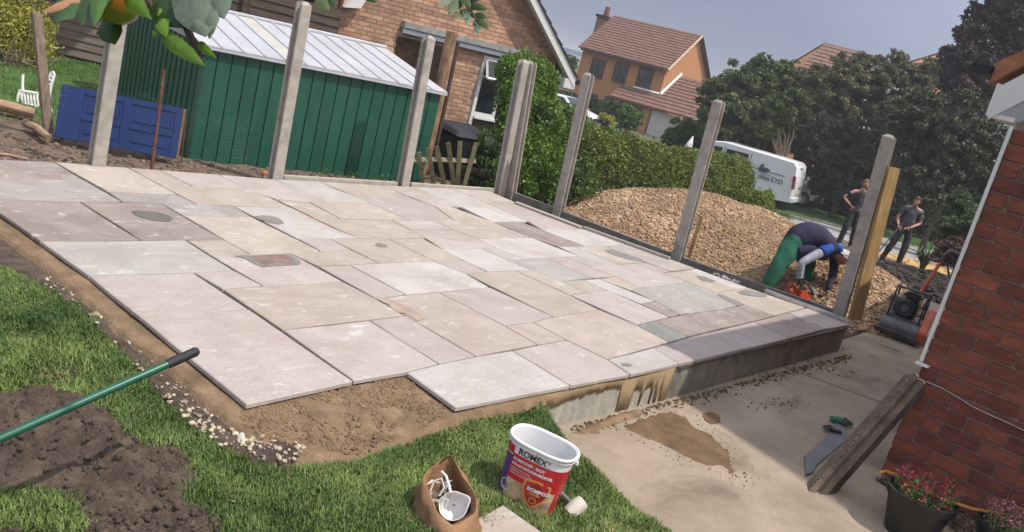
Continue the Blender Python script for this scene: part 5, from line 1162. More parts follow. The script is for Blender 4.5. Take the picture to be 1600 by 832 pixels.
# ------------------------------------------------------------------ orange two storey house far away
def far_house():
    mw = mat('orange brick far', (.50, .235, .105), rough=.9, var=.06, scale=30, bump=.2)
    mtile = mat('brown red roof tile', (.205, .11, .085), rough=.9, var=.25, scale=3.5, island=.10)
    md = mat('dark brown joinery', (.05, .032, .028), rough=.6, var=.2, scale=3)
    C = at(1043, 104, 60); u = Vector((-RT.x * .84 + FW.x * .54, -RT.y * .84 + FW.y * .54, 0)).normalized()   # facade, going left and away
    v = Vector((-u.y, u.x, 0)); v = v if v.dot(RT) > 0 else -v
    ez = C.z; O = Vector((C.x, C.y, 0)); L = 8.6; gr = -2.0
    a2, b2 = xy(O), xy(O + u * 5)
    def S(px, py): p = onp(px, py, a2, b2); return ((p - O).dot(u), p.z)
    L = S(903, 110)[0]; Wd = 7.4
    root = thing('two_storey_house', 'orange brick two storey house with brown tiled roof and chimney', 'house', V(O.x, O.y, gr))
    m = M(); P = [O, O + u * L, O + u * L + v * Wd, O + v * Wd]; m.hexa([p + V(0, 0, gr) for p in P], [p + V(0, 0, ez) for p in P]); m.build('wall', mw, root)
    pk = at(1107, 60, depth(O + v * Wd / 2 + V(0, 0, 4))).z; rz = pk
    m = M(); m.prism([O + V(0, 0, ez), O + v * Wd + V(0, 0, ez), O + v * Wd / 2 + V(0, 0, rz)], u * .25); m.build('gable', mw, root)
    m = M(); q = O + u * (L - .25); m.prism([q + V(0, 0, ez), q + v * Wd + V(0, 0, ez), q + v * Wd / 2 + V(0, 0, rz)], u * .25); m.build('gable', mw, root)
    def tiled(name, e0, e1, r0, r1, n, par=root):
        """courses from eaves e0-e1 to ridge r0-r1, each overlapping"""
        for i in range(n):
            a0 = e0.lerp(r0, i / n); a1 = e1.lerp(r1, i / n); b0 = e0.lerp(r0, (i + 1.15) / n) if i < n - 1 else r0; b1 = e1.lerp(r1, (i + 1.15) / n) if i < n - 1 else r1
            m = M(); up = V(0, 0, .13); lo = V(0, 0, .06); m.hexa([a0, a1, b1, b0], [a0 + up, a1 + up, b1 + lo, b0 + lo])
            m.build('tile_course', mtile, par)
    f = -v * .35
    dz = (rz - ez) * .35 / (Wd / 2)
    tiled('r', O - u * .25 - v * .35 + V(0, 0, ez - dz), O + u * (L + .25) - v * .35 + V(0, 0, ez - dz), O - u * .25 + v * Wd / 2 + V(0, 0, rz), O + u * (L + .25) + v * Wd / 2 + V(0, 0, rz), 15)
    tiled('r', O - u * .25 + v * (Wd + .35) + V(0, 0, ez - dz), O + u * (L + .25) + v * (Wd + .35) + V(0, 0, ez - dz), O - u * .25 + v * Wd / 2 + V(0, 0, rz), O + u * (L + .25) + v * Wd / 2 + V(0, 0, rz), 6)
    m = M(); p = O - v * .4 + V(0, 0, ez - dz - .12); m.hexa([p, p + u * L, p + u * L + v * .4, p + v * .4], [k + V(0, 0, .12) for k in (p, p + u * L, p + u * L + v * .4, p + v * .4)]); m.build('gutter', md, root)
    # bargeboards
    for a_, b_ in ((O - v * .35 + V(0, 0, ez - dz), O + v * Wd / 2 + V(0, 0, rz)), (O + v * (Wd + .35) + V(0, 0, ez - dz), O + v * Wd / 2 + V(0, 0, rz))):
        M().tube([a_ - u * .27, b_ - u * .27], .10, 4).build('verge', md if a_.z and b_ and (a_ - O).dot(v) > 0 else mat('pale verge', (.5, .36, .25), rough=.8), root)
    # windows upstairs
    def win(pxs, arch=True, name='window', mtf=md, gl=m_glass, blind=False):
        cs = [S(*p) for p in pxs]; s0 = (cs[0][0] + cs[3][0]) / 2; s1 = (cs[1][0] + cs[2][0]) / 2; z1 = (cs[0][1] + cs[1][1]) / 2; z0 = (cs[2][1] + cs[3][1]) / 2
        if s0 > s1: s0, s1 = s1, s0
        def slab(nm, a, b_, c, d, o, th, mt, par):
            p, q_ = O + u * a - v * o, O + u * b_ - v * o; mm = M(); mm.hexa([p + V(0, 0, c), q_ + V(0, 0, c), q_ + v * th + V(0, 0, c), p + v * th + V(0, 0, c)], [p + V(0, 0, d), q_ + V(0, 0, d), q_ + v * th + V(0, 0, d), p + v * th + V(0, 0, d)]); return mm.build(nm, mt, par)
        w_ = slab('window', s0, s1, z0 - .12, z0, .10, .2, md, root)
        for a, b_, c, d in ((s0, s0 + .09, z0, z1), (s1 - .09, s1, z0, z1), (s0 + .09, s1 - .09, z1 - .1, z1), ((s0 + s1) / 2 - .04, (s0 + s1) / 2 + .04, z0, z1 - .1)): slab('frame', a, b_, c, d, .06, .08, mtf, w_)
        slab('pane', s0 + .05, s1 - .05, z0, z1 - .05, .03, .02, gl, w_)
        if arch: slab('head', s0 - .05, s1 + .05, z1 + .002, z1 + .16, .025, .05, mat('brown soldier arch', (.27, .13, .075), rough=.9), w_)
    for q_ in (((925, 93), (947, 96), (942, 121), (921, 118)), ((961, 99), (983, 102), (978, 128), (957, 125)), ((999, 106), (1022, 110), (1018, 136), (994, 131))): win(q_)
    win(((946, 151), (966, 154), (961, 178), (941, 175)), arch=False); win(((924, 147), (934, 148), (932, 160), (922, 159)), arch=False)
    # chimney
    cz = rz - 1.0; p = O + u * (L - .1) + v * (Wd / 2 - .2); base = at(939, 55, depth(p)); cx = Vector((base.x, base.y, 0)); R = Matrix.Rotation(math.atan2(u.y, u.x), 3, 'Z'); tz = at(947, 30, depth(p)).z
    M().box(V(cx.x, cx.y, (tz + ez) / 2), (.75, 1.2, tz - ez), R).build('chimney', mat('brown chimney brick', (.30, .17, .12), rough=.9, var=.2, scale=8), root)
    M().box(V(cx.x, cx.y, tz + .08), (.95, 1.4, .2), R).build('chimney_cap', md, root); M().tube([V(cx.x, cx.y, tz + .15), V(cx.x, cx.y, tz + .85)], [.24, .19], 10).build('chimney_pot', mat('clay pot', (.20, .08, .05), rough=.8), root, smooth=True)
    # garage extension with its own roof in front
    gp = 1.1; s_a = S(975, 148)[0]; gz = at(975, 148, depth(O + u * s_a - v * gp)).z
    Gl = O + u * s_a - v * gp; Gr = O - u * 3.1 - v * gp
    ex = S(1085, 180); 
    a3, b3 = xy(Gl), xy(Gr)
    def T(px, py): p = onp(px, py, a3, b3); return ((p - Gl).dot(-u), p.z)
    Lg = (Gr - Gl).length; gz = (T(968, 150)[1] + T(1075, 176)[1]) / 2 - .3
    def gs(nm, a, b_, c, d, o, th, mt, par=root):
        p, q_ = Gl - u * a - v * o, Gl - u * b_ - v * o; mm = M(); mm.hexa([p + V(0, 0, c), q_ + V(0, 0, c), q_ + v * th + V(0, 0, c), p + v * th + V(0, 0, c)], [p + V(0, 0, d), q_ + V(0, 0, d), q_ + v * th + V(0, 0, d), p + v * th + V(0, 0, d)]); return mm.build(nm, mt, par)
    d0 = T(1019, 173)[0]; d1 = T(1064, 182)[0]; dt = T(1040, 178)[1]; px0 = T(973, 160)[0]; px1 = T(1006, 168)[0]
    gs('garage_wall', -.1, .35, gr, gz, 0, gp, mw); gs('garage_wall', px1 - .0, d0 - .15, gr, gz, 0, .4, mw); gs('garage_wall', d1 + .15, Lg, gr, gz, 0, .4, mw)
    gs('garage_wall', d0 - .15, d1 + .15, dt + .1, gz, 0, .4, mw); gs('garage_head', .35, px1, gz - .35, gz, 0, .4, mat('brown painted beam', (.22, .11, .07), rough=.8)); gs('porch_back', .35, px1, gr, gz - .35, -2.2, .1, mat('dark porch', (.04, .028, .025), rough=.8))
    p = Gr; m = M(); m.hexa([p + V(0, 0, gr), p + V(0, 0, gr) + v * (gp + 4), p + u * .3 + V(0, 0, gr) + v * (gp + 4), p + u * .3 + V(0, 0, gr)], [k + V(0, 0, gz - gr) for k in (p + V(0, 0, gr), p + V(0, 0, gr) + v * (gp + 4), p + u * .3 + V(0, 0, gr) + v * (gp + 4), p + u * .3 + V(0, 0, gr))]); m.build('garage_wall', mw, root)
    gd = gs('garage_door', d0, d1, gr, dt, -.05, .06, mat('cream garage door', (.62, .58, .53), rough=.6, var=.06, scale=2))
    for k in range(5):
        z0 = gr + (dt - gr) * k / 5; gs('door_panel', d0 + .08, (d0 + d1) / 2 - .05, z0 + .06, z0 + (dt - gr) / 5 - .06, -.03, .02, MATS['cream garage door'], gd); gs('door_panel', (d0 + d1) / 2 + .05, d1 - .08, z0 + .06, z0 + (dt - gr) / 5 - .06, -.03, .02, MATS['cream garage door'], gd)
    gd2 = 6.6; rzg = gz + gd2 / 2 * .62
    tz = at(1068, 122, depth(O - u * 1.5 + v * .8)).z
    e0 = Gl + u * .35 - v * .35 + V(0, 0, gz); e1 = Gr - u * .3 - v * .35 + V(0, 0, gz); back = gp + 1.2
    tiled('g', e0, O + u * (s_a + .35 - .0) - u * 0 - v * .35 * 0 + V(0, 0, gz) - v * gp * 1 + v * .0 + (e1 - e0) * 0, e0, e0, 1) if False else None
    r0 = O + u * (s_a + .35) + v * .0 + V(0, 0, gz + 1.15); r1 = O + v * 0 + V(0, 0, gz + 1.15)
    tiled('g', e0, e1, Gl + u * .35 + v * (gp) + V(0, 0, gz + (gp + .35) * .62), Gr - u * .3 + v * gp + V(0, 0, gz + (gp + .35) * .62), 4)
    q0 = O + V(0, 0, gz + (gp + .35) * .62); q1 = Gr - u * .3 + v * gp + V(0, 0, gz + (gp + .35) * .62); up = v * 2.5 + V(0, 0, 2.5 * .62)
    tiled('g', q0, q1, q0 + up, q1 + up, 7)
    m = M(); m.prism([q1 - V(0, 0, 1.6), q1 + up - V(0, 0, 0), q1 + up * 1 + v * 2 - V(0, 0, 1.4), q1 + v * 3 - V(0, 0, 1.9)], u * .2); m.build('garage_gable', mw, root)
    # white lead flashing stepped up the roof line
    wf = mat('white flashing', (.72, .70, .68), rough=.6); fz = gz + (gp + .35) * .62 + .1
    M().tube([O + u * (s_a - .6) - v * .06 + V(0, 0, fz), O - v * .06 + V(0, 0, fz)], .10, 4).build('flashing', wf, root); M().tube([O - u * .06 - v * .06 + V(0, 0, fz), O - u * .06 + v * 2.5 + V(0, 0, fz + 2.5 * .62 + .1)], .12, 4).build('flashing', wf, root)
far_house()
def roof_house(pts_e, pts_r, D, label, gable=None, zb=-2):
    """simple tiled house whose roof shows: eaves pixels (left,right), ridge pixels (left,right)"""
    mtile = MATS['brown red roof tile']; mw = MATS['orange brick far']
    e0, e1 = at(*pts_e[0], D), at(*pts_e[1], D); r0, r1 = at(*pts_r[0], D + 3), at(*pts_r[1], D + 3); root = thing('tiled_house', label, 'house', V(e0.x, e0.y, zb))
    e1.z = e0.z = (e0.z + e1.z) / 2; r0.z = r1.z = (r0.z + r1.z) / 2
    n = 10; m = M(); bk = Vector((FW.x, FW.y, 0)).normalized()
    for i in range(n):
        a0 = e0.lerp(r0, i / n); a1 = e1.lerp(r1, i / n); b0 = e0.lerp(r0, (i + 1) / n); b1 = e1.lerp(r1, (i + 1) / n); m = M()
        m.hexa([a0, a1, b1, b0], [a0 + V(0, 0, .16), a1 + V(0, 0, .16), b1 + V(0, 0, .05), b0 + V(0, 0, .05)]); m.build('tile_course', mtile, root)
    m = M(); P = [e0 + bk * .4, e1 + bk * .4, e1 + bk * 6, e0 + bk * 6]; m.hexa([Vector((p.x, p.y, zb)) for p in P], [Vector((p.x, p.y, e0.z - .02)) for p in P]); m.build('wall', mw, root)
    m = M(); m.hexa([r0, r1, e1 + bk * 6.5, e0 + bk * 6.5], [k + V(0, 0, .1) for k in (r0, r1, e1 + bk * 6.5, e0 + bk * 6.5)]); m.build('rear_slope', mtile, root)
    for s, e_, r_ in ((0, e0, r0), (1, e1, r1)): M().prism([e_ + bk * .3, r_ - V(0, 0, .1), e_ + bk * 6], (e1 - e0).normalized() * (.2 if s == 0 else -.2)).build('gable', mw, root)
roof_house([(845, 143), (895, 148)], [(848, 106), (905, 116)], 70, 'low tiled roof showing between the hedge and the orange house')
roof_house([(1240, 122), (1345, 140)], [(1286, 73), (1372, 86)], 70, 'tiled roof peak rising above the dark trees')
roof_house([(1464, 100), (1500, 108)], [(1480, 80), (1506, 86)], 75, 'small distant roof between green trees and the purple tree')
# ------------------------------------------------------------------ hedges and trees
def hedge(name, pa, pb, zb, h, w_, n, size, mt, label, topfn=None, core_mt=None, stems=True, end_round=True):
    """pa,pb: ground xy of the centre line"""
    a, b = Vector((pa[0], pa[1], 0)), Vector((pb[0], pb[1], 0)); d = (b - a); L = d.length; d.normalize(); nr = Vector((-d.y, d.x, 0))
    root = thing(name, label, 'hedge', V(a.x, a.y, zb)); C_ = np.zeros((n, 3)); N_ = np.zeros((n, 3)); rs = RS
    for i in range(n):
        s = rs.uniform(0, L); t = rs.uniform(0, 1); ht = h * (topfn(s / L) if topfn else 1); ww = w_ / 2
        k = 1.0
        if end_round:
            e = min(s, L - s); k = min(1, (e / .45)) ** .5 if e < .45 else 1
        bulge = 1 + .13 * noise.noise(Vector((s * 1.3, t * 5, 1.))) + .06 * noise.noise(Vector((s * 4, t * 14, 3.)))
        # super-elliptic section: parameter around arc from front base over the top to back base
        ph = PI * t; cx, cz = math.cos(ph), math.sin(ph); ex = .42
        xx = math.copysign(abs(cx) ** ex, cx) * ww * bulge * k; zz = (cz ** ex) * ht * bulge * (.75 + .25 * k) if cz > 0 else 0
        zz = zz if t > .06 and t < .94 else rs.uniform(0.02, .5) * ht
        r = 1 - abs(rs.normal(0, .055)); 
        if rs.uniform() < .015: r = 1 + rs.uniform(.02, .09)
        p = a + d * s + nr * xx * r + V(0, 0, zb + zz * r); C_[i] = p; nn = nr * math.copysign(1, xx) * abs(cx) + V(0, 0, cz); N_[i] = nn
    q = leaves(C_, size, up=.3, normals=N_ * .8, rs=rs); tri_soup('leaves', q, 4, mt, root, 'stuff')
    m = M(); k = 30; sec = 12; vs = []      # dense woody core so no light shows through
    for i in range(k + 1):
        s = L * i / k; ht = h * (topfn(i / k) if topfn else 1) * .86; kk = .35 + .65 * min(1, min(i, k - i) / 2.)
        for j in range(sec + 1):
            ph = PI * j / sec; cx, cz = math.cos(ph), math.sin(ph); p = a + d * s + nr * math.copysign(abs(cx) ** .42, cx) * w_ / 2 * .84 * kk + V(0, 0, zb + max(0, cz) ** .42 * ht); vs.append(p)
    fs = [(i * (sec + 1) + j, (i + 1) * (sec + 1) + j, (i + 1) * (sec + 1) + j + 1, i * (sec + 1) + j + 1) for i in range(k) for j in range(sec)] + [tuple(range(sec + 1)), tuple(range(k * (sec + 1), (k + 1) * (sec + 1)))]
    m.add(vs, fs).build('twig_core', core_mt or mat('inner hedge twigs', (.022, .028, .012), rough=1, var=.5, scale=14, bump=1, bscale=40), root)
    return root
m_hedge = mat('privet hedge leaves', (.18, .215, .052), rough=.5, var=.35, scale=1.2, island=.5, trans=.2, spec=.35, dark=(.075, .105, .026))
ha = at(838, 300, 14.3); hb = at(1140, 300, 21.5)
hedge('clipped_hedge', (ha.x, ha.y), (hb.x, hb.y), -.62, 1.45, 1.3, 60000, .048, m_hedge, 'long clipped green hedge running behind the concrete posts', topfn=lambda t: 1.08 + .04 * math.sin(t * 9) - .30 * t)
hc = at(1110, 300, 20.2); hd = at(1190, 306, 21.8)
hedge('rounded_hedge', (hc.x, hc.y), (hd.x, hd.y), -.97, 1.0, 1.4, 25000, .05, m_hedge, 'rounded end of the clipped hedge beside the white van')
# tall shrub by the double posts
def shrub(name, blobs, n, size, mt, label, base, cat='shrub', trunkr=.03, nst=6, shell=.5, core=True, clump=70):
    root = thing(name, label, cat, base)
    leafmass('crown', blobs, n, size, mt, None, None, root, shell=shell, clump=clump)
    for i in range(nst):
        b_ = rnd.choice(blobs); M().tube([Vector(base) + V(rnd.uniform(-.1, .1), rnd.uniform(-.1, .1), 0), Vector(base).lerp(Vector(b_[:3]), .5) + V(rnd.uniform(-.1, .1), rnd.uniform(-.1, .1), 0), Vector(b_[:3])], [trunkr, trunkr * .7, trunkr * .3], 6).build('stem', mat('bark', (.12, .09, .065), rough=.95, var=.3, scale=8, bump=.5), root, smooth=True)
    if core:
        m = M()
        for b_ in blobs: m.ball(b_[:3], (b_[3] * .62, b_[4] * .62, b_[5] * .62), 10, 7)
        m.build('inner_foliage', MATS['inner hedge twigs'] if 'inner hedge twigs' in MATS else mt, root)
    return root
def B(px, py, D, rx, rz, ry=None): p = at(px, py, D); return (p.x, p.y, p.z, rx, ry or rx, rz)
base = at(800, 330, 13.8); base.z = -.6
shrub('laurel_shrub', [B(812, 118, 13.8, .38, .36), B(838, 135, 14.0, .36, .42), B(812, 165, 13.6, .36, .42), B(832, 195, 13.8, .5, .5), B(802, 225, 13.5, .40, .5), B(828, 260, 13.6, .55, .55), B(795, 285, 13.3, .42, .45), B(778, 282, 13.2, .3, .35)], 36000, .055, m_priv, 'tall bright green shrub behind the pair of corner posts', base, clump=0, shell=.7)
base = at(865, 300, 13.4); base.z = -.6
shrub('privet_shrub', [B(862, 205, 14.4, .5, .45), B(880, 194, 14.5, .42, .36), B(899, 204, 14.7, .28, .28), B(892, 225, 14.6, .5, .42), B(850, 260, 14.2, .55, .55), B(885, 280, 14.2, .55, .55)], 18000, .05, mat('loose privet leaves', (.11, .175, .035), rough=.45, var=.3, scale=1.5, island=.45, trans=.3), 'loose light green bush between tall shrub and clipped hedge', base, clump=0, shell=.7)
base = at(740, 300, 12.6); base.z = -.4
shrub('shaded_bush', [B(760, 240, 12.7, .26, .3), B(760, 275, 12.5, .30, .28), B(748, 215, 13.4, .16, .14)], 6000, .045, m_leafg, 'dark shaded bush behind the picket fence beside the corner post', base)
# topiary, bright shrub, dark round bush near the garage
base = at(985, 205, 50); base.z = -1.9
shrub('garden_bush', [B(985, 188, 50, .75, .8), B(980, 178, 50, .5, .5)], 7000, .12, m_priv, 'small green bush in front of the far garage porch', base)
base = at(1048, 210, 42); base.z = -1.8
shrub('dark_bush', [B(1070, 212, 42, 1.0, .75), B(1088, 216, 41, 1.0, .75), B(1054, 220, 42, .65, .5)], 14000, .13, m_leafg, 'dark rounded bush in front of the far garage door', base)
base = at(945, 195, 46); base.z = -1.9
shrub('golden_bush', [B(946, 192, 46, .55, .45)], 3000, .1, m_yel, 'little golden bush beside the white car', base)
hq1 = at(870, 150, 48); hq2 = at(958, 190, 52)
hedge('conifer_hedge', (hq1.x, hq1.y), (hq2.x, hq2.y), -1.9, 1.75, 1.6, 14000, .12, mat('dark conifer leaves', (.03, .085, .022), rough=.6, var=.3, scale=1, island=.35, trans=.15), 'dark green conifer hedge in front of the orange house')
# trees
m_bark = mat('bark', (.12, .09, .065)); 
def tree(name, base, blobs, n, size, mt, label, cat='tree', tr=.16, limbs=8, shell=.35, core=.5, up=.3):
    root = thing(name, label, cat, base); b = Vector(base); c = sum((Vector(k[:3]) for k in blobs), Vector()) / len(blobs)
    fork = b.lerp(c, .45); M().tube([b - V(0, 0, .3), b.lerp(fork, .5) + V(.08, .05, 0), fork], [tr, tr * .8, tr * .62], 9).build('trunk', m_bark, root, smooth=True)
    for i in range(limbs):
        k = blobs[i % len(blobs)]; e = Vector(k[:3]) + V(rnd.gauss(0, .3) * k[3], rnd.gauss(0, .3) * k[3], rnd.uniform(-.1, .5) * k[5]); mid = fork.lerp(e, .5) + V(rnd.gauss(0, .12), rnd.gauss(0, .12), .1)
        M().tube([fork, mid, e], [tr * .5, tr * .3, tr * .1], 6).build('limb', m_bark, root, smooth=True)
    leafmass('crown', blobs, n, size, mt, None, None, root, shell=shell, up=up, clump=60)
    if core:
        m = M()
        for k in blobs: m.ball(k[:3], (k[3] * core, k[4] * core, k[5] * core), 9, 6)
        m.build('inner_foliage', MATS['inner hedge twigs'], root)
    return root
m_t1 = mat('olive tree leaves', (.125, .155, .055), rough=.55, var=.35, scale=.6, island=.45, trans=.25, dark=(.055, .08, .025))
m_t2 = mat('grey green leaves', (.18, .175, .095), rough=.55, var=.3, scale=.6, island=.5, trans=.25)
m_t3 = mat('dark tree leaves', (.085, .10, .055), rough=.6, var=.35, scale=.6, island=.45, trans=.15)
m_t4 = mat('copper beech leaves', (.095, .064, .068), rough=.5, var=.35, scale=.8, island=.5, trans=.2, spec=.4)
def TB(px, py, D, pr_, k=1.0): r = pr_ * D / FOC; p = at(px, py, D); return (p.x, p.y, p.z, r, r, r * k)
gz = lambda p: terr(p.x, p.y)
def tr_at(px, py, D): p = at(px, py, D); p.z = terr(p.x, p.y); return p
tree('garden_tree', tr_at(1160, 250, 40), [TB(1165, 130, 40, 40), TB(1125, 150, 40, 34), TB(1205, 140, 40, 38), TB(1140, 185, 39, 38), TB(1190, 190, 39, 38), TB(1188, 104, 40, 20), TB(1108, 185, 40, 24), TB(1230, 120, 41, 28), TB(1120, 215, 39, 26), TB(1160, 222, 39, 26)], 60000, .13, m_t1, 'broad olive green tree right of the orange house', core=.45)
tree('garden_tree', tr_at(1340, 280, 40), [TB(1290, 130, 39, 40), TB(1330, 120, 39, 36), TB(1258, 145, 39, 36), TB(1365, 128, 39, 36), TB(1310, 165, 39, 44), TB(1345, 97, 39, 18, .7), TB(1250, 185, 39, 36), TB(1395, 110, 39, 28), TB(1425, 128, 39, 32), TB(1450, 118, 39, 26), TB(1290, 200, 39, 36), TB(1370, 165, 39, 36), TB(1412, 165, 39, 36)], 95000, .105, m_t2, 'grey green leafy tree behind the standing people, tallest of the row', core=.5)
tree('dark_tree', tr_at(1310, 300, 38), [TB(1285, 220, 38, 42), TB(1330, 225, 38, 42), TB(1380, 225, 37, 46), TB(1290, 262, 38, 36), TB(1345, 265, 37, 36), TB(1262, 215, 38.5, 32), TB(1395, 262, 36, 40), TB(1285, 290, 38, 24), TB(1320, 292, 37, 24), TB(1365, 300, 36, 24), TB(1410, 305, 35, 26)], 70000, .12, m_t3, 'dark shaded tree mass directly behind the standing people', tr=.12, core=.5)
tree('dark_tree', tr_at(1470, 310, 30), [TB(1440, 190, 30, 48), TB(1490, 195, 30, 50), TB(1450, 250, 30, 48), TB(1505, 260, 30, 50), TB(1545, 230, 30, 46), TB(1450, 292, 29.7, 34), TB(1500, 302, 29.7, 36), TB(1550, 300, 29.5, 44), TB(1455, 312, 29.5, 24), TB(1520, 325, 29.5, 26)], 70000, .12, m_t3, 'dark shaded tree mass next to the brick wall', tr=.12, core=.5)
tree('copper_beech', tr_at(1560, 300, 34), [TB(1560, 60, 34, 48), TB(1600, 20, 34, 50), TB(1520, 95, 34, 42), TB(1570, 120, 34, 50), TB(1505, 135, 34, 36), TB(1545, 25, 34, 32), TB(1484, 88, 34, 16), TB(1640, 80, 34, 60), TB(1513, 52, 34, 22), TB(1585, -20, 34, 40), TB(1490, 120, 34, 20), TB(1530, 170, 33.5, 36)], 80000, .14, m_t4, 'tall purple leaved tree above the house roof', shell=.3, core=.4)
def backdrop_hedge():     # dark boundary hedge closing the view under the trees
    a, b = at(1262, 300, 41), at(1640, 380, 38)
    hedge('boundary_hedge', (a.x, a.y), (b.x, b.y), -2.2, 3.4, 2.0, 42000, .15, m_t3, 'tall dark boundary hedge under the tree row behind the grass verge', end_round=False)
backdrop_hedge()
tree('distant_tree', tr_at(895, 120, 80), [TB(888, 100, 80, 13), TB(872, 108, 80, 10)], 3000, .3, m_t1, 'distant tree between bungalow roof and orange house', core=.6)
tree('garden_tree', tr_at(1235, 290, 37), [TB(1215, 175, 37, 26), TB(1200, 200, 37, 18), TB(1240, 165, 37, 24)], 14000, .14, m_t1, 'leaning tree over the white vehicles', tr=.15)
# dark carport / building behind van
def carport():
    O = at(1228, 258, 41); root = thing('brick_porch', 'brick pillared shadowy porch behind the white van', 'porch', V(O.x, O.y, -1.9)); mw = mat('brown porch brick', (.17, .085, .055), rough=.9, var=.2, scale=6)
    a, b = at(1198, 190, 41), at(1258, 200, 41); a.z = b.z = max(a.z, b.z)
    m = M(); dn = V(0, 0, -.35); bk = Vector((FW.x, FW.y, 0)).normalized() * 3; m.hexa([a + dn, b + dn, b + dn + bk, a + dn + bk], [a, b, b + bk, a + bk]); m.build('beam', mw, root)
    for p in (at(1248, 250, 41), at(1196, 250, 41)): M().box(V(p.x, p.y, (a.z - 2.2) / 2), (.45, .45, a.z + 1.9), Matrix.Rotation(.6, 3, 'Z')).build('pillar', mw, root)
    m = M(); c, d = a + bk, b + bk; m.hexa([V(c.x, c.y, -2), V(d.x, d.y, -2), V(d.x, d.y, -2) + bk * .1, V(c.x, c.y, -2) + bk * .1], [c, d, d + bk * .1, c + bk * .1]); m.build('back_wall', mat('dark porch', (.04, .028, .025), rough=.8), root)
carport()
# plants right of the standing man
base = tr_at(1505, 400, 20.5)
shrub('garden_shrub', [B(1505, 340, 21, .42, .5), B(1495, 365, 20.5, .45, .4), B(1525, 360, 20, .4, .5), B(1500, 315, 21, .25, .3)], 9000, .06, mat('dull green leaves', (.075, .11, .045), rough=.6, var=.3, scale=1.5, island=.45, trans=.2), 'dull green shrub between the standing man and the brick wall', base, core=True)
base = tr_at(1500, 415, 19)
shrub('red_shrub', [B(1495, 392, 19, .42, .28), B(1515, 400, 18.5, .35, .28), B(1478, 402, 19, .3, .2)], 6000, .05, mat('dusky red leaves', (.13, .065, .06), rough=.6, var=.3, scale=2, island=.45, trans=.2), 'dusky red low shrub in front of the dull green shrub', base)
def spiky(base, n, h, mt, label):
    root = thing('spiky_plant', label, 'plant', base); b = Vector(base)
    for i in range(n):
        a = rnd.uniform(0, 2 * PI); d = Vector((math.cos(a), math.sin(a), 0)); s = Vector((-d.y, d.x, 0)) * .018; k = rnd.uniform(.5, 1); m = M()
        p = [b, b + d * .16 * k * h + V(0, 0, h * .6 * k), b + d * .42 * k * h + V(0, 0, h * .85 * k), b + d * .7 * k * h + V(0, 0, h * .7 * k)]
        vs = []
        for j, q in enumerate(p): w_ = (1, 1.1, .8, .05)[j]; vs += [q - s * w_, q + s * w_]
        m.add(vs, [(0, 1, 3, 2), (2, 3, 5, 4), (4, 5, 7, 6)]).build('leaf', mt, root)
spiky(tr_at(1450, 395, 20.5), 46, .95, mat('strap leaves', (.10, .16, .05), rough=.5, var=.3, scale=2, trans=.2), 'spiky strap leaved plant right of the standing man')
# ------------------------------------------------------------------ gravel heap
m_grav = mat('tan gravel stones', (.38, .265, .17), rough=.9, var=.28, scale=1.0, island=.42, dark=(.25, .155, .09))
m_gbase = mat('gravel bed', (.34, .225, .13), rough=1, var=.35, scale=22, bump=1, bscale=60)
# crest points found on the picture, heap described as a set of smooth cones
def hp(px, py, D): p = at(px, py, D); return p
CON = [(hp(1125, 308, 14.2), 2.5), (hp(1060, 327, 13.6), 1.8), (hp(1180, 325, 15.0), 2.3), (hp(1215, 345, 15.0), 2.2), (hp(1005, 340, 13.2), 1.2), (hp(1330, 402, 12.2), 1.6), (hp(1290, 385, 13.0), 1.8), (hp(1375, 440, 11.8), 1.0), (hp(1235, 362, 14.0), 1.8)]
def heap_h(x, y):
    z = terr(x, y) + .02; 
    for c, R_ in CON:
        d = math.hypot(x - c.x, y - c.y) / R_
        h = (c.z - (terr(x, y))) * max(0, 1 - d * d * .55 - d * .28) if d < 1.6 else 0
        if d < 1.6: z = max(z, terr(x, y) + .02 + (h + 0) * 1.0)
    k = x - 9.95 - max(0, (y - 4.6)) * -.07
    z = min(z, -.12 + max(0, k) * .62)
    dw = math.hypot(x - 10.45, (y - 3.95)); z = min(z, -.36 + .55 * max(0, dw - .55))
    return z + .05 * fbm(x, y, 1.3, 3) + .02 * fbm(x, y, 6, 2)
HP = [(9.75, 2.9), (10.6, 2.65), (11.8, 2.6), (13.2, 3.1), (14.6, 4.2), (16.8, 5.0), (17.8, 6.6), (16.6, 8.6), (14.6, 9.3), (12.4, 8.7), (10.7, 8.3), (9.75, 7.6), (9.5, 5)]
o = field('gravel_heap', HP, .07, heap_h, m_gbase, kind=None); tag(o, 'big heap of tan gravel beyond the patio posts', 'gravel heap')
pts = []; rad = []
x0, x1, y0, y1 = 9.5, 17.8, 2.6, 9.3
for _ in range(110000):
    x = rnd.uniform(x0, x1); y = rnd.uniform(y0, y1)
    if not inpoly(x, y, HP): continue
    z = heap_h(x, y)
    if z < terr(x, y) + .05 and rnd.random() > .45: continue
    near = max(0, 1 - (x - 9.7) / 5)
    if rnd.random() > .35 + .65 * near: continue
    pts.append((x, y, z + rnd.uniform(-.005, .012))); rad.append(rnd.uniform(.009, .019) * (1 + .75 * near) * (1.7 if rnd.random() < .06 else 1) * (.45 + .9 * max(0, min(1, .5 + 1.6 * fbm(x, y, 1.1, 3, 5.)))))
o = stones('gravel', np.array(pts), np.array(rad), m_grav); tag(o, 'loose tan gravel stones covering the heap', 'gravel')
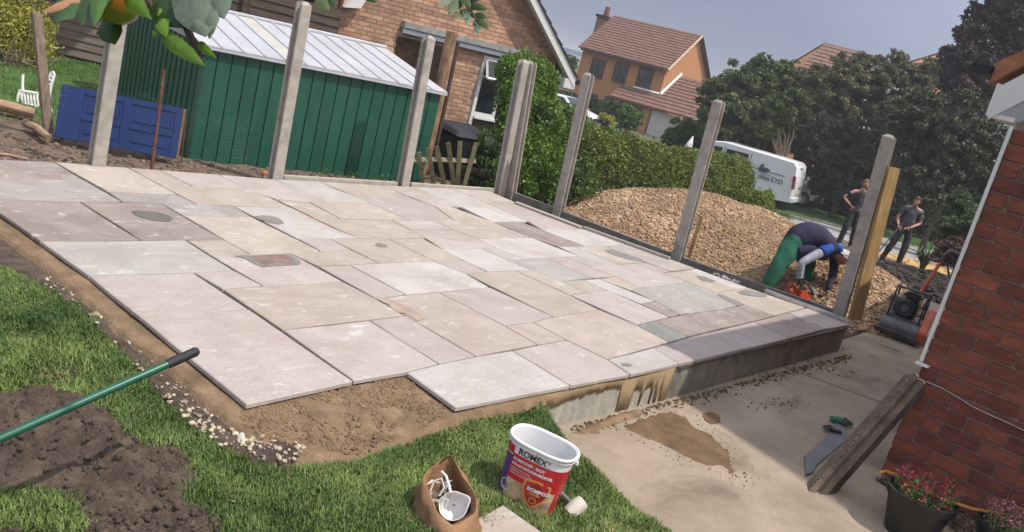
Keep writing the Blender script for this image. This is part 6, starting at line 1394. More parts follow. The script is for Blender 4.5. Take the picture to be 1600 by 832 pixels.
# scattered leaf litter and pale stones at the hedge foot
pts = []; rad = []
for _ in range(700):
    p = g(rnd.uniform(885, 960), rnd.uniform(322, 350), -.42); pts.append((p.x, p.y, terr(p.x, p.y) + .05)); rad.append(.012 + .03 * rnd.random() ** 2)
tag(stones('litter', np.array(pts), np.array(rad), mat('pale litter', (.42, .34, .24), rough=1, island=.5)), 'pale stones and litter at the foot of the clipped hedge', 'litter')
def march(px, py, dz=.05):
    d = ray(px, py); lo, hi = 5., 90.
    for _ in range(40):
        mi = (lo + hi) / 2; q = CAM + d * mi
        if q.z > terr(q.x, q.y) + dz: lo = mi
        else: hi = mi
    return CAM + d * lo
# dark soil heap and spread of yellow sand beyond
def mound(name, cpx, D, rx, ry, h, mt, label, cat, rot=.0, step=.06, rough=.06, lumps=0, lmt=None):
    c = march(*cpx); c.z = 0; P = []; 
    for k in range(28):
        a = 2 * PI * k / 28; r = 1 + .18 * noise.noise(Vector((math.cos(a) * 1.5, math.sin(a) * 1.5, D))); x, y = rx * r * math.cos(a), ry * r * math.sin(a); P.append((c.x + x * math.cos(rot) - y * math.sin(rot), c.y + x * math.sin(rot) + y * math.cos(rot)))
    def zf(x, y):
        d = max(0, pdist(x, y, P)); m_ = min(rx, ry); return terr(x, y) + .05 + h * (1 - (1 - min(1, d / m_)) ** 2) + rough * fbm(x, y, 2.5, 4) + rough * .6 * abs(fbm(x, y, 7, 3)) 
    o = field(name, P, step, zf, mt, kind=None); tag(o, label, cat)
    if lumps:
        pts = []; rad = []
        for _ in range(lumps):
            x = rnd.uniform(min(p[0] for p in P), max(p[0] for p in P)); y = rnd.uniform(min(p[1] for p in P), max(p[1] for p in P))
            if inpoly(x, y, P): pts.append((x, y, zf(x, y))); rad.append(.015 + .07 * rnd.random() ** 3)
        tag(stones(name + '_lumps', np.array(pts), np.array(rad), lmt or mt), label.replace('heap', 'heap lumps').replace('spread', 'crumbs'), cat + ' lumps')
m_dsoil = mat('black turned soil', (.038, .030, .025), rough=1, var=.4, scale=6, bump=1, bscale=30)
mound('dark_soil_heap', (1412, 446), 14.5, 1.9, .9, .34, m_dsoil, 'black soil heap between gravel heap and yellow sand', 'soil heap', rot=-.2, lumps=1200)
mound('dark_soil_heap', (1478, 470), 13.4, 1.1, .8, .26, m_dsoil, 'low black soil heap behind the plate compactor', 'soil heap', rot=-.2, lumps=700)
mound('sand_spread', (1428, 413), 17.6, 2.6, .9, .10, mat('yellow sand', (.48, .32, .12), rough=1, var=.2, scale=3, bump=.6, bscale=30, dark=(.28, .18, .085)), 'yellow sand spread on the ground in front of the standing man', 'sand', rot=-.35, rough=.03, lumps=300)
# ------------------------------------------------------------------ bucket
def bucket():
    base = g(816, 793, -.17); D = depth(base)
    white = mat('white bucket plastic', (.78, .78, .79), rough=.3, var=.03, scale=4, spec=.5); red = mat('red label print', (.50, .022, .03), rough=.35, var=.1, scale=6); pur = mat('purple label print', (.11, .035, .20), rough=.35, var=.08, scale=6)
    # oval plan aligned with its long side (label front faces camera-left-down)
    pl, pr_ = g(772, 770, -.16), g(862, 812, -.16)
    root = thing('plastic_bucket', 'open white plastic tub with a red and purple label on the grass', 'bucket', base)
    # local frame: u along the long side of the oval, v away from the viewer
    u = Vector((RT.x * .93 - FW.x * .06, RT.y * .93 - FW.y * .06, 0)); u = (RT * .92 - Vector((FW.x, FW.y, 0)) * .38); u.z = 0; u.normalize(); v = Vector((-u.y, u.x, 0)); v = v if v.dot(FW) > 0 else -v
    up = V(0.0, 0.0, 1.0)
    tilt = Matrix.Rotation(math.radians(3.5), 3, Vector((FW.x, FW.y, 0))); u = tilt @ u; up = tilt @ up
    hx_, hy_, Hh = .166, .112, .365
    def ring(t, sx, sy, n=48, ex=.62, dz=0):
        out = []
        for k in range(n):
            a = 2 * PI * k / n - PI / 2; c, s = math.cos(a), math.sin(a)
            out.append(base + u * (math.copysign(abs(c) ** ex, c) * sx) + v * (math.copysign(abs(s) ** .85, s) * sy) + up * (t + dz))
        return out
    n = 48
    def surf(name, levels, mt, par=root, close=False, sel=None, smooth=True):
        m = M(); vs = [p for L_ in levels for p in L_]; fs = []
        for i in range(len(levels) - 1):
            for k in range(n):
                if sel and not sel(k): continue
                fs.append((i * n + k, i * n + (k + 1) % n, (i + 1) * n + (k + 1) % n, (i + 1) * n + k))
        if close: fs.append(tuple(range(n)))
        return m.add(vs, fs).build(name, mt, par, smooth=smooth, merge=False)
    k0 = .86
    def sc(t): return k0 + (1 - k0) * t / Hh
    lv = [ring(t, hx_ * sc(t), hy_ * sc(t)) for t in (0, .05, .15, .25, Hh)]
    inn = [ring(t, hx_ * sc(t) - .004, hy_ * sc(t) - .004) for t in (Hh, .25, .15, .05, .006)]
    m = M(); L_ = lv + inn; vs = [p for r_ in L_ for p in r_]; fs = [(i * n + k, i * n + (k + 1) % n, (i + 1) * n + (k + 1) % n, (i + 1) * n + k) for i in range(len(L_) - 1) for k in range(n)] + [tuple(range(n - 1, -1, -1)), tuple(range((len(L_) - 1) * n, len(L_) * n))]
    m.add(vs, fs).build('tub', white, root, smooth=True)
    # rim: double rolled lip
    for z, o, r in ((Hh, .006, .0075), (Hh - .022, .004, .004)):
        rr = ring(z, hx_ * sc(z) + o, hy_ * sc(z) + o); rr.append(rr[0]); rr.append(rr[1]); M().tube(rr, r, 8, cap=False).build('rim', white, root, smooth=True)
    # label skin: front (k near 0 = -v side)
    off = .0016
    def lab(name, t0, t1, ka, kb, mt, o=off, steps=4):
        ks = [k % n for k in range(ka, kb + 1)]; rows = []
        for j in range(steps + 1):
            t = t0 + (t1 - t0) * j / steps; r_ = ring(t, hx_ * sc(t) + o, hy_ * sc(t) + o); rows.append([r_[k] for k in ks])
        w_ = len(ks); m = M(); m.add([p for r_ in rows for p in r_], [(j * w_ + i, j * w_ + i + 1, (j + 1) * w_ + i + 1, (j + 1) * w_ + i) for j in range(steps) for i in range(w_ - 1)]); return m.build(name, mt, root, smooth=True)
    pic = mat('printed patio picture', (.52, .40, .27), rough=.35, var=.45, scale=14, dark=(.20, .13, .07))
    lab('label_red', .035, .298, -4, 22, red); lab('label_red', .012, .0345, -4, 22, mat('dark red print', (.30, .02, .025), rough=.35))
    lab('label_purple', .02, .285, -16, -4, pur); lab('label_red', .286, .328, -16, -4, red)
    lab('label_picture', .040, .170, -4, 8, pic, o=off * 1.6)
    lab('label_line', .285, .289, -16, -4, white, o=off * 2)
    def face_pt(s, t, o=.003):      # s in -1..1 across the front, t height: follows the oval
        q = min(.995, abs(s)); return base + u * (s * (hx_ * sc(t) + o)) - v * ((hy_ * sc(t) + o) * (1 - q ** 3.2258) ** .425) + up * t
    def text(body, s, t, size, mt, ext=.0004, o=.004, font=None, bold=0):
        cu = bpy.data.curves.new('lettering', 'FONT'); cu.body = body; cu.size = size; cu.extrude = ext; cu.offset = bold
        ob = bpy.data.objects.new('lettering', cu); COL.objects.link(ob); bpy.context.view_layer.update()
        me = bpy.data.meshes.new_from_object(ob); bpy.data.objects.remove(ob)
        s0 = math.copysign(min(1, abs(s)), s)
        for vv in me.vertices: vv.co = face_pt(s0 + vv.co.x / (hx_ * sc(t)), t + vv.co.y, o + vv.co.z)
        me.materials.clear(); me.materials.append(mt); return link('lettering', me, root)
    blk = mat('black print', (.02, .02, .025), rough=.4); wht = mat('white print', (.75, .75, .75), rough=.4)
    text('ROMEX', -.50, .305, .043, blk, bold=.0008, o=.004)
    text('\u00ae', .44, .322, .016, blk, o=.004)
    text('ROMPOX\u00ae - EASY', -.60, .268, .0205, wht, bold=.0006); text('PFLASTERFUGENM\u00d6RTEL', -.60, .243, .0185, wht, bold=.0006)
    for i, s_ in enumerate(('jointing mortar for paving', 'voegmortel voor bestrating', 'mortier de jointoiement')): text(s_, -.60, .226 - i * .013, .010, wht)
    # seal
    def disc(s, t, r, mt, o=.004, nn=20, name='seal', poly=None):
        P = [face_pt(s + x * r / (hx_ * sc(t)), t + y * r, o) for x, y in (poly or [(math.cos(2 * PI * k / nn), math.sin(2 * PI * k / nn)) for k in range(nn)])]
        m = M(); m.prism(P, -v * .0004); return m.build(name, mt, root)
    disc(-.64, .125, .030, mat('silver seal', (.55, .56, .60), rough=.35), o=.003, nn=32); text('GERMAN', -.78, .128, .011, mat('blue grey print', (.10, .12, .2), rough=.4), o=.006); text('QUALITY', -.77, .114, .009, MATS['blue grey print'], o=.006)
    sh = [(-1, .95), (0, 1.12), (1, .95), (1.04, .2), (.82, -.45), (.42, -.95), (0, -1.25), (-.42, -.95), (-.82, -.45), (-1.04, .2)]
    disc(.36, .150, .062, mat('orange gold print', (.72, .30, .06), rough=.35), o=.005, name='shield', poly=sh); disc(.36, .150, .053, mat('shield red', (.40, .035, .03), rough=.35, var=.2, scale=20), o=.0065, name='shield', poly=sh)
    text('ROMPOX', .09, .160, .0255, wht, bold=.0010, o=.009); text('SYSTEM', .20, .142, .0145, mat('gold print', (.75, .38, .08), rough=.4), bold=.0003, o=.009)
    disc(.36, .115, .017, mat('gold print', (.75, .38, .08)), o=.0085, name='emblem'); disc(.36, .115, .013, MATS['shield red'], o=.0095, name='emblem')
    for i in range(5): disc(-.62 + .24 * i, .024, .009, mat('pale icons', (.6, .5, .42), rough=.4), o=.005, name='icon')
    # number strip and red side text
    for i in range(6):
        p0 = ring(.22 - i * .018, hx_ * sc(.2) + .003, hy_ * sc(.2) + .003)
        M().tube([p0[14], p0[15], p0[16]], .0012, 4).build('side_print', mat('pale red print', (.62, .28, .28), rough=.4), root)
    # clip tabs on the rim at the right end
    for k in (13, 16):
        p = ring(Hh - .035, hx_ * sc(Hh) + .009, hy_ * sc(Hh) + .009)[k]; M().box(p, (.018, .018, .02)).build('rim_clip', white, root, bevel=.003)
    # shadow side handle fold: none visible
    return root
bucket()
# rubber mallet lying behind the bucket
def mallet():
    h = g(900, 795, -.11); D = depth(h); a = at(871, 779, D + .12); root = thing('rubber_mallet', 'white headed rubber mallet lying on the grass right of the tub', 'mallet', V(h.x, h.y, -.15))
    b = at(899, 795, D); d = (a - b).normalized(); a = b + d * .33; a.z = -.10; b.z = -.105
    M().tube([a, b], [.013, .012], 10).build('handle', mat('grey steel tube', (.30, .29, .29), rough=.35, metal=.6), root, smooth=True)
    ax = d.cross(V(0, 0, 1)).normalized(); ax = (ax * .75 + V(0, 0, .65)).normalized(); w_ = mat('white rubber', (.66, .62, .53), rough=.75, var=.1, scale=30, bump=.3)
    pf = [(-.050, .030), (-.046, .036), (-.02, .040), (.02, .040), (.046, .036), (.050, .030)]
    M().tube([b + ax * (t * 1.0) for t, r in pf], [r for t, r in pf], 18).build('head', w_, root, smooth=True)
mallet()
# brown paper sack with plastic jug and scrap
def sack():
    mt = mat('brown kraft paper', (.31, .175, .09), rough=.85, var=.14, scale=7, bump=.5, bscale=22); D = 3.95
    root = thing('paper_sack', 'crumpled open brown paper sack in the grass left of the tub', 'paper sack', g(690, 850, -.16))
    def P(x, y, d=0.0): return at(x, y, D + d)
    # mouth outline (pixels) with depth offset, going round
    mouth = [(703, 712, .10), (718, 738, .08), (732, 758, .04), (744, 780, .0), (742, 800, -.05), (733, 808, -.08), (712, 822, -.13), (692, 812, -.14), (682, 795, -.12), (672, 772, -.07), (663, 752, -.02), (668, 738, .03), (680, 728, .07)]
    body = [(712, 735, .14), (735, 760, .12), (745, 785, .08), (748, 806, .02), (745, 830, -.02), (738, 850, -.06), (715, 870, -.12), (688, 872, -.13), (664, 860, -.10), (648, 845, -.06), (642, 815, .0), (646, 785, .06), (660, 755, .1)]
    nS = 7; rings = []; k = len(mouth)
    M3 = [P(*m_) for m_ in mouth]; B3 = [P(*b_) for b_ in body]
    ctr = sum(M3, Vector()) / k
    sub = 4
    def smooth_ring(R3):
        out = []
        for i in range(k):
            p0, p1, p2, p3 = R3[i - 1], R3[i], R3[(i + 1) % k], R3[(i + 2) % k]
            for j in range(sub):
                t = j / sub; out.append(.5 * ((2 * p1) + (p2 - p0) * t + (2 * p0 - 5 * p1 + 4 * p2 - p3) * t * t + (3 * p1 - p0 - 3 * p2 + p3) * t ** 3))
        return out
    MR, BR_ = smooth_ring(M3), smooth_ring(B3); kk = len(MR); vs = []; fs = []
    low = V(0, 0, 1)
    def crump(p, a): return p + Vector((noise.noise(p * 22), noise.noise(p * 22 + V(5, 1, 2)), noise.noise(p * 22 + V(9, 3, 7)))) * a * 1.7
    # inside wall, from deep up to the mouth, then outside down to ground
    seq = []
    for t in (0, .35, .7, 1): seq.append([crump(ctr.lerp(m_, .62) + FW * .16 * (1 - t) - V(0, 0, .10) * (1 - t) + (m_ - ctr.lerp(m_, .62)) * t, .012 * (1 - t) + .004) for m_ in MR])
    for t in (.0, .3, .65, 1): seq.append([crump(m_.lerp(b_, t) + (FW * -.004), .012 * t + .003) + (m_ - ctr).normalized() * .004 for m_, b_ in zip(MR, BR_)])
    seq.append([Vector((b_.x, b_.y, -.19)) if b_.z > -.19 else b_ for b_ in [crump(b_, .01) + FW * .02 for b_ in BR_]])
    vs = [p for s in seq for p in s]; fs = [(i * kk + j, i * kk + (j + 1) % kk, (i + 1) * kk + (j + 1) % kk, (i + 1) * kk + j) for i in range(len(seq) - 1) for j in range(kk)]; fs.append(tuple(range(kk)))
    M().add(vs, fs).build('paper', mt, root, smooth='all')
    # torn folded lip
    # jug: white measuring jug seen from above
    wj = mat('white jug plastic', (.72, .72, .73), rough=.35, var=.05, scale=6)
    jr = thing('measuring_jug', 'white plastic measuring jug in the mouth of the paper sack', 'jug', P(709, 790, -.04))
    c = P(708, 791, -.02); nx = (-FW * .92 + UP * .38 - RT * .05).normalized(); a = RT.cross(nx).normalized(); bx = nx.cross(a).normalized(); m = M(); n = 30; r = .062; vs = []; rr = []
    for lvl, (ra, dn) in enumerate(((.86, -.075), (.93, -.03), (1, 0), (1.05, .001), (1.0, .003), (.95, -.002), (.90, -.03), (.82, -.070))):
        for i in range(n):
            th = 2 * PI * i / n; sp = 1 + (.28 * max(0, math.cos(th - .42)) ** 16 if lvl in (2, 3, 4, 5) else 0)
            vs.append(c + (bx * math.cos(th) - a * math.sin(th) * -1 * -1) * r * ra * sp + nx * dn)
    fs = [(j * n + i, j * n + (i + 1) % n, (j + 1) * n + (i + 1) % n, (j + 1) * n + i) for j in range(7) for i in range(n)] + [tuple(range(n)), tuple(7 * n + i for i in range(n))]
    m.add(vs, fs).build('jug_body', wj, jr, smooth='all'); 
    hpnt = [c - bx * .030 + a * .05 * -1, P(701, 762, -.03), P(696, 745, -.0), P(690, 738, .02)]; hpnt = [P(704, 770, -.03), P(701, 757, -.02), P(697, 744, .01), P(690, 737, .03)]
    M().tube(hpnt, [.007, .006, .006, .006], 8).build('handle', wj, jr, smooth=True)
    M().box(P(709, 790, .03), (.012, .012, .004)).build('print', mat('grey print', (.3, .3, .32)), jr)
    # crumpled white packaging
    m = M(); rr_ = random.Random(4)
    for i in range(9):
        x, y = 668 + rr_.uniform(0, 28), 745 + rr_.uniform(0, 42); p = P(x, y, .01 + rr_.uniform(-.02, .02)); q = P(x + rr_.uniform(-14, 16), y + rr_.uniform(8, 22), rr_.uniform(-.03, .02)); d = P(x + rr_.uniform(6, 18), y + rr_.uniform(-4, 10), rr_.uniform(-.02, .03)); mid = (q + d) * .5 + UP * .012
        m.prism([p, q, mid, d], FW * .002)
    o = m.build('plastic_film', mat('crumpled white film', (.62, .58, .52), rough=.4, var=.2, scale=20), None); tag(o, 'crumpled whitish packaging stuffed beside the jug in the sack', 'packaging')
    for pts in (((672, 768), (678, 752), (690, 748), (694, 762), (686, 775)), ((684, 785), (690, 778), (701, 782), (694, 795))):
        o = M().tube([P(x, y, -.02) for x, y in pts], .005, 6).build('plastic_strap', mat('white strap', (.66, .64, .60), rough=.4), smooth=True); tag(o, 'loop of white plastic strap inside the sack, %s' % ('upper of two' if pts[0][0] == 672 else 'lower of two'), 'strap')
sack()
# spare slab in the near grass
def spare():
    zt = -.085; P = [g(x, y, zt) for x, y in ((786, 789), (852, 836), (830, 900), (640, 880), (700, 828))]; P = [g(786, 789, zt), g(862, 842, zt)]; u = (P[1] - P[0]); u2 = g(698, 834, zt) - P[0]
    u = u.normalized() * .45; u2 = u2.normalized() * .6; m = M(); a = P[0]; q = [a, a + u, a + u + u2, a + u2]; m.hexa([p - V(0, 0, .035) for p in q], q)
    o = m.build('loose_slab', SM['P'], bevel=.005); tag(o, 'loose sandstone slab lying in the grass at the bottom edge', 'paving slab')
spare()
# green handle across the left
def handle():
    root = thing('rake_handle', 'long green metal tool handle with black grip crossing the lawn', 'tool handle', g(-40, 720, .05))
    tip = g(311, 548, .16); # grip end hovers just above the edge
    tip = at(310, 548, 3.5); e0 = at(-60, 712, 2.95)
    j = tip.lerp(e0, .145); mgn = mat('green painted tube', (.012, .105, .062), rough=.35, var=.15, scale=8, spec=.6); mb = mat('black rubber grip', (.022, .022, .026), rough=.55, var=.2, scale=20, bump=.3)
    # joint at (262,572)
    M().tube([e0, j], [.0155, .0155], 16).build('tube', mgn, root, smooth=True)
    d = (tip - e0).normalized(); M().tube([j - d * .004, j + d * .02, tip - d * .06, tip - d * .012, tip], [.019, .0195, .019, .0195, .012], 16).build('grip', mb, root, smooth=True)
    c = tip - d * .022 ; M().tube([c - RT * .003 + FW * -.021, c + FW * .0], .007, 8).build('hang_hole', mat('grey print', (.3, .3, .32)), root)
    end = e0 - d * .5; M().tube([e0, end], .0165, 10).build('tube', mgn, root, smooth=True)
    # rake head resting out of frame so the handle is carried
    hd = g(-420, 860, -.06); M().tube([end, Vector((end.x - .02, end.y - .05, -.06))], .012, 8).build('neck', mb, root, smooth=True)
    c = Vector((end.x - .02, end.y - .05, -.06)); M().box(c, (.36, .03, .02), Matrix.Rotation(.6, 3, 'Z')).build('rake_head', mb, root)
handle()
# ------------------------------------------------------------------ leaning concrete beam, gloves, card, pots
def beam():
    root = thing('leaning_post', 'dirty concrete fence post leaning against the brick corner', 'leaning post', g(1265, 772, -.3))
    # its long face seen edge on: build in a frame from lower end to upper end
    lo = g(1262, 768, -.30); hi = hx(1437, 590, HX - .10); hi.y = HY + .02; hi.z = .52
    hi = at(1428, 583, depth(V(HX - .03, HY + .02, .6)))
    d = (hi - lo).normalized(); L = (hi - lo).length
    s = d.cross(FW).normalized(); s = s if s.dot(RT) > 0 else -s; f = d.cross(s).normalized(); f = f if f.dot(FW) < 0 else -f   # s to the right, f towards viewer
    mt = mat('dirty concrete', (.165, .125, .095), rough=.95, var=.3, scale=7, bump=.7, bscale=45); mt2 = mat('rough cast edge', (.33, .27, .20), rough=1, var=.4, scale=16, bump=1, bscale=60)
    w_, t_ = .105, .10; prof = [(-w_ / 2, .0), (-w_ / 2 + .035, .012), (-w_ / 2 + .045, -.012), (0.0, -.014), (.012, .014), (w_ / 2, .012), (w_ / 2, -t_), (-w_ / 2, -t_)]
    a = lo + s * .055; b = hi + s * .055
    m = M(); m.hexa([a + s * x + f * y for x, y in prof], [b + s * x + f * y for x, y in prof]); m.build('shaft', mt, root, bevel=.004)
    pts = []; 
    for i in range(46):
        t = i / 45 + rnd.uniform(-.01, .01); p = a.lerp(b, max(0, min(1, t))) + s * (-w_ / 2 - .002 + rnd.uniform(-.004, .012)) + f * .003; pts.append(tuple(p))
    P_, f_ = icos(np.array(pts), np.full(len(pts), .008)); m = M(); [m.add([tuple(v) for v in q], f_) for q in P_]; tag(m.build('mortar_lumps', mt2, root), kind='stuff')
    m = M(); q0, q1 = a + s * (w_ / 2 + .002), b + s * (w_ / 2 + .002); dd = s * .055 - f * .03; m.hexa([q0 + f * .006, q0 + dd, q0 + dd - f * .08, q0 - f * .09], [q1 + f * .006, q1 + dd, q1 + dd - f * .08, q1 - f * .09]); m.build('shadow_side', mat('shadow toned concrete', (.07, .055, .045), rough=.8, var=.3, scale=9), root, bevel=.004)  # side strip coloured dark to stand for the shadow on the post
    m = M(); e = b; m.hexa([e + s * x + f * y for x, y in prof], [e + d * .012 + s * x * .9 + f * y * .9 for x, y in prof]); m.build('cast_end', mat('pale broken end', (.52, .42, .31), rough=1, var=.2, scale=20, bump=.6), root)
beam()
def leafset(): pass
# slate offcut below the gloves
c = [g(x, y, -.3) for x, y in ((1304, 664), (1318, 662), (1322, 690), (1275, 730), (1268, 742), (1258, 745), (1256, 716), (1285, 690))]
m = M(); m.hexa([Vector((p.x, p.y, -.298)) for p in c], [Vector((p.x, p.y, -.283)) for p in c]); tag(m.build('slate_offcut', mat('blue grey slate', (.15, .15, .16), rough=.6, var=.15, scale=9, bump=.3), bevel=.003), 'blue grey stone offcut lying under the leaning post beside the gloves', 'stone offcut')
def glove(name, cx, cy, ang, label, mts, k=1.0):
    p = g(cx, cy, -.285); root = thing(name, label, 'glove', p); mg, mb = mts; dx = Vector((math.cos(ang), math.sin(ang), 0)); dy = Vector((-dx.y, dx.x, 0))
    def T(x, y, z): return p + dx * x * k + dy * y * k + V(0, 0, z)
    m = M(); m.hexa([T(-.09, -.035, .002), T(-.02, -.045, .002), T(.02, -.042, .002), T(.02, .042, .002), T(-.02, .045, .002), T(-.09, .035, .002)], [T(-.09, -.03, .022), T(-.02, -.038, .032), T(.02, -.036, .028), T(.02, .036, .028), T(-.02, .038, .034), T(-.09, .03, .022)]); m.build('palm', mg, root, bevel=.006, smooth=True)
    for i, (y, L_) in enumerate(((-.032, .06), (-.011, .075), (.011, .07), (.032, .055))): M().tube([T(.015, y, .015), T(.015 + L_ * .5, y * 1.15, .02 + .01 * (i % 2)), T(.02 + L_, y * 1.3, .012)], [.011, .011, .008], 7).build('finger', mb, root, smooth=True)
    M().tube([T(-.03, -.04, .014), T(.0, -.07, .018), T(.03, -.08, .012)], [.012, .011, .008], 7).build('thumb', mb, root, smooth=True)
mgl = mat('green knit', (.02, .17, .09), rough=.9, var=.2, scale=30, bump=.5); mbl = mat('black latex', (.03, .04, .04), rough=.5, var=.2, scale=20)
glove('work_glove', 1313, 660, -.95, 'green and black work glove flat on the yard by the leaning post', (mgl, mbl)); glove('work_glove', 1300, 674, 2.2, 'dark work glove standing up crooked in front of the green one', (mbl, mbl), .8)
def pot(cx, cy, z, r, h, label, flmt, seed, zr):
    rim = g(cx, cy, zr); mt = mat('black pot plastic', (.014, .015, .017), rough=.38, var=.2, scale=5, spec=.5); c = V(rim.x, rim.y, 0); root = thing('flower_pot', label, 'flower pot', V(c.x, c.y, -.3)); zb = -.30; hh = zr - zb
    prof = [(r * .0, zb), (r * .72, zb), (r * .97, zr - .05), (r * 1.05, zr - .045), (r * 1.06, zr), (r * 1.0, zr + .004), (r * .95, zr - .01), (r * .92, zr - .06), (0, zr - .062)]
    M().lathe(prof, c, 36).build('pot', mt, root, smooth=True); M().lathe([(0, zr - .055), (r * .93, zr - .05)], c, 24).build('compost', m_earth, root)
    rs = np.random.RandomState(seed); rr = random.Random(seed); C_ = []; F_ = []
    for i in range(70):
        a = rr.uniform(0, 2 * PI); q = r * .85 * rr.random() ** .5; b = c + V(q * math.cos(a), q * math.sin(a), zr - .05); t = b + V(rr.gauss(0, .03), rr.gauss(0, .03), rr.uniform(.05, .17)); t2 = t
        M_ = M().tube([b, b.lerp(t, .5) + V(rr.gauss(0, .01), rr.gauss(0, .01), 0), t], .0016, 3)
        STEMS.add(M_.v, M_.f)
        for _ in range(26): s_ = rr.random(); C_.append(tuple(b.lerp(t, s_) + V(rr.gauss(0, .014), rr.gauss(0, .014), rr.gauss(0, .008))))
        for _ in range(10): F_.append(tuple(t + V(rr.gauss(0, .014), rr.gauss(0, .014), rr.gauss(0, .01))))
    tri_soup('leaves', leaves(np.array(C_), .020, rs=rs, aspect=.45), 4, mat('pot plant leaves', (.13, .20, .05), rough=.5, var=.3, scale=6, island=.4, trans=.25), root, 'stuff')
    tri_soup('petals', leaves(np.array(F_), .014, rs=rs, aspect=.8), 4, flmt, root, 'stuff')
    global_st = STEMS.build('stems', m_twig, root, kind='stuff'); STEMS.v.clear(); STEMS.f.clear()
STEMS = M()
pot(1443, 772, -.3, .20, .3, 'black plastic pot of red flowers at the foot of the brick wall', mat('crimson petals', (.50, .035, .09), rough=.5, var=.3, scale=9, island=.4, trans=.2), 3, -.02)
pot(1586, 828, -.3, .20, .3, 'black plastic pot of pink flowers in the bottom right corner', mat('pink petals', (.55, .20, .26), rough=.5, var=.3, scale=9, island=.4, trans=.2), 9, -.02)
hs = [(1374, 738), (1384, 736), (1400, 742), (1415, 755), (1440, 765), (1475, 778), (1520, 794), (1560, 802), (1610, 812), (1660, 830)]
simple_tube('garden_hose', [g(x, y, .0 - .0 * i) + V(0, 0, -.005 + .004 * math.sin(i)) for i, (x, y) in enumerate(hs)], .0095, mat('orange hose', (.50, .22, .045), rough=.45, var=.15, scale=12), 'orange yellow hose looped over both flower pots', 'hose', 8)
# thin rod on yard by the compactor
a, b = g(1376, 537, -.29), g(1407, 549, -.29); simple_tube('chisel', [a, b], .008, mat('pale metal rod', (.45, .42, .38), rough=.5), 'thin pale rod lying on the yard in front of the compactor', 'rod')
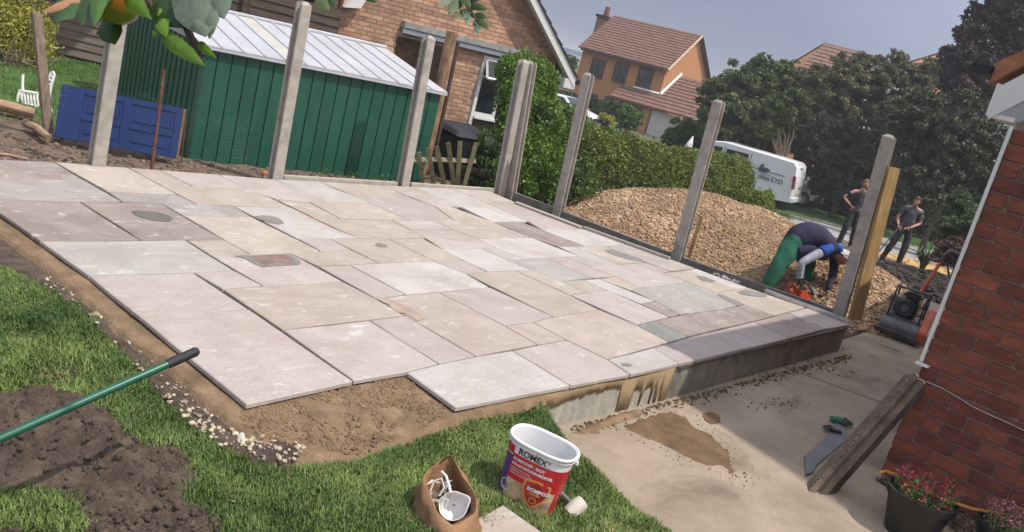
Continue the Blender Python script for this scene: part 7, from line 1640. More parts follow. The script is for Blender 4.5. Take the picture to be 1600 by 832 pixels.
# ------------------------------------------------------------------ plate compactor
def compactor():
    base = g(1407, 531, -.3); D = depth(base); root = thing('plate_compactor', 'orange and black plate compactor parked beside the gravel heap', 'plate compactor', base)
    om = mat('worn orange paint', (.60, .13, .05), rough=.5, var=.2, scale=6, bump=.1); bk = mat('black engine', (.04, .04, .042), rough=.5, var=.4, scale=8); gy = mat('grey cast steel', (.17, .17, .18), rough=.55, metal=.3, var=.25, scale=9, bump=.3)
    # local frame: machine front faces lower left of picture
    fr = (-RT * .50 - Vector((FW.x, FW.y, 0)) * .85); fr.z = 0; fr.normalize(); sd_ = Vector((-fr.y, fr.x, 0)); sd_ = sd_ if sd_.dot(RT) > 0 else -sd_
    c0 = base + Vector((FW.x, FW.y, 0)).normalized() * .12 ; c0.z = -.3
    def T(x, y, z): return c0 + (fr * x + sd_ * y + V(0, 0, z)) * .93
    R = Matrix((fr, sd_, V(0, 0, 1))).transposed() * .93
    # base plate curved up at both ends
    prof = [(-.34, .09), (-.27, .012), (.25, .012), (.33, .10), (.34, .115), (.325, .12), (.24, .035), (-.26, .035), (-.34, .11)]
    m = M(); m.hexa([T(x, -.27, z) for x, z in prof], [T(x, .27, z) for x, z in prof]); m.build('base_plate', gy, root, bevel=.003)
    M().tube([T(.15, -.23, .14), T(.15, .23, .14)], .105, 20).build('exciter', gy, root, smooth=True)
    for y in (-.235, .235): 
        m = M(); m.hexa([T(x, y - .006, z) for x, z in ((.28, .03), (.22, .17), (-.20, .30), (-.28, .05))], [T(x, y + .006, z) for x, z in ((.28, .03), (.22, .17), (-.20, .30), (-.28, .05))]); m.build('side_plate', gy if y < 0 else om, root, bevel=.003)
    m = M(); m.hexa([T(x, -.20, z) for x, z in ((.12, .245), (-.26, .245), (-.26, .28), (.12, .28))], [T(x, .23, z) for x, z in ((.12, .245), (-.26, .245), (-.26, .28), (.12, .28))]); m.build('engine_deck', gy, root, bevel=.004)
    # orange belt guard on the right side
    g_ = [(.26, .06), (.30, .20), (.18, .30), (-.06, .47), (-.16, .47), (-.19, .36), (.02, .20), (.10, .05)]
    m = M(); m.hexa([T(x, .24, z) for x, z in g_], [T(x, .33, z) for x, z in g_]); m.build('belt_guard', om, root, bevel=.012, smooth=True)
    # engine: block, fan shroud, recoil, tank, exhaust, air filter
    M().box(T(-.06, -.01, .40), (.24, .26, .22), R).build('engine_block', bk, root, bevel=.02, smooth=True)
    M().tube([T(.06, -.02, .41), T(.12, -.02, .41)], [.12, .10], 20).build('recoil_cover', bk, root, smooth=True); M().tube([T(.12, -.02, .41), T(.135, -.02, .41)], .045, 14).build('recoil_hub', gy, root, smooth=True)
    for k in range(7): M().box(T(-.04, -.15, .32 + k * .022), (.18, .05, .007), R).build('cooling_fin', gy, root)
    M().box(T(-.06, .02, .575), (.24, .24, .09), R).build('fuel_tank', bk, root, bevel=.03, smooth=True); M().tube([T(-.06, .02, .62), T(-.06, .02, .65)], .03, 12).build('fuel_cap', gy, root, smooth=True)
    M().tube([T(-.02, -.2, .47), T(-.14, -.2, .47)], .05, 12).build('exhaust', gy, root, smooth=True); M().tube([T(-.02, .17, .50), T(-.02, .23, .50)], .06, 14).build('air_filter', bk, root, smooth=True)
    for y in (-.19, .20): M().tube([T(.16, y, .27), T(.17, y, .50), T(.08, y, .66), T(-.16, y, .66), T(-.22, y, .50), T(-.22, y, .27)], .012, 8).build('roll_bar', bk, root, smooth=True)
    M().tube([T(.08, -.19, .66), T(.08, .20, .66)], .012, 8).build('roll_bar', bk, root, smooth=True)
    # handle up and back to the right
    M().tube([T(-.20, .05, .58), T(-.34, .10, .84), T(-.46, .14, 1.08)], .022, 10).build('handle_stem', om, root, smooth=True)
    M().tube([T(-.44, .13, 1.05), T(-.50, .15, 1.16), T(-.62, .18, 1.22), T(-.95, .30, 1.18)], [.022, .024, .024, .022], 10).build('handle_grip', bk, root, smooth=True)
    M().tube([T(-.44, -.02, 1.05), T(-.44, .30, 1.05)], .014, 8).build('handle_bar', bk, root, smooth=True)
compactor()
# ------------------------------------------------------------------ people
def skinmesh(nodes, edges, root_i=0, sub=2):
    """nodes: list of (Vector, radius or (rx,ry)); returns mesh (skin + subsurf applied)"""
    me = bpy.data.meshes.new('sk'); me.from_pydata([tuple(n[0]) for n in nodes], edges, []); ob = bpy.data.objects.new('sk', me); COL.objects.link(ob)
    md = ob.modifiers.new('s', 'SKIN'); md.use_smooth_shade = True; md.branch_smoothing = .6
    for i, n in enumerate(nodes):
        r = n[1]; r = (r, r) if not isinstance(r, tuple) else r; me.skin_vertices[0].data[i].radius = r; me.skin_vertices[0].data[i].use_root = (i == root_i)
    ss = ob.modifiers.new('u', 'SUBSURF'); ss.levels = sub; ss.render_levels = sub
    dg = bpy.context.evaluated_depsgraph_get(); out = bpy.data.meshes.new_from_object(ob.evaluated_get(dg)); bpy.data.objects.remove(ob); bpy.data.meshes.remove(me)
    return out
def chain(name, pts, mt, parent, sub=2, branches=()):
    nodes = [(Vector(p), r) for p, r in pts]; edges = [(i, i + 1) for i in range(len(nodes) - 1)]
    for at_i, br in branches:
        k = len(nodes); nodes += [(Vector(p), r) for p, r in br]; edges += [(at_i, k)] + [(k + i, k + i + 1) for i in range(len(br) - 1)]
    me = skinmesh(nodes, edges, 0, sub); me.materials.clear(); me.materials.append(mt); me.polygons.foreach_set('use_smooth', [True] * len(me.polygons)); return link(name, me, parent)
SKIN = mat('fair skin', (.46, .255, .19), rough=.55, var=.06, scale=8)
def loft(name, secs, mt, parent, side, n=22):
    """secs: (centre, half width along `side`, half thickness across); smooth closed surface with small folds"""
    pts = [Vector(s[0]) for s in secs]; sub_ = 4; C_ = []; A_ = []; B_ = []
    for i in range(len(pts) - 1):
        p0, p1, p2, p3 = pts[max(0, i - 1)], pts[i], pts[i + 1], pts[min(len(pts) - 1, i + 2)]
        for j in range(sub_):
            t = j / sub_; C_.append(.5 * ((2 * p1) + (p2 - p0) * t + (2 * p0 - 5 * p1 + 4 * p2 - p3) * t * t + (3 * p1 - p0 - 3 * p2 + p3) * t ** 3)); e = t * t * (3 - 2 * t); A_.append(secs[i][1] * (1 - e) + secs[i + 1][1] * e); B_.append(secs[i][2] * (1 - e) + secs[i + 1][2] * e)
    C_.append(pts[-1]); A_.append(secs[-1][1]); B_.append(secs[-1][2]); vs = []; k = len(C_)
    for i in range(k):
        t = (C_[min(i + 1, k - 1)] - C_[max(i - 1, 0)]).normalized(); a = (side - t * side.dot(t)).normalized(); b = t.cross(a)
        for q in range(n):
            th = 2 * PI * q / n; p = C_[i] + a * math.cos(th) * A_[i] + b * math.sin(th) * B_[i]; f_ = noise.noise(p * 7) * .020 + noise.noise(p * 18) * .007; vs.append(p + (p - C_[i]).normalized() * f_)
    fs = [(i * n + q, i * n + (q + 1) % n, (i + 1) * n + (q + 1) % n, (i + 1) * n + q) for i in range(k - 1) for q in range(n)] + [tuple(range(n - 1, -1, -1)), tuple(range((k - 1) * n, k * n))]
    return M().add(vs, fs).build(name, mt, parent, smooth='all')
def head(root, c, f, upv, hair, skin=SKIN, s=1.0, hairlen=1.0, ears=True, cap=None):
    """c centre of skull, f facing direction, upv up direction"""
    f = f.normalized(); r_ = f.cross(upv).normalized(); upv = r_.cross(f).normalized(); R = Matrix((r_, f, upv)).transposed()
    m = M(); n, k = 20, 14; vs = []
    for j in range(k + 1):
        a = PI * j / k
        for i in range(n):
            b = 2 * PI * i / n; x, y, z = math.sin(a) * math.cos(b), math.sin(a) * math.sin(b), math.cos(a)
            p = Vector((x * .076, y * .092, z * .118)); lo = max(0, -z)
            p.x *= 1 - .38 * lo; p.y *= 1 - .12 * lo
            if y > 0 and z < .1: p.y += .008 * (y ** 2) * (1 if z > -.9 else .3)
            if y > .55 and abs(x) > .22 and abs(x) < .55 and .0 < z < .3: p.y -= .009           # eye sockets
            if y > .8 and z > .22 and z < .45: p.y += .004                                       # brow
            if y < -.2 and z < -.2: p.y *= .9
            vs.append(c + R @ (p * s))
    m.add(vs, [(j * n + i, (j + 1) * n + i, (j + 1) * n + (i + 1) % n, j * n + (i + 1) % n) for j in range(k) for i in range(n)])
    me_o = m.build('head', skin, root, smooth='all')
    def W(x, y, z): return c + R @ (V(x, y, z) * s)
    M().tube([W(0, .088, .02), W(0, .104, -.015), W(0, .112, -.03), W(0, .098, -.042)], [.007 * s, .010 * s, .014 * s, .009 * s], 8).build('nose', skin, root, smooth=True)
    ew = mat('eye white', (.6, .58, .55), rough=.3); ed = mat('dark iris', (.02, .015, .012), rough=.2); lip_ = mat('lips', (.36, .14, .11), rough=.5)
    for sgn in (-1, 1):
        M().ball(W(sgn * .030, .080, .012), (.013 * s, .009 * s, .008 * s), 10, 6, R).build('eye', ew, root, smooth='all'); M().ball(W(sgn * .030, .0875, .012), (.006 * s, .004 * s, .006 * s), 8, 5, R).build('iris', ed, root, smooth='all')
        M().tube([W(sgn * .014, .093, .032), W(sgn * .032, .090, .037), W(sgn * .048, .080, .031)], .004 * s, 5).build('eyebrow', hair, root, smooth=True)
        if ears: M().ball(W(sgn * .076, -.004, -.004), (.011 * s, .020 * s, .031 * s), 10, 7, R).build('ear', skin, root, smooth='all')
    M().tube([W(-.024, .088, -.062), W(0, .097, -.059), W(.024, .088, -.062)], [.004 * s, .0065 * s, .004 * s], 6).build('mouth', lip_, root, smooth=True)
    # hair: cap of tufts
    m = M(); n2, k2 = 24, 9; vs = []
    for j in range(k2 + 1):
        for i in range(n2):
            b = 2 * PI * i / n2; front = math.sin(b); lim = (PI * .36 if front > .45 else PI * (.60 if front > -.2 else .72)) * hairlen; a = lim * j / k2
            x, y, z = math.sin(a) * math.cos(b), math.sin(a) * math.sin(b), math.cos(a); rr = 1 + .07 * noise.noise(Vector((x * 4, y * 4, z * 4))) 
            vs.append(c + R @ (Vector((x * .085 * rr, y * .101 * rr, z * .130 * rr + (.008 if front > 0 else 0))) * s))
    m.add(vs, [(j * n2 + i, (j + 1) * n2 + i, (j + 1) * n2 + (i + 1) % n2, j * n2 + (i + 1) % n2) for j in range(k2) for i in range(n2)]); m.build('hair', hair, root, smooth='all')
    return R
def hand(root, wrist, d, palm_n, mt, curl=.5, s=1.0, name='hand', side=1):
    """d direction of the hand, palm_n direction the palm faces"""
    d = d.normalized(); palm_n = (palm_n - d * palm_n.dot(d)).normalized(); x = d.cross(palm_n).normalized() * side
    nodes = [(wrist, .024 * s), (wrist + d * .045 * s, (.032 * s, .017 * s)), (wrist + d * .085 * s, (.036 * s, .014 * s))]
    o = chain(name, nodes, mt, root, 1)
    for i, (off, L_) in enumerate(((-.028, .062), (-.010, .074), (.009, .070), (.027, .054))):
        b = wrist + d * .088 * s + x * off * s; c1 = curl * (.8 + .12 * i); p1 = b + (d * math.cos(c1) + palm_n * math.sin(c1)) * L_ * .45 * s; p2 = p1 + (d * math.cos(c1 * 2.2) + palm_n * math.sin(c1 * 2.2)) * L_ * .33 * s; p3 = p2 + (d * math.cos(c1 * 3) + palm_n * math.sin(c1 * 3)) * L_ * .25 * s
        chain('finger', [(b - d * .012 * s, .0095 * s), (p1, .009 * s), (p2, .0082 * s), (p3, .007 * s)], mt, root, 1)
    b = wrist + d * .03 * s - x * .030 * s; chain('thumb', [(b, .012 * s), (b + (d * .6 - x * .75 + palm_n * .35).normalized() * .035 * s, .0105 * s), (b + (d * .85 - x * .75 + palm_n * .75).normalized() * .062 * s, .0085 * s)], mt, root, 1)
def shoe(root, ankle, toe_dir, mt, sole, s=1.0):
    t = Vector((toe_dir.x, toe_dir.y, 0)).normalized(); z0 = ankle.z - .085 * s; sd_ = Vector((-t.y, t.x, 0))
    pts = [(-.075, .036, .075), (-.02, .040, .085), (.05, .044, .060), (.11, .047, .042), (.155, .042, .032), (.18, .026, .024)]
    m = M(); vs = []; n = 12
    for x, w_, h in pts:
        for k in range(n):
            a = 2 * PI * k / n; yy = math.cos(a) * w_ * s; zz = max(0, math.sin(a)) * h * s + (min(0, math.sin(a)) * .012 + .014) * s
            vs.append(Vector((ankle.x, ankle.y, z0)) + t * x * s + sd_ * yy + V(0, 0, zz))
    k = len(pts); m.add(vs, [(i * n + j, i * n + (j + 1) % n, (i + 1) * n + (j + 1) % n, (i + 1) * n + j) for i in range(k - 1) for j in range(n)] + [tuple(range(n)), tuple(range((k - 1) * n, k * n))]); o = m.build('shoe', mt, root, smooth=True)
    m = M(); P = [Vector((ankle.x, ankle.y, z0)) + t * x * s + sd_ * w_ * 1.05 * s for x, w_, h in pts] + [Vector((ankle.x, ankle.y, z0)) + t * x * s - sd_ * w_ * 1.05 * s for x, w_, h in reversed(pts)]; m.hexa(P, [p + V(0, 0, .018) for p in P]); m.build('sole', sole, o if False else root)
JEAN = mat('dark denim', (.035, .038, .046), rough=.9, var=.35, scale=9, bump=.3, bscale=25)
def standing(name, label, feet_px, D, H, face_dir, shirt, trouser, hair, pose, shoes, base_z=None):
    b = at(*feet_px, D); b.z = (terr(b.x, b.y) + .05) if base_z is None else base_z
    root = thing(name, label, 'person', b); k = H / 1.75
    f = face_dir.normalized(); r = f.cross(V(0, 0, 1)).normalized()          # r = person's right
    def T(x, y, z): return b + (r * x + f * y) * k + V(0, 0, z) * k
    J = pose(T)
    # one continuous body under the clothes
    nodes = [(J['pelvis'], .11 * k), (J['waist'], .10 * k), (J['chest'], (.135 * k, .105 * k)), (J['neckb'], .065 * k), (J['neck'], .052 * k), (J['chin'], .055 * k)]
    edges = [(i, i + 1) for i in range(5)]
    def add(at_i, pts):
        q = len(nodes); nodes.extend(pts); edges.append((at_i, q)); edges.extend((q + i, q + i + 1) for i in range(len(pts) - 1))
    for s in 'LR':
        add(0, [(J['hip' + s], .085 * k), (J['knee' + s], .055 * k), (J['ankle' + s], .038 * k)])
        add(3, [(J['sho' + s], .052 * k), (J['elb' + s], .038 * k), (J['wri' + s], .026 * k)])
    me = skinmesh(nodes, edges, 0, 2); me.materials.clear(); me.materials.append(SKIN); me.polygons.foreach_set('use_smooth', [True] * len(me.polygons)); link('body', me, root)
    # shirt
    nd = [(J['pelvis'] + V(0, 0, .0), (.150 * k, .125 * k)), (J['waist'], (.140 * k, .118 * k)), (J['chest'], (.168 * k, .132 * k)), (J['neckb'] - V(0, 0, .055 * k), (.14 * k, .095 * k)), (J['neckb'] + V(0, 0, .0), (.078 * k, .075 * k))]; ed = [(0, 1), (1, 2), (2, 3), (3, 4)]
    for s in 'LR':
        q = len(nd); e = J['sho' + s].lerp(J['elb' + s], .72); nd += [(J['sho' + s], .078 * k), (J['sho' + s].lerp(J['elb' + s], .4), .070 * k), (e, .062 * k)]; ed += [(3, q), (q, q + 1), (q + 1, q + 2)]
    me = skinmesh(nd, ed, 1, 2); me.materials.clear(); me.materials.append(shirt); me.polygons.foreach_set('use_smooth', [True] * len(me.polygons)); link('shirt', me, root)
    M().tube([J['neckb'] + f * .0 + V(0, 0, .012) + (r * math.cos(a) * .07 + f * math.sin(a) * .066) * k for a in [2 * PI * i / 12 for i in range(13)]], .013 * k, 6, cap=False).build('collar', shirt, root, smooth=True)
    nd = [(J['pelvis'] + V(0, 0, .03), (.140 * k, .118 * k)), (J['pelvis'] - V(0, 0, .04), (.135 * k, .115 * k))]; ed = [(0, 1)]
    for s in 'LR':
        q = len(nd); nd += [(J['hip' + s], .105 * k), (J['knee' + s], .082 * k), (J['ankle' + s] + V(0, 0, .03), .068 * k), (J['ankle' + s] - V(0, 0, .045), .072 * k)]; ed += [(1, q), (q, q + 1), (q + 1, q + 2), (q + 2, q + 3)]
    me = skinmesh(nd, ed, 0, 2); me.materials.clear(); me.materials.append(trouser); me.polygons.foreach_set('use_smooth', [True] * len(me.polygons)); link('trousers', me, root)
    for nm in ('shirt', 'trousers'):      # cloth folds
        for ch in root.children:
            if ch.name.split('.')[0] == nm:
                for vv in ch.data.vertices: vv.co += vv.normal * (noise.noise(Vector((vv.co.x * 9, vv.co.y * 9, vv.co.z * 14))) * .020)
    head(root, J['head'], J.get('look', f), V(0, 0, 1), hair, s=k)
    for s, sg in (('L', -1), ('R', 1)):
        hand(root, J['wri' + s], J['hd' + s], J['pn' + s], SKIN, .45, k, side=sg)
        shoe(root, J['ankle' + s] + V(0, 0, -.0), J.get('toe' + s, f), shoes[0], shoes[1], k)
    return root, J, T
TOCAM = Vector((-FW.x, -FW.y, 0)).normalized()
RTH = Vector((RT.x, RT.y, 0)).normalized()
def poseA(T):     # hand on hip, weight on one leg (person's right arm is at picture left)
    return dict(pelvis=T(0, 0, .96), waist=T(.0, .01, 1.10), chest=T(-.0, .01, 1.30), neckb=T(-.0, 0, 1.45), neck=T(0, .01, 1.50), chin=T(0, .02, 1.56), head=T(0, .035, 1.635),
        hipR=T(.095, 0, .92), kneeR=T(.12, .03, .50), ankleR=T(.13, -.02, .085), hipL=T(-.095, 0, .92), kneeL=T(-.13, .04, .50), ankleL=T(-.18, .02, .085),
        shoR=T(.185, 0, 1.41), elbR=T(.40, -.05, 1.20), wriR=T(.225, .07, 1.05), hdR=T(-.6, .2, -.3) - T(0, 0, 0), pnR=T(-.5, -.6, 0) - T(0, 0, 0),
        shoL=T(-.185, 0, 1.41), elbL=T(-.25, -.02, 1.13), wriL=T(-.25, .08, .90), hdL=T(0, .1, -1) - T(0, 0, 0), pnL=T(1, 0, 0) - T(0, 0, 0))
standing('person', 'man in dark t-shirt with hand on hip, half hidden by post', (1319, 379), 22.2, 1.74, TOCAM * .9 - RTH * .25 + RTH * .45, mat('charcoal t-shirt', (.035, .040, .048), rough=.9, var=.25, scale=7, bump=.3, bscale=20), JEAN, mat('light brown hair', (.20, .12, .07), rough=.7, var=.4, scale=40, bump=.6), poseA, (mat('pale trainers', (.42, .38, .36), rough=.7), mat('white sole', (.6, .58, .55), rough=.7)))
def poseB(T):     # both hands on tool handle, looking down towards picture left
    return dict(pelvis=T(0, 0, .95), waist=T(0, .02, 1.09), chest=T(0, .035, 1.29), neckb=T(0, .05, 1.44), neck=T(0, .075, 1.49), chin=T(0, .10, 1.53), head=T(0.01, .125, 1.60),
        hipR=T(.10, 0, .91), kneeR=T(.19, .05, .50), ankleR=T(.27, .0, .085), hipL=T(-.10, 0, .91), kneeL=T(-.11, .05, .50), ankleL=T(-.10, .02, .085),
        shoR=T(.185, .04, 1.40), elbR=T(.27, .03, 1.13), wriR=T(.24, .22, .98), hdR=T(-.2, .6, -.5) - T(0, 0, 0), pnR=T(-.8, .1, -.3) - T(0, 0, 0),
        shoL=T(-.185, .04, 1.40), elbL=T(-.25, .02, 1.12), wriL=T(-.02, .20, .98), hdL=T(.9, .2, -.25) - T(0, 0, 0), pnL=T(.1, -.2, -1) - T(0, 0, 0), look=T(.35, .8, -.15) - T(0, 0, 0))
rootB, JB, TBm = standing('person', 'man in grey polo shirt leaning on a long handled tool', (1400, 400), 20.6, 1.73, TOCAM * .95 - RTH * .15, mat('grey polo shirt', (.105, .10, .112), rough=.9, var=.2, scale=7, bump=.3, bscale=20), mat('dark work trousers', (.045, .040, .045), rough=.95, var=.3, scale=8, bump=.3, bscale=22), mat('dark brown hair', (.085, .05, .032), rough=.7, var=.4, scale=40, bump=.6), poseB, (mat('dusty boots', (.18, .15, .125), rough=.9), mat('grey sole', (.30, .28, .26), rough=.8)))
hp_ = JB['wriR'] + JB['hdR'].normalized() * .07; lo = at(1368, 388, 20.0); lo.z = terr(lo.x, lo.y) + .06; up_ = hp_ + (hp_ - lo).normalized() * .12
rk = thing('long_tool', 'long dark handled broom held by the man in grey', 'broom', lo); M().tube([lo, up_], .016, 8).build('handle', mat('dark handle', (.05, .045, .05), rough=.6), rk, smooth=True); M().box(lo, (.5, .10, .07), Matrix.Rotation(.2, 3, 'Z')).build('broom_head', mat('dark bristles', (.06, .05, .04), rough=1, bump=.8), rk, bevel=.01)
# bending worker by the kerb: everything placed from joints read off the photo at his distance
def worker():
    D = 11.5; green = mat('green work trousers', (.018, .135, .082), rough=.9, var=.28, scale=6, bump=.5, bscale=18); navy = mat('navy t-shirt', (.032, .026, .065), rough=.95, var=.2, scale=6, bump=.5, bscale=14)
    grey = mat('pale grey sleeve', (.36, .37, .46), rough=.85, var=.2, scale=12, bump=.5, bscale=20); blue = mat('royal blue panel', (.02, .085, .36), rough=.85, var=.1, scale=8); blk = mat('black sleeve', (.018, .016, .026), rough=.8, var=.3, scale=9, bump=.3)
    def P(x, y, d=0.0): return at(x, y, D + d)
    root = thing('person', 'bending worker in navy top and green trousers holding an orange saw', 'person', P(1215, 470, .2))
    k = 1.0
    hipc = P(1247, 372, .12); hipN = P(1243, 378, -.02); hipF = P(1262, 384, .20)
    kneeN = P(1217, 415, -.06); ankN = P(1192, 462, -.02); ankN.z = min(ankN.z, -.40)
    kneeF = P(1258, 432, .32); ankF = P(1250, 480, .30)
    waist = P(1262, 366, .1); mid = P(1278, 368, .06); chest = P(1295, 380, .02); neck = P(1309, 391, -.0); hd = P(1319, 402, -.02)
    shN = P(1288, 392, -.14); elN = P(1252, 411, -.22); wrN = P(1249, 437, -.16)
    shF = P(1304, 396, .16); elF = P(1303, 425, .14); wrF = P(1293, 455, .0)
    nodes = [(hipc, .115), (waist, .105), (mid, (.13, .11)), (chest, (.13, .11)), (neck, .06), (P(1314, 397), .052)]; edges = [(0, 1), (1, 2), (2, 3), (3, 4), (4, 5)]
    def add(i, pts): q = len(nodes); nodes.extend(pts); edges.append((i, q)); edges.extend((q + j, q + j + 1) for j in range(len(pts) - 1))
    add(0, [(hipN, .09), (kneeN, .06), (ankN, .042)]); add(0, [(hipF, .09), (kneeF, .06), (ankF, .042)]); add(3, [(shN, .052), (elN, .038), (wrN, .027)]); add(3, [(shF, .052), (elF, .038), (wrF, .027)])
    me = skinmesh(nodes, edges, 0, 2); me.materials.clear(); me.materials.append(SKIN); me.polygons.foreach_set('use_smooth', [True] * len(me.polygons)); link('body', me, root)
    loft('trousers', [(P(1246, 374, .08), .15, .10), (P(1240, 381, .05), .165, .14), (P(1231, 394, .0), .14, .135), (P(1222, 409, -.05), .115, .11), (kneeN, .105, .10), (P(1206, 436, -.05), .10, .095), (P(1198, 450, -.04), .098, .09), (ankN, .095, .085)], green, root, FW)
    loft('trousers', [(P(1250, 378, .16), .15, .12), (P(1256, 392, .22), .13, .13), (P(1260, 412, .28), .115, .115), (kneeF, .11, .105), (P(1257, 450, .31), .10, .095), (ankF, .095, .085)], green, root, FW)
    # top: rounded back from hips to shoulders
    loft('shirt', [(P(1241, 388, .1), .17, .13), (P(1243, 381, .1), .185, .17), (P(1251, 373, .09), .20, .19), (P(1264, 370, .08), .205, .185), (P(1277, 373, .05), .205, .165), (P(1289, 381, .02), .195, .135), (P(1299, 389, 0), .15, .10), (P(1306, 394, 0), .08, .06)], navy, root, FW)
    loft('shirt_front', [(P(1243, 392, .02), .16, .09), (P(1258, 392, .02), .16, .10), (P(1276, 396, .02), .15, .09), (P(1292, 400, .02), .11, .06)], navy, root, FW)
    # near sleeve in three colours
    chain('sleeve', [(shN + (shN - elN) * .38, .074), (shN + (shN - elN) * .15, .080), (shN.lerp(elN, .06), .076), (shN.lerp(elN, .16), .070)], blue, root); chain('sleeve', [(shN.lerp(elN, .10), .068), (shN.lerp(elN, .30), .066), (shN.lerp(elN, .7), .06), (elN, .055), (elN.lerp(wrN, .5), .048), (wrN, .040)], grey, root)
    for t in (.15, .3, .45, .6, .75, .9):
        c = elN.lerp(wrN, t); M().tube([c + RT * .047 + UP * .006 * 0, c - FW * .05, c - RT * .047], .007, 6).build('sleeve_fold', grey, root, smooth=True)
    chain('sleeve', [(shF, .082), (shF.lerp(elF, .5), .068), (elF, .058), (elF.lerp(wrF, .5), .050), (wrF, .040)], blk, root)
    # blue hood / collar
    chain('collar', [(P(1306, 384, -.08), .06), (P(1312, 388, -.05), .055), (P(1313, 396, -.06), .045)], blue, root)
    # head, looking down, pale cap
    fd = (-UP * .8 - RT * .25 - FW * .15).normalized(); upd = (RT * .85 - UP * .35)
    head(root, hd, fd, upd, mat('grey white hair', (.55, .53, .52), rough=.8, var=.2, scale=30, bump=.4), skin=mat('tanned skin', (.28, .125, .08), rough=.6, var=.1, scale=9), s=.98)
    # gloves
    gl = mat('black work gloves', (.02, .018, .02), rough=.75, var=.3, scale=20); hand(root, wrN, (wrN - elN).normalized() * .8 + RT * .25, RT * .2 - FW * .1 + UP * -.3, gl, .6, 1.15, 'glove'); hand(root, wrF, (wrF - elF) + -RT * .15, -FW * .2 - RT * .8, gl, .55, 1.1, 'glove')
    # knee pad
    bt = mat('dusty boots', (.18, .15, .125)); bs = mat('grey sole', (.3, .28, .26)); shoe(root, ankN + V(0, 0, .03), -TOCAM * .4 + RTH, bt, bs, 1.05); shoe(root, ankF + V(0, 0, .03), -TOCAM * .1 + RTH, bt, bs, 1.05)
    # orange cut-off saw
    sw = thing('cut_off_saw', 'orange handheld cut-off saw under the bending worker hands', 'power saw', P(1265, 460, -.1)); om = mat('saw orange', (.58, .075, .025), rough=.45, var=.12, scale=8); gy = mat('saw grey', (.34, .31, .29), rough=.5, var=.1, scale=8)
    def bx(name, pts, th, mt, d=0.0, bev=.008): m = M(); m.prism([P(x, y, d) for x, y in pts], FW * th); return m.build(name, mt, sw, bevel=bev, smooth=True)
    bx('housing', [(1243, 448), (1252, 455), (1260, 458), (1266, 470), (1244, 458)], .12, om, -.10); bx('housing', [(1248, 459), (1262, 457), (1266, 473), (1250, 465)], .14, om, -.12)
    M().tube([P(1232, 452, -.08), P(1231, 446, -.08), P(1238, 443, -.08), P(1243, 447, -.08)], [.016, .02, .018, .016], 8).build('rear_handle', om, sw, smooth=True); M().tube([P(1231, 446, -.08), P(1233, 456, -.08), P(1245, 462, -.08)], .02, 8).build('rear_handle', om, sw, smooth=True)
    bx('body', [(1246, 455), (1258, 453), (1270, 470), (1256, 470)], .14, om, -.05); bx('guard', [(1268, 451), (1272, 449), (1283, 462), (1276, 469), (1271, 470)], .05, gy, -.02, .004)
    c = P(1279, 472, -.0); M().tube([c, c + (FW + RT * .3) * .006], .11, 24).build('blade', mat('steel blade', (.30, .29, .28), rough=.4, metal=.7), sw, smooth=True)
    M().tube([P(1262, 446, -.05), P(1267, 452, -.05), P(1272, 462, -.04), P(1276, 471, -.04)], .014, 8).build('front_handle', blk, sw, smooth=True)
worker()
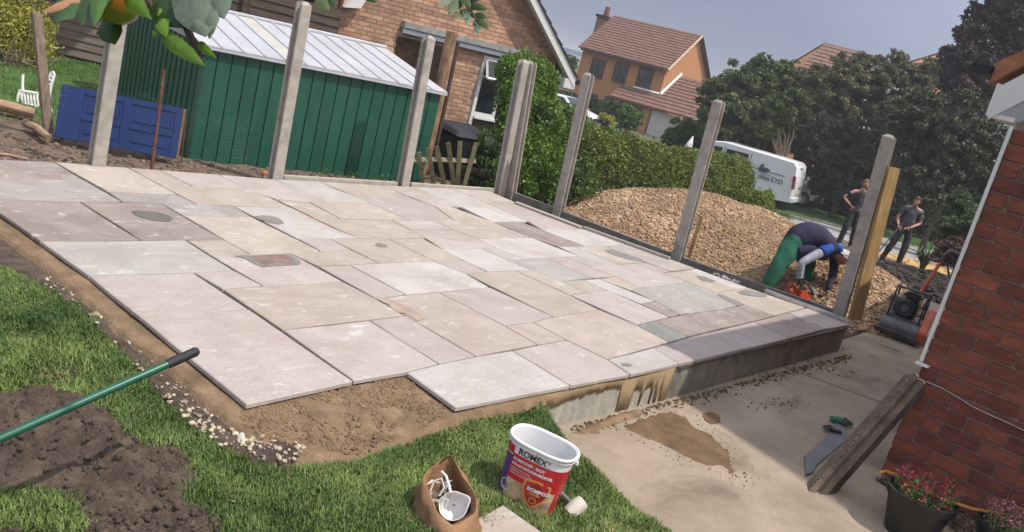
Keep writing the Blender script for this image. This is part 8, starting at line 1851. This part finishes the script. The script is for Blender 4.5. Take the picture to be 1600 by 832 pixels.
# ------------------------------------------------------------------ van and cars
def van():
    Dv = 35.5; rb = at(1226, 322, Dv)       # near rear bottom corner
    zg = terr(rb.x, rb.y) + .02; root = thing('white_van', 'white works van seen from behind with dark logo and LTD lettering', 'van', V(rb.x, rb.y, zg))
    ang = math.radians(30); fw_ = (-RTH * math.cos(ang) + Vector((FW.x, FW.y, 0)).normalized() * math.sin(ang)).normalized(); rt_ = fw_.cross(V(0, 0, 1)).normalized(); rt_ = rt_ if rt_.dot(RTH) > 0 else -rt_
    # x forward (0 = rear), y across (0 = near side, negative away), z up
    O = at(1230, 324, Dv); O.z = 0; zt = at(1240, 252, Dv).z; H_ = zt - zg; k = H_ / 1.95
    def T(x, y, z): return V(O.x, O.y, zg) + fw_ * x * k + rt_ * y * k + V(0, 0, z) * k
    wm = mat('white vehicle paint', (.72, .73, .76), rough=.25, var=.03, scale=2, spec=.6); dk = glass_dark(); bk = mat('black trim', (.02, .02, .022), rough=.6); W = 1.85
    prof = [(.03, .42), (.0, .55), (.02, 1.2), (.12, 1.80), (.30, 1.93), (3.1, 1.97), (3.55, 1.88), (4.05, 1.28), (4.75, 1.05), (4.92, .80), (4.92, .42), (4.35, .36), (.7, .36)]
    n = len(prof); ysec = [(0.0, .90), (.10, 1.0), (W - .10, 1.0), (W, .90)]
    m = M(); vs = []
    for y, s in [(0.0, 0), (.07, 1), (W - .07, 1), (W, 0)]:
        for x, z in prof:
            zz = z - (.06 if (s == 0 and z > 1.6) else 0); xx = x + (0.04 if s == 0 and x < .2 else (-.05 if s == 0 and x > 4.5 else 0)); 
            tuck = .10 * max(0, (z - 1.15) / .8) * (1 if y < 1 else -1) if s == 0 else .10 * max(0, (z - 1.15) / .8) * (1 if y < 1 else -1)
            vs.append(T(xx, y + tuck, zz))
    fs = [(j * n + i, j * n + (i + 1) % n, (j + 1) * n + (i + 1) % n, (j + 1) * n + i) for j in range(3) for i in range(n)] + [tuple(range(n)), tuple(range(3 * n, 4 * n))]
    m.add(vs, fs).build('body', wm, root, bevel=.02, smooth=True)
    def side(name, pts, mt, o=.012, th=.02, par=root, bev=0):       # panel on the near side (y=0)
        m = M(); q = []
        for x, z in pts: q.append(T(x, -o + .10 * max(0, (z - 1.15) / .8), z))
        m.prism(q, rt_ * th * k); return m.build(name, mt, par, bevel=bev)
    # is near side y=0 the one facing the camera? rt_ points to picture right; near/left-hand side of van is y=0 when going left-away
    def rear(name, pts, mt, o=.012, th=.02, par=root): m = M(); m.prism([T(-o + (.10 * max(0, (z - 1.2) / .6)), y, z) for y, z in pts], fw_ * th * k); return m.build(name, mt, par)
    side('side_window', [(2.05, 1.18), (2.95, 1.18), (2.95, 1.72), (2.05, 1.74)], dk); side('side_window', [(3.12, 1.18), (3.95, 1.18), (3.55, 1.70), (3.12, 1.72)], dk)
    side('door_seam', [(1.93, .45), (1.95, .45), (1.95, 1.80), (1.93, 1.80)], bk, .006); side('door_seam', [(3.02, .45), (3.04, .45), (3.04, 1.80), (3.02, 1.80)], bk, .006); side('door_rail', [(.45, 1.30), (1.95, 1.30), (1.95, 1.32), (.45, 1.32)], bk, .006)
    m = M(); m.prism([T(3.60, .2, 1.80), T(3.60, W - .2, 1.80), T(4.02, W - .14, 1.30), T(4.02, .14, 1.30)], fw_ * .03); m.build('windscreen', dk, root)
    for y, lb in ((.05, 'near'), (W - .05, 'far')):
        m = M(); m.prism([T(-.02, y - .05 + (0 if y < 1 else -.0), .95), T(-.02, y + .07 * (1 if y < 1 else -1), .95), T(.05, y + .07 * (1 if y < 1 else -1), 1.42), T(.05, y - .05, 1.42)], fw_ * .10 * k); tl = m.build('tail_light', mat('red lens', (.30, .015, .02), rough=.25), root)
        M().prism([T(-.03, y - .05, 1.12), T(-.03, y + .06, 1.12), T(-.01, y + .06, 1.24), T(-.01, y - .05, 1.24)], fw_ * .03).build('lens', mat('clear lens', (.6, .6, .6), rough=.2), tl)
    rear('door_seam', [(W / 2 - .01, .6), (W / 2 + .01, .6), (W / 2 + .01, 1.75), (W / 2 - .01, 1.75)], bk, .006); 
    m = M(); m.hexa([T(-.08, .05, .40), T(-.08, W - .05, .40), T(.15, W - .02, .40), T(.15, .02, .40)], [T(-.08, .05, .58), T(-.08, W - .05, .58), T(.15, W - .02, .58), T(.15, .02, .58)]); m.build('bumper', wm, root, bevel=.02)
    rear('number_plate', [(W / 2 - .26, .66), (W / 2 + .26, .66), (W / 2 + .26, .77), (W / 2 - .26, .77)], mat('yellow plate', (.55, .50, .28), rough=.4)); rear('handle', [(W / 2 + .05, .92), (W / 2 + .2, .92), (W / 2 + .2, .96), (W / 2 + .05, .96)], bk); rear('handle', [(W / 2 - .3, 1.70), (W / 2 - .1, 1.70), (W / 2 - .1, 1.74), (W / 2 - .3, 1.74)], bk)
    for x in (.85, 4.1):
        for y in (.12, W - .12):
            w_ = M().tube([T(x, y - .1, .33), T(x, y + .1, .33)], .33 * k, 22).build('wheel', bk, root, smooth=True); M().tube([T(x, y - .11, .33), T(x, y - .1, .33)], .19 * k, 16).build('rim', mat('steel rim', (.35, .35, .36), rough=.4, metal=.6), w_)
    for y in (-.16, W + .02):
        M().box(T(3.75, y + .06, 1.25), (.14, .14, .24)).build('door_mirror', wm, root, bevel=.02)
    # lettering and logo
    def txt(body, x, z, size, mt, rearside=False, bold=.004):
        cu = bpy.data.curves.new('lettering', 'FONT'); cu.body = body; cu.size = size * k; cu.extrude = .002; cu.offset = bold; ob = bpy.data.objects.new('lettering', cu); COL.objects.link(ob); bpy.context.view_layer.update(); me = bpy.data.meshes.new_from_object(ob); bpy.data.objects.remove(ob)
        if rearside: u, p = rt_, T(-.035 + .10 * max(0, (z - 1.2) / .6), x, z)
        else: u, p = -fw_, T(x, -.035 + .10 * max(0, (z - 1.15) / .8), z)
        R = Matrix((u, V(0, 0, 1), u.cross(V(0, 0, 1)))).transposed(); me.transform(Matrix.Translation(p) @ R.to_4x4()); me.materials.clear(); me.materials.append(mt); link('lettering', me, root)
    ink = mat('dark blue lettering', (.06, .07, .11), rough=.5)
    txt('ones LTD', 1.45, .98, .25, ink); txt('gardens', 1.35, .74, .12, ink, bold=.001) if False else None
    for x in (.75, .62): pass
    # tree shaped emblem: two leaf drops on a stem over a swoosh
    def drop(cx, cz, a, b, rot, rearside=False, name='emblem'):
        P_ = []
        for i in range(14):
            th = 2 * PI * i / 14; x = a * math.cos(th); z = b * math.sin(th) * (1 - .35 * math.cos(th)); xr = x * math.cos(rot) - z * math.sin(rot); zr = x * math.sin(rot) + z * math.cos(rot)
            z_ = cz + zr; P_.append(T(cx - xr, -.03 + .10 * max(0, (z_ - 1.15) / .8), z_) if not rearside else T(-.03 + .10 * max(0, (z_ - 1.2) / .6), cx + xr, z_))
        M().prism(P_, (rt_ if not rearside else fw_) * .004).build(name, ink, root)
    drop(1.42, 1.42, .15, .075, 1.2); drop(1.22, 1.34, .16, .10, .15); drop(1.38, 1.30, .14, .07, -.2)
    def sw(pts, w_, rearside=False): M().tube([(T(x, -.03 + .10 * max(0, (z - 1.15) / .8), z) if not rearside else T(-.03 + .1 * max(0, (z - 1.2) / .6), x, z)) for x, z in pts], w_, 4).build('emblem', mat('grey lettering', (.2, .21, .24), rough=.5), root)
    sw([(1.33, 1.30), (1.33, 1.14)], .012); sw([(1.35, 1.12), (1.1, 1.20), (.85, 1.19), (.6, 1.10)], .02)
    drop(W / 2 + .32, 1.56, .05, .10, 0, True); sw([(W / 2 + .15, 1.38), (W / 2 + .32, 1.33), (W / 2 + .5, 1.42)], .012, True)
    txt('F&M', W / 2 + .16, 1.20, .13, ink, True, .001); 
    for z in (1.06, .98): sw([(W / 2 + .1, z), (W / 2 + .62, z)], .012, True)
    return root
van()
def car(name, label, origin, fwd, k, parts=None):
    """simple hatchback; origin = ground point under the centre"""
    root = thing(name, label, 'car', origin); f = fwd.normalized(); s = f.cross(V(0, 0, 1)).normalized(); wm = mat('white vehicle paint', (.7, .7, .7)); dk = glass_dark(); bk = mat('black trim', (.02, .02, .02))
    def T(x, y, z): return Vector(origin) + (f * x + s * y + V(0, 0, z)) * k
    prof = [(-2.1, .35), (-2.15, .75), (-2.0, .95), (-1.45, 1.0), (-.9, 1.42), (.35, 1.45), (1.05, 1.0), (1.95, .84), (2.15, .62), (2.12, .33)]
    n = len(prof); m = M(); vs = []
    for y, a in ((-.86, 0), (-.80, 1), (.80, 1), (.86, 0)):
        for x, z in prof: vs.append(T(x, y * (1 - .16 * max(0, z - .95) / .5), z - (.04 if a == 0 and z > .7 else 0)))
    m.add(vs, [(j * n + i, j * n + (i + 1) % n, (j + 1) * n + (i + 1) % n, (j + 1) * n + i) for j in range(3) for i in range(n)] + [tuple(range(n)), tuple(range(3 * n, 4 * n))]).build('body', wm, root, bevel=.02, smooth=True)
    M().prism([T(.38, -.60, 1.43), T(.38, .60, 1.43), T(1.06, .72, 1.03), T(1.06, -.72, 1.03)], (f * .4 + V(0, 0, .6)) * .03).build('windscreen', dk, root)
    M().prism([T(-.92, -.60, 1.40), T(-.92, .60, 1.40), T(-1.42, .70, 1.04), T(-1.42, -.70, 1.04)], (-f * .4 + V(0, 0, .6)) * .03).build('rear_window', dk, root)
    for y in (-1, 1):
        for P_ in ([(-.35, 1.02), (-.35, 1.36), (.30, 1.36), (.85, 1.02)], [(-.42, 1.02), (-.42, 1.36), (-.85, 1.34), (-1.25, 1.02)]): M().prism([T(x, y * (.872 * (1 - .16 * max(0, z - .95) / .5) - .0), z) for x, z in P_], s * y * .012).build('side_window', dk, root)
        M().box(T(.85, y * .95, 1.02), (.12, .16, .12)).build('door_mirror', wm, root, bevel=.02)
        for x in (-1.3, 1.3): w_ = M().tube([T(x, y * .70, .31), T(x, y * .88, .31)], .31 * k, 18).build('wheel', bk, root, smooth=True); M().tube([T(x, y * .88, .31), T(x, y * .89, .31)], .18 * k, 12).build('rim', mat('steel rim', (.35, .35, .36)), w_)
        hl = M().prism([T(2.13, y * .42, .62), T(2.13, y * .78, .62), T(2.06, y * .78, .78), T(2.06, y * .42, .78)], f * .05).build('headlight', mat('headlight glass', (.10, .11, .13), rough=.1), root)
    for y in (-.15, .15): M().prism([T(2.16, y - .12, .60), T(2.16, y + .12, .60), T(2.10, y + .12, .76), T(2.10, y - .12, .76)], f * .04).build('grille', bk, root)
    return root
c = at(1210, 250, 40); c.z = -1.95; car('parked_car', 'white car parked beyond the van with dark windscreen showing over it', c, RTH * .95 + Vector((FW.x, FW.y, 0)) * -.1, 1.12)
c = at(878, 182, 47); c.z = at(926, 206, 47).z; car('parked_car', 'white car nose peeping out behind the hedge and a post', c, RTH * .8 + TOCAM * .6, 1.0)
# pointed white cone above hedge
p = at(1073, 236, 33); p0 = V(p.x, p.y, terr(p.x, p.y)); q = at(1083, 213, 33)
pr2 = thing('closed_parasol', 'slim white pointed folded parasol rising behind the hedge', 'parasol', p0); M().tube([p0, p], .03, 6).build('pole', mat('white upvc', (.7, .7, .7)), pr2, smooth=True); M().tube([p - V(0, 0, .25), p + V(0, 0, .02), p.lerp(q, .6), q], [.12, .17, .09, .015], 10).build('canopy', mat('white canvas', (.72, .72, .70), rough=.8), pr2, smooth=True)
# ------------------------------------------------------------------ apple tree: trunk outside the frame, twigs with apple hanging into the top of the view
m_apl = mat('apple leaf', (.035, .085, .018), rough=.38, var=.3, scale=14, trans=.12, spec=.5, bump=.2, bscale=50)
m_apl2 = mat('young apple leaf', (.14, .27, .03), rough=.45, var=.2, scale=20, trans=.35, bump=.2, bscale=50)
m_apl3 = mat('bluish apple leaf underside', (.11, .15, .105), rough=.6, var=.15, scale=16, bump=.3, bscale=40)
m_twg = mat('apple twig bark', (.12, .095, .075), rough=.85, var=.3, scale=30, bump=.4)
def leaf(root, pix, D, mt, curl=.02, name='leaf', vein=True, n=7):
    """pix: (base x,y),(tip x,y), width px; D distance at base and tip"""
    (bx, by), (tx, ty), wpx = pix; D0, D1 = D if isinstance(D, tuple) else (D, D)
    a, t = at(bx, by, D0), at(tx, ty, D1); ax = t - a; L = ax.length; ax.normalize(); s = ax.cross(FW).normalized(); nrm = s.cross(ax).normalized(); w_ = wpx * D0 / FOC / 2; vs = []; fs = []
    for i in range(n + 1):
        u_ = i / n; ww = w_ * (math.sin(PI * u_ ** .8) ** .75 if 0 < u_ < 1 else 0.02) * (1 + .07 * math.sin(i * 2.7 + wpx)); bend = nrm * (-curl * math.sin(PI * u_)) 
        c = a + ax * L * u_ + bend
        for sg in (-1, -.5, 0, .5, 1): vs.append(c + s * ww * sg + nrm * (.18 * ww * abs(sg) * 1.3 + .06 * ww * math.sin(i * 2.1 + sg * 2)))
    for i in range(n):
        for j in range(4): fs.append((i * 5 + j, i * 5 + j + 1, (i + 1) * 5 + j + 1, (i + 1) * 5 + j))
    o = M().add(vs, fs).build(name, mt, root, smooth='all')
    return o
def bough():
    tb = g(-520, 330, -.1); tb = V(.35, 4.7, -.12); root = thing('apple_tree', 'apple tree whose leafy twig ends hang into the top of the view', 'tree', tb)
    top = tb + V(.05, -.15, 2.35); M().tube([tb - V(0, 0, .2), tb + V(.02, -.04, 1.2), top], [.11, .085, .06], 10).build('trunk', m_twg, root, smooth=True)
    tw0 = at(228, -60, 1.25); M().tube([top, top.lerp(tw0, .4) + V(0, 0, .35), top.lerp(tw0, .8) + V(0, 0, .25), tw0, at(232, -5, 1.14), at(242, 14, 1.12), at(247, 33, 1.11)], [.05, .032, .018, .008, .0065, .0065, .0035], 9).build('bough', m_twg, root, smooth=True)
    M().tube([at(242, 10, 1.12), at(262, 12, 1.11), at(283, 28, 1.10), at(291, 42, 1.10), at(299, 60, 1.09), at(308, 72, 1.09), at(316, 88, 1.08)], [.0045, .004, .0045, .0048, .0046, .0052, .003], 8).build('twig', m_twg, root, smooth=True)
    M().tube([at(247, 22, 1.12), at(256, 16, 1.12), at(264, 11, 1.12)], [.003, .0022, .001], 6).build('twig', m_apl2, root, smooth=True)
    lit = mat('lit apple leaf', (.07, .15, .03), rough=.4, var=.25, scale=16, trans=.2)
    L_ = [(((172, -40), (88, 34), 74), (1.16, 1.05), m_apl), (((150, 2), (66, 20), 20), (1.10, 1.06), mat('brown curled leaf', (.28, .14, .07), rough=.7, var=.3, scale=20)), (((182, -42), (126, 40), 52), (1.14, 1.04), m_apl), (((170, -30), (147, 42), 30), (1.1, 1.02), lit),
          (((168, 26), (180, 70), 44), (1.2, 1.18), m_apl), (((196, -10), (234, 28), 30), (1.12, 1.08), m_apl2), (((212, -12), (222, 24), 20), (1.12, 1.1), m_apl2),
          (((240, -30), (284, 44), 66), (1.14, 1.08), m_apl), (((262, -44), (306, 34), 64), (1.15, 1.08), m_apl), (((296, -52), (322, 58), 84), (1.12, 1.04), m_apl3), (((330, -50), (350, 30), 56), (1.11, 1.05), m_apl3), (((338, 14), (327, 62), 20), (1.06, 1.05), m_apl3), (((318, 30), (306, 52), 18), (1.06, 1.05), m_apl3),
          (((250, 52), (321, 104), 26), (1.10, 1.02), m_apl2), (((308, 66), (339, 92), 14), (1.09, 1.05), m_apl2), (((254, 28), (260, 58), 24), (1.10, 1.08), m_apl2), (((262, 12), (246, 26), 9), (1.12, 1.1), m_apl2), (((250, 16), (268, 24), 10), (1.12, 1.1), m_apl2), (((246, 50), (241, 60), 9), (1.1, 1.09), m_apl2)]
    for pix, D, mt in L_: leaf(root, pix, D, mt, curl=.006)
    # second twig further away, hanging at the top middle
    a = at(700, -70, 2.3); M().tube([top, top.lerp(a, .35) + V(0, 0, .5), top.lerp(a, .75) + V(0, 0, .4), a, at(716, -10, 2.2), at(735, 16, 2.18), at(744, 32, 2.17)], [.05, .035, .02, .009, .006, .004, .002], 8).build('bough', m_twg, root, smooth=True)
    mm = mat('sage apple leaf', (.12, .17, .07), rough=.5, var=.25, scale=16, trans=.25)
    for i, (b_, t_, w_) in enumerate((((712, -4), (684, 10), 15), ((716, -6), (702, 26), 17), ((722, 4), (700, 20), 14), ((725, 2), (752, -2), 16), ((730, 8), (762, 16), 14), ((733, 14), (712, 32), 13), ((738, 20), (728, 40), 12), ((740, 22), (762, 30), 12), ((742, 28), (764, 46), 12), ((744, 30), (747, 56), 13), ((728, -4), (745, -12), 14), ((720, -8), (735, 12), 16), ((736, 24), (722, 30), 10))): leaf(root, (b_, t_, w_), (2.2, 2.14), mm if i % 3 else m_apl3, curl=.006)
    for b_, t_, w_ in (((498, -10), (514, 18), 26), ((510, -14), (523, 10), 20), ((566, -6), (588, 5), 13)): leaf(root, (b_, t_, w_), (1.3, 1.25), m_apl if w_ < 26 else mm, curl=.006)
    M().tube([at(232, -60, 1.25), at(380, -60, 1.3), at(505, -25, 1.3), at(506, -8, 1.3)], [.007, .006, .004, .003], 6).build('twig', m_twg, root, smooth=True)
    M().tube([at(505, -25, 1.3), at(560, -20, 1.3), at(568, -5, 1.3)], [.004, .003, .002], 6).build('twig', m_twg, root, smooth=True)
    # crown above the view, seen only by its shade
    cb = [(.9, 4.1, 3.15, .9, .9, .55), (1.5, 3.5, 3.3, .7, .7, .45), (.1, 4.8, 3.2, .9, .9, .55), (.6, 5.3, 3.1, .7, .7, .45)]
    leafmass('crown', cb, 1900, .085, m_apl, None, None, root)
    for b_ in cb: M().tube([top, Vector(b_[:3])], [.045, .015], 6).build('bough', m_twg, root, smooth=True)
    # apple
    mt = bpy.data.materials.new('apple skin'); mt.use_nodes = True; N = mt.node_tree.nodes; Lk = mt.node_tree.links; b = N['Principled BSDF']; b.inputs['Roughness'].default_value = .32
    tc = N.new('ShaderNodeTexCoord'); nz_ = N.new('ShaderNodeTexNoise'); nz_.inputs['Scale'].default_value = 22; sp = N.new('ShaderNodeSeparateXYZ'); Lk.new(tc.outputs['Generated'], sp.inputs[0]); Lk.new(tc.outputs['Object'], nz_.inputs[0]); ad = N.new('ShaderNodeMath'); ad.operation = 'MULTIPLY_ADD'; ad.inputs[1].default_value = .22; Lk.new(nz_.outputs[0], ad.inputs[0]); Lk.new(sp.outputs[2], ad.inputs[2])
    cr_ = N.new('ShaderNodeValToRGB'); e = cr_.color_ramp.elements; e[0].position = .32; e[0].color = (.16, .20, .012, 1); e[1].position = .68; e[1].color = (.42, .10, .02, 1); Lk.new(ad.outputs[0], cr_.inputs[0]); Lk.new(cr_.outputs[0], b.inputs['Base Color'])
    c = at(178, -7, 1.16); r = .037; prof = [(0, -.80), (.18, -.92), (.5, -.93), (.82, -.68), (1.0, -.2), (1.0, .2), (.88, .58), (.6, .86), (.3, .90), (.1, .78), (0, .70)]
    ap = thing('apple', 'green and orange apple hanging among leaves at the top left', 'apple', c); M().lathe([(x * r, z * r) for x, z in prof], c, 28).build('fruit', mt, ap, smooth='all'); M().tube([c + V(0, 0, r * .7), c + V(.003, 0, r * 1.5), at(228, -60, 1.25)], .0014, 5).build('stalk', m_twg, ap)
bough()
# ------------------------------------------------------------------ even haze added to lift the dark tones, standing for lens glare
def haze():
    x0, x1, y0, y1, z0, z1 = -2700, 2700, -2700, 2700, -3.2, 12.5
    me = M().box(((x0 + x1) / 2, (y0 + y1) / 2, (z0 + z1) / 2), (x1 - x0, y1 - y0, z1 - z0)); m = bpy.data.materials.new('added haze'); m.use_nodes = True; N = m.node_tree.nodes; N.clear(); o = N.new('ShaderNodeOutputMaterial'); p = N.new('ShaderNodeVolumePrincipled'); p.inputs['Density'].default_value = .0014; p.inputs['Color'].default_value = (.92, .94, 1, 1); p.inputs['Anisotropy'].default_value = .2
    m.node_tree.links.new(p.outputs[0], o.inputs['Volume']); ob = me.build('added_haze', m); ob['kind'] = 'stuff'
haze()
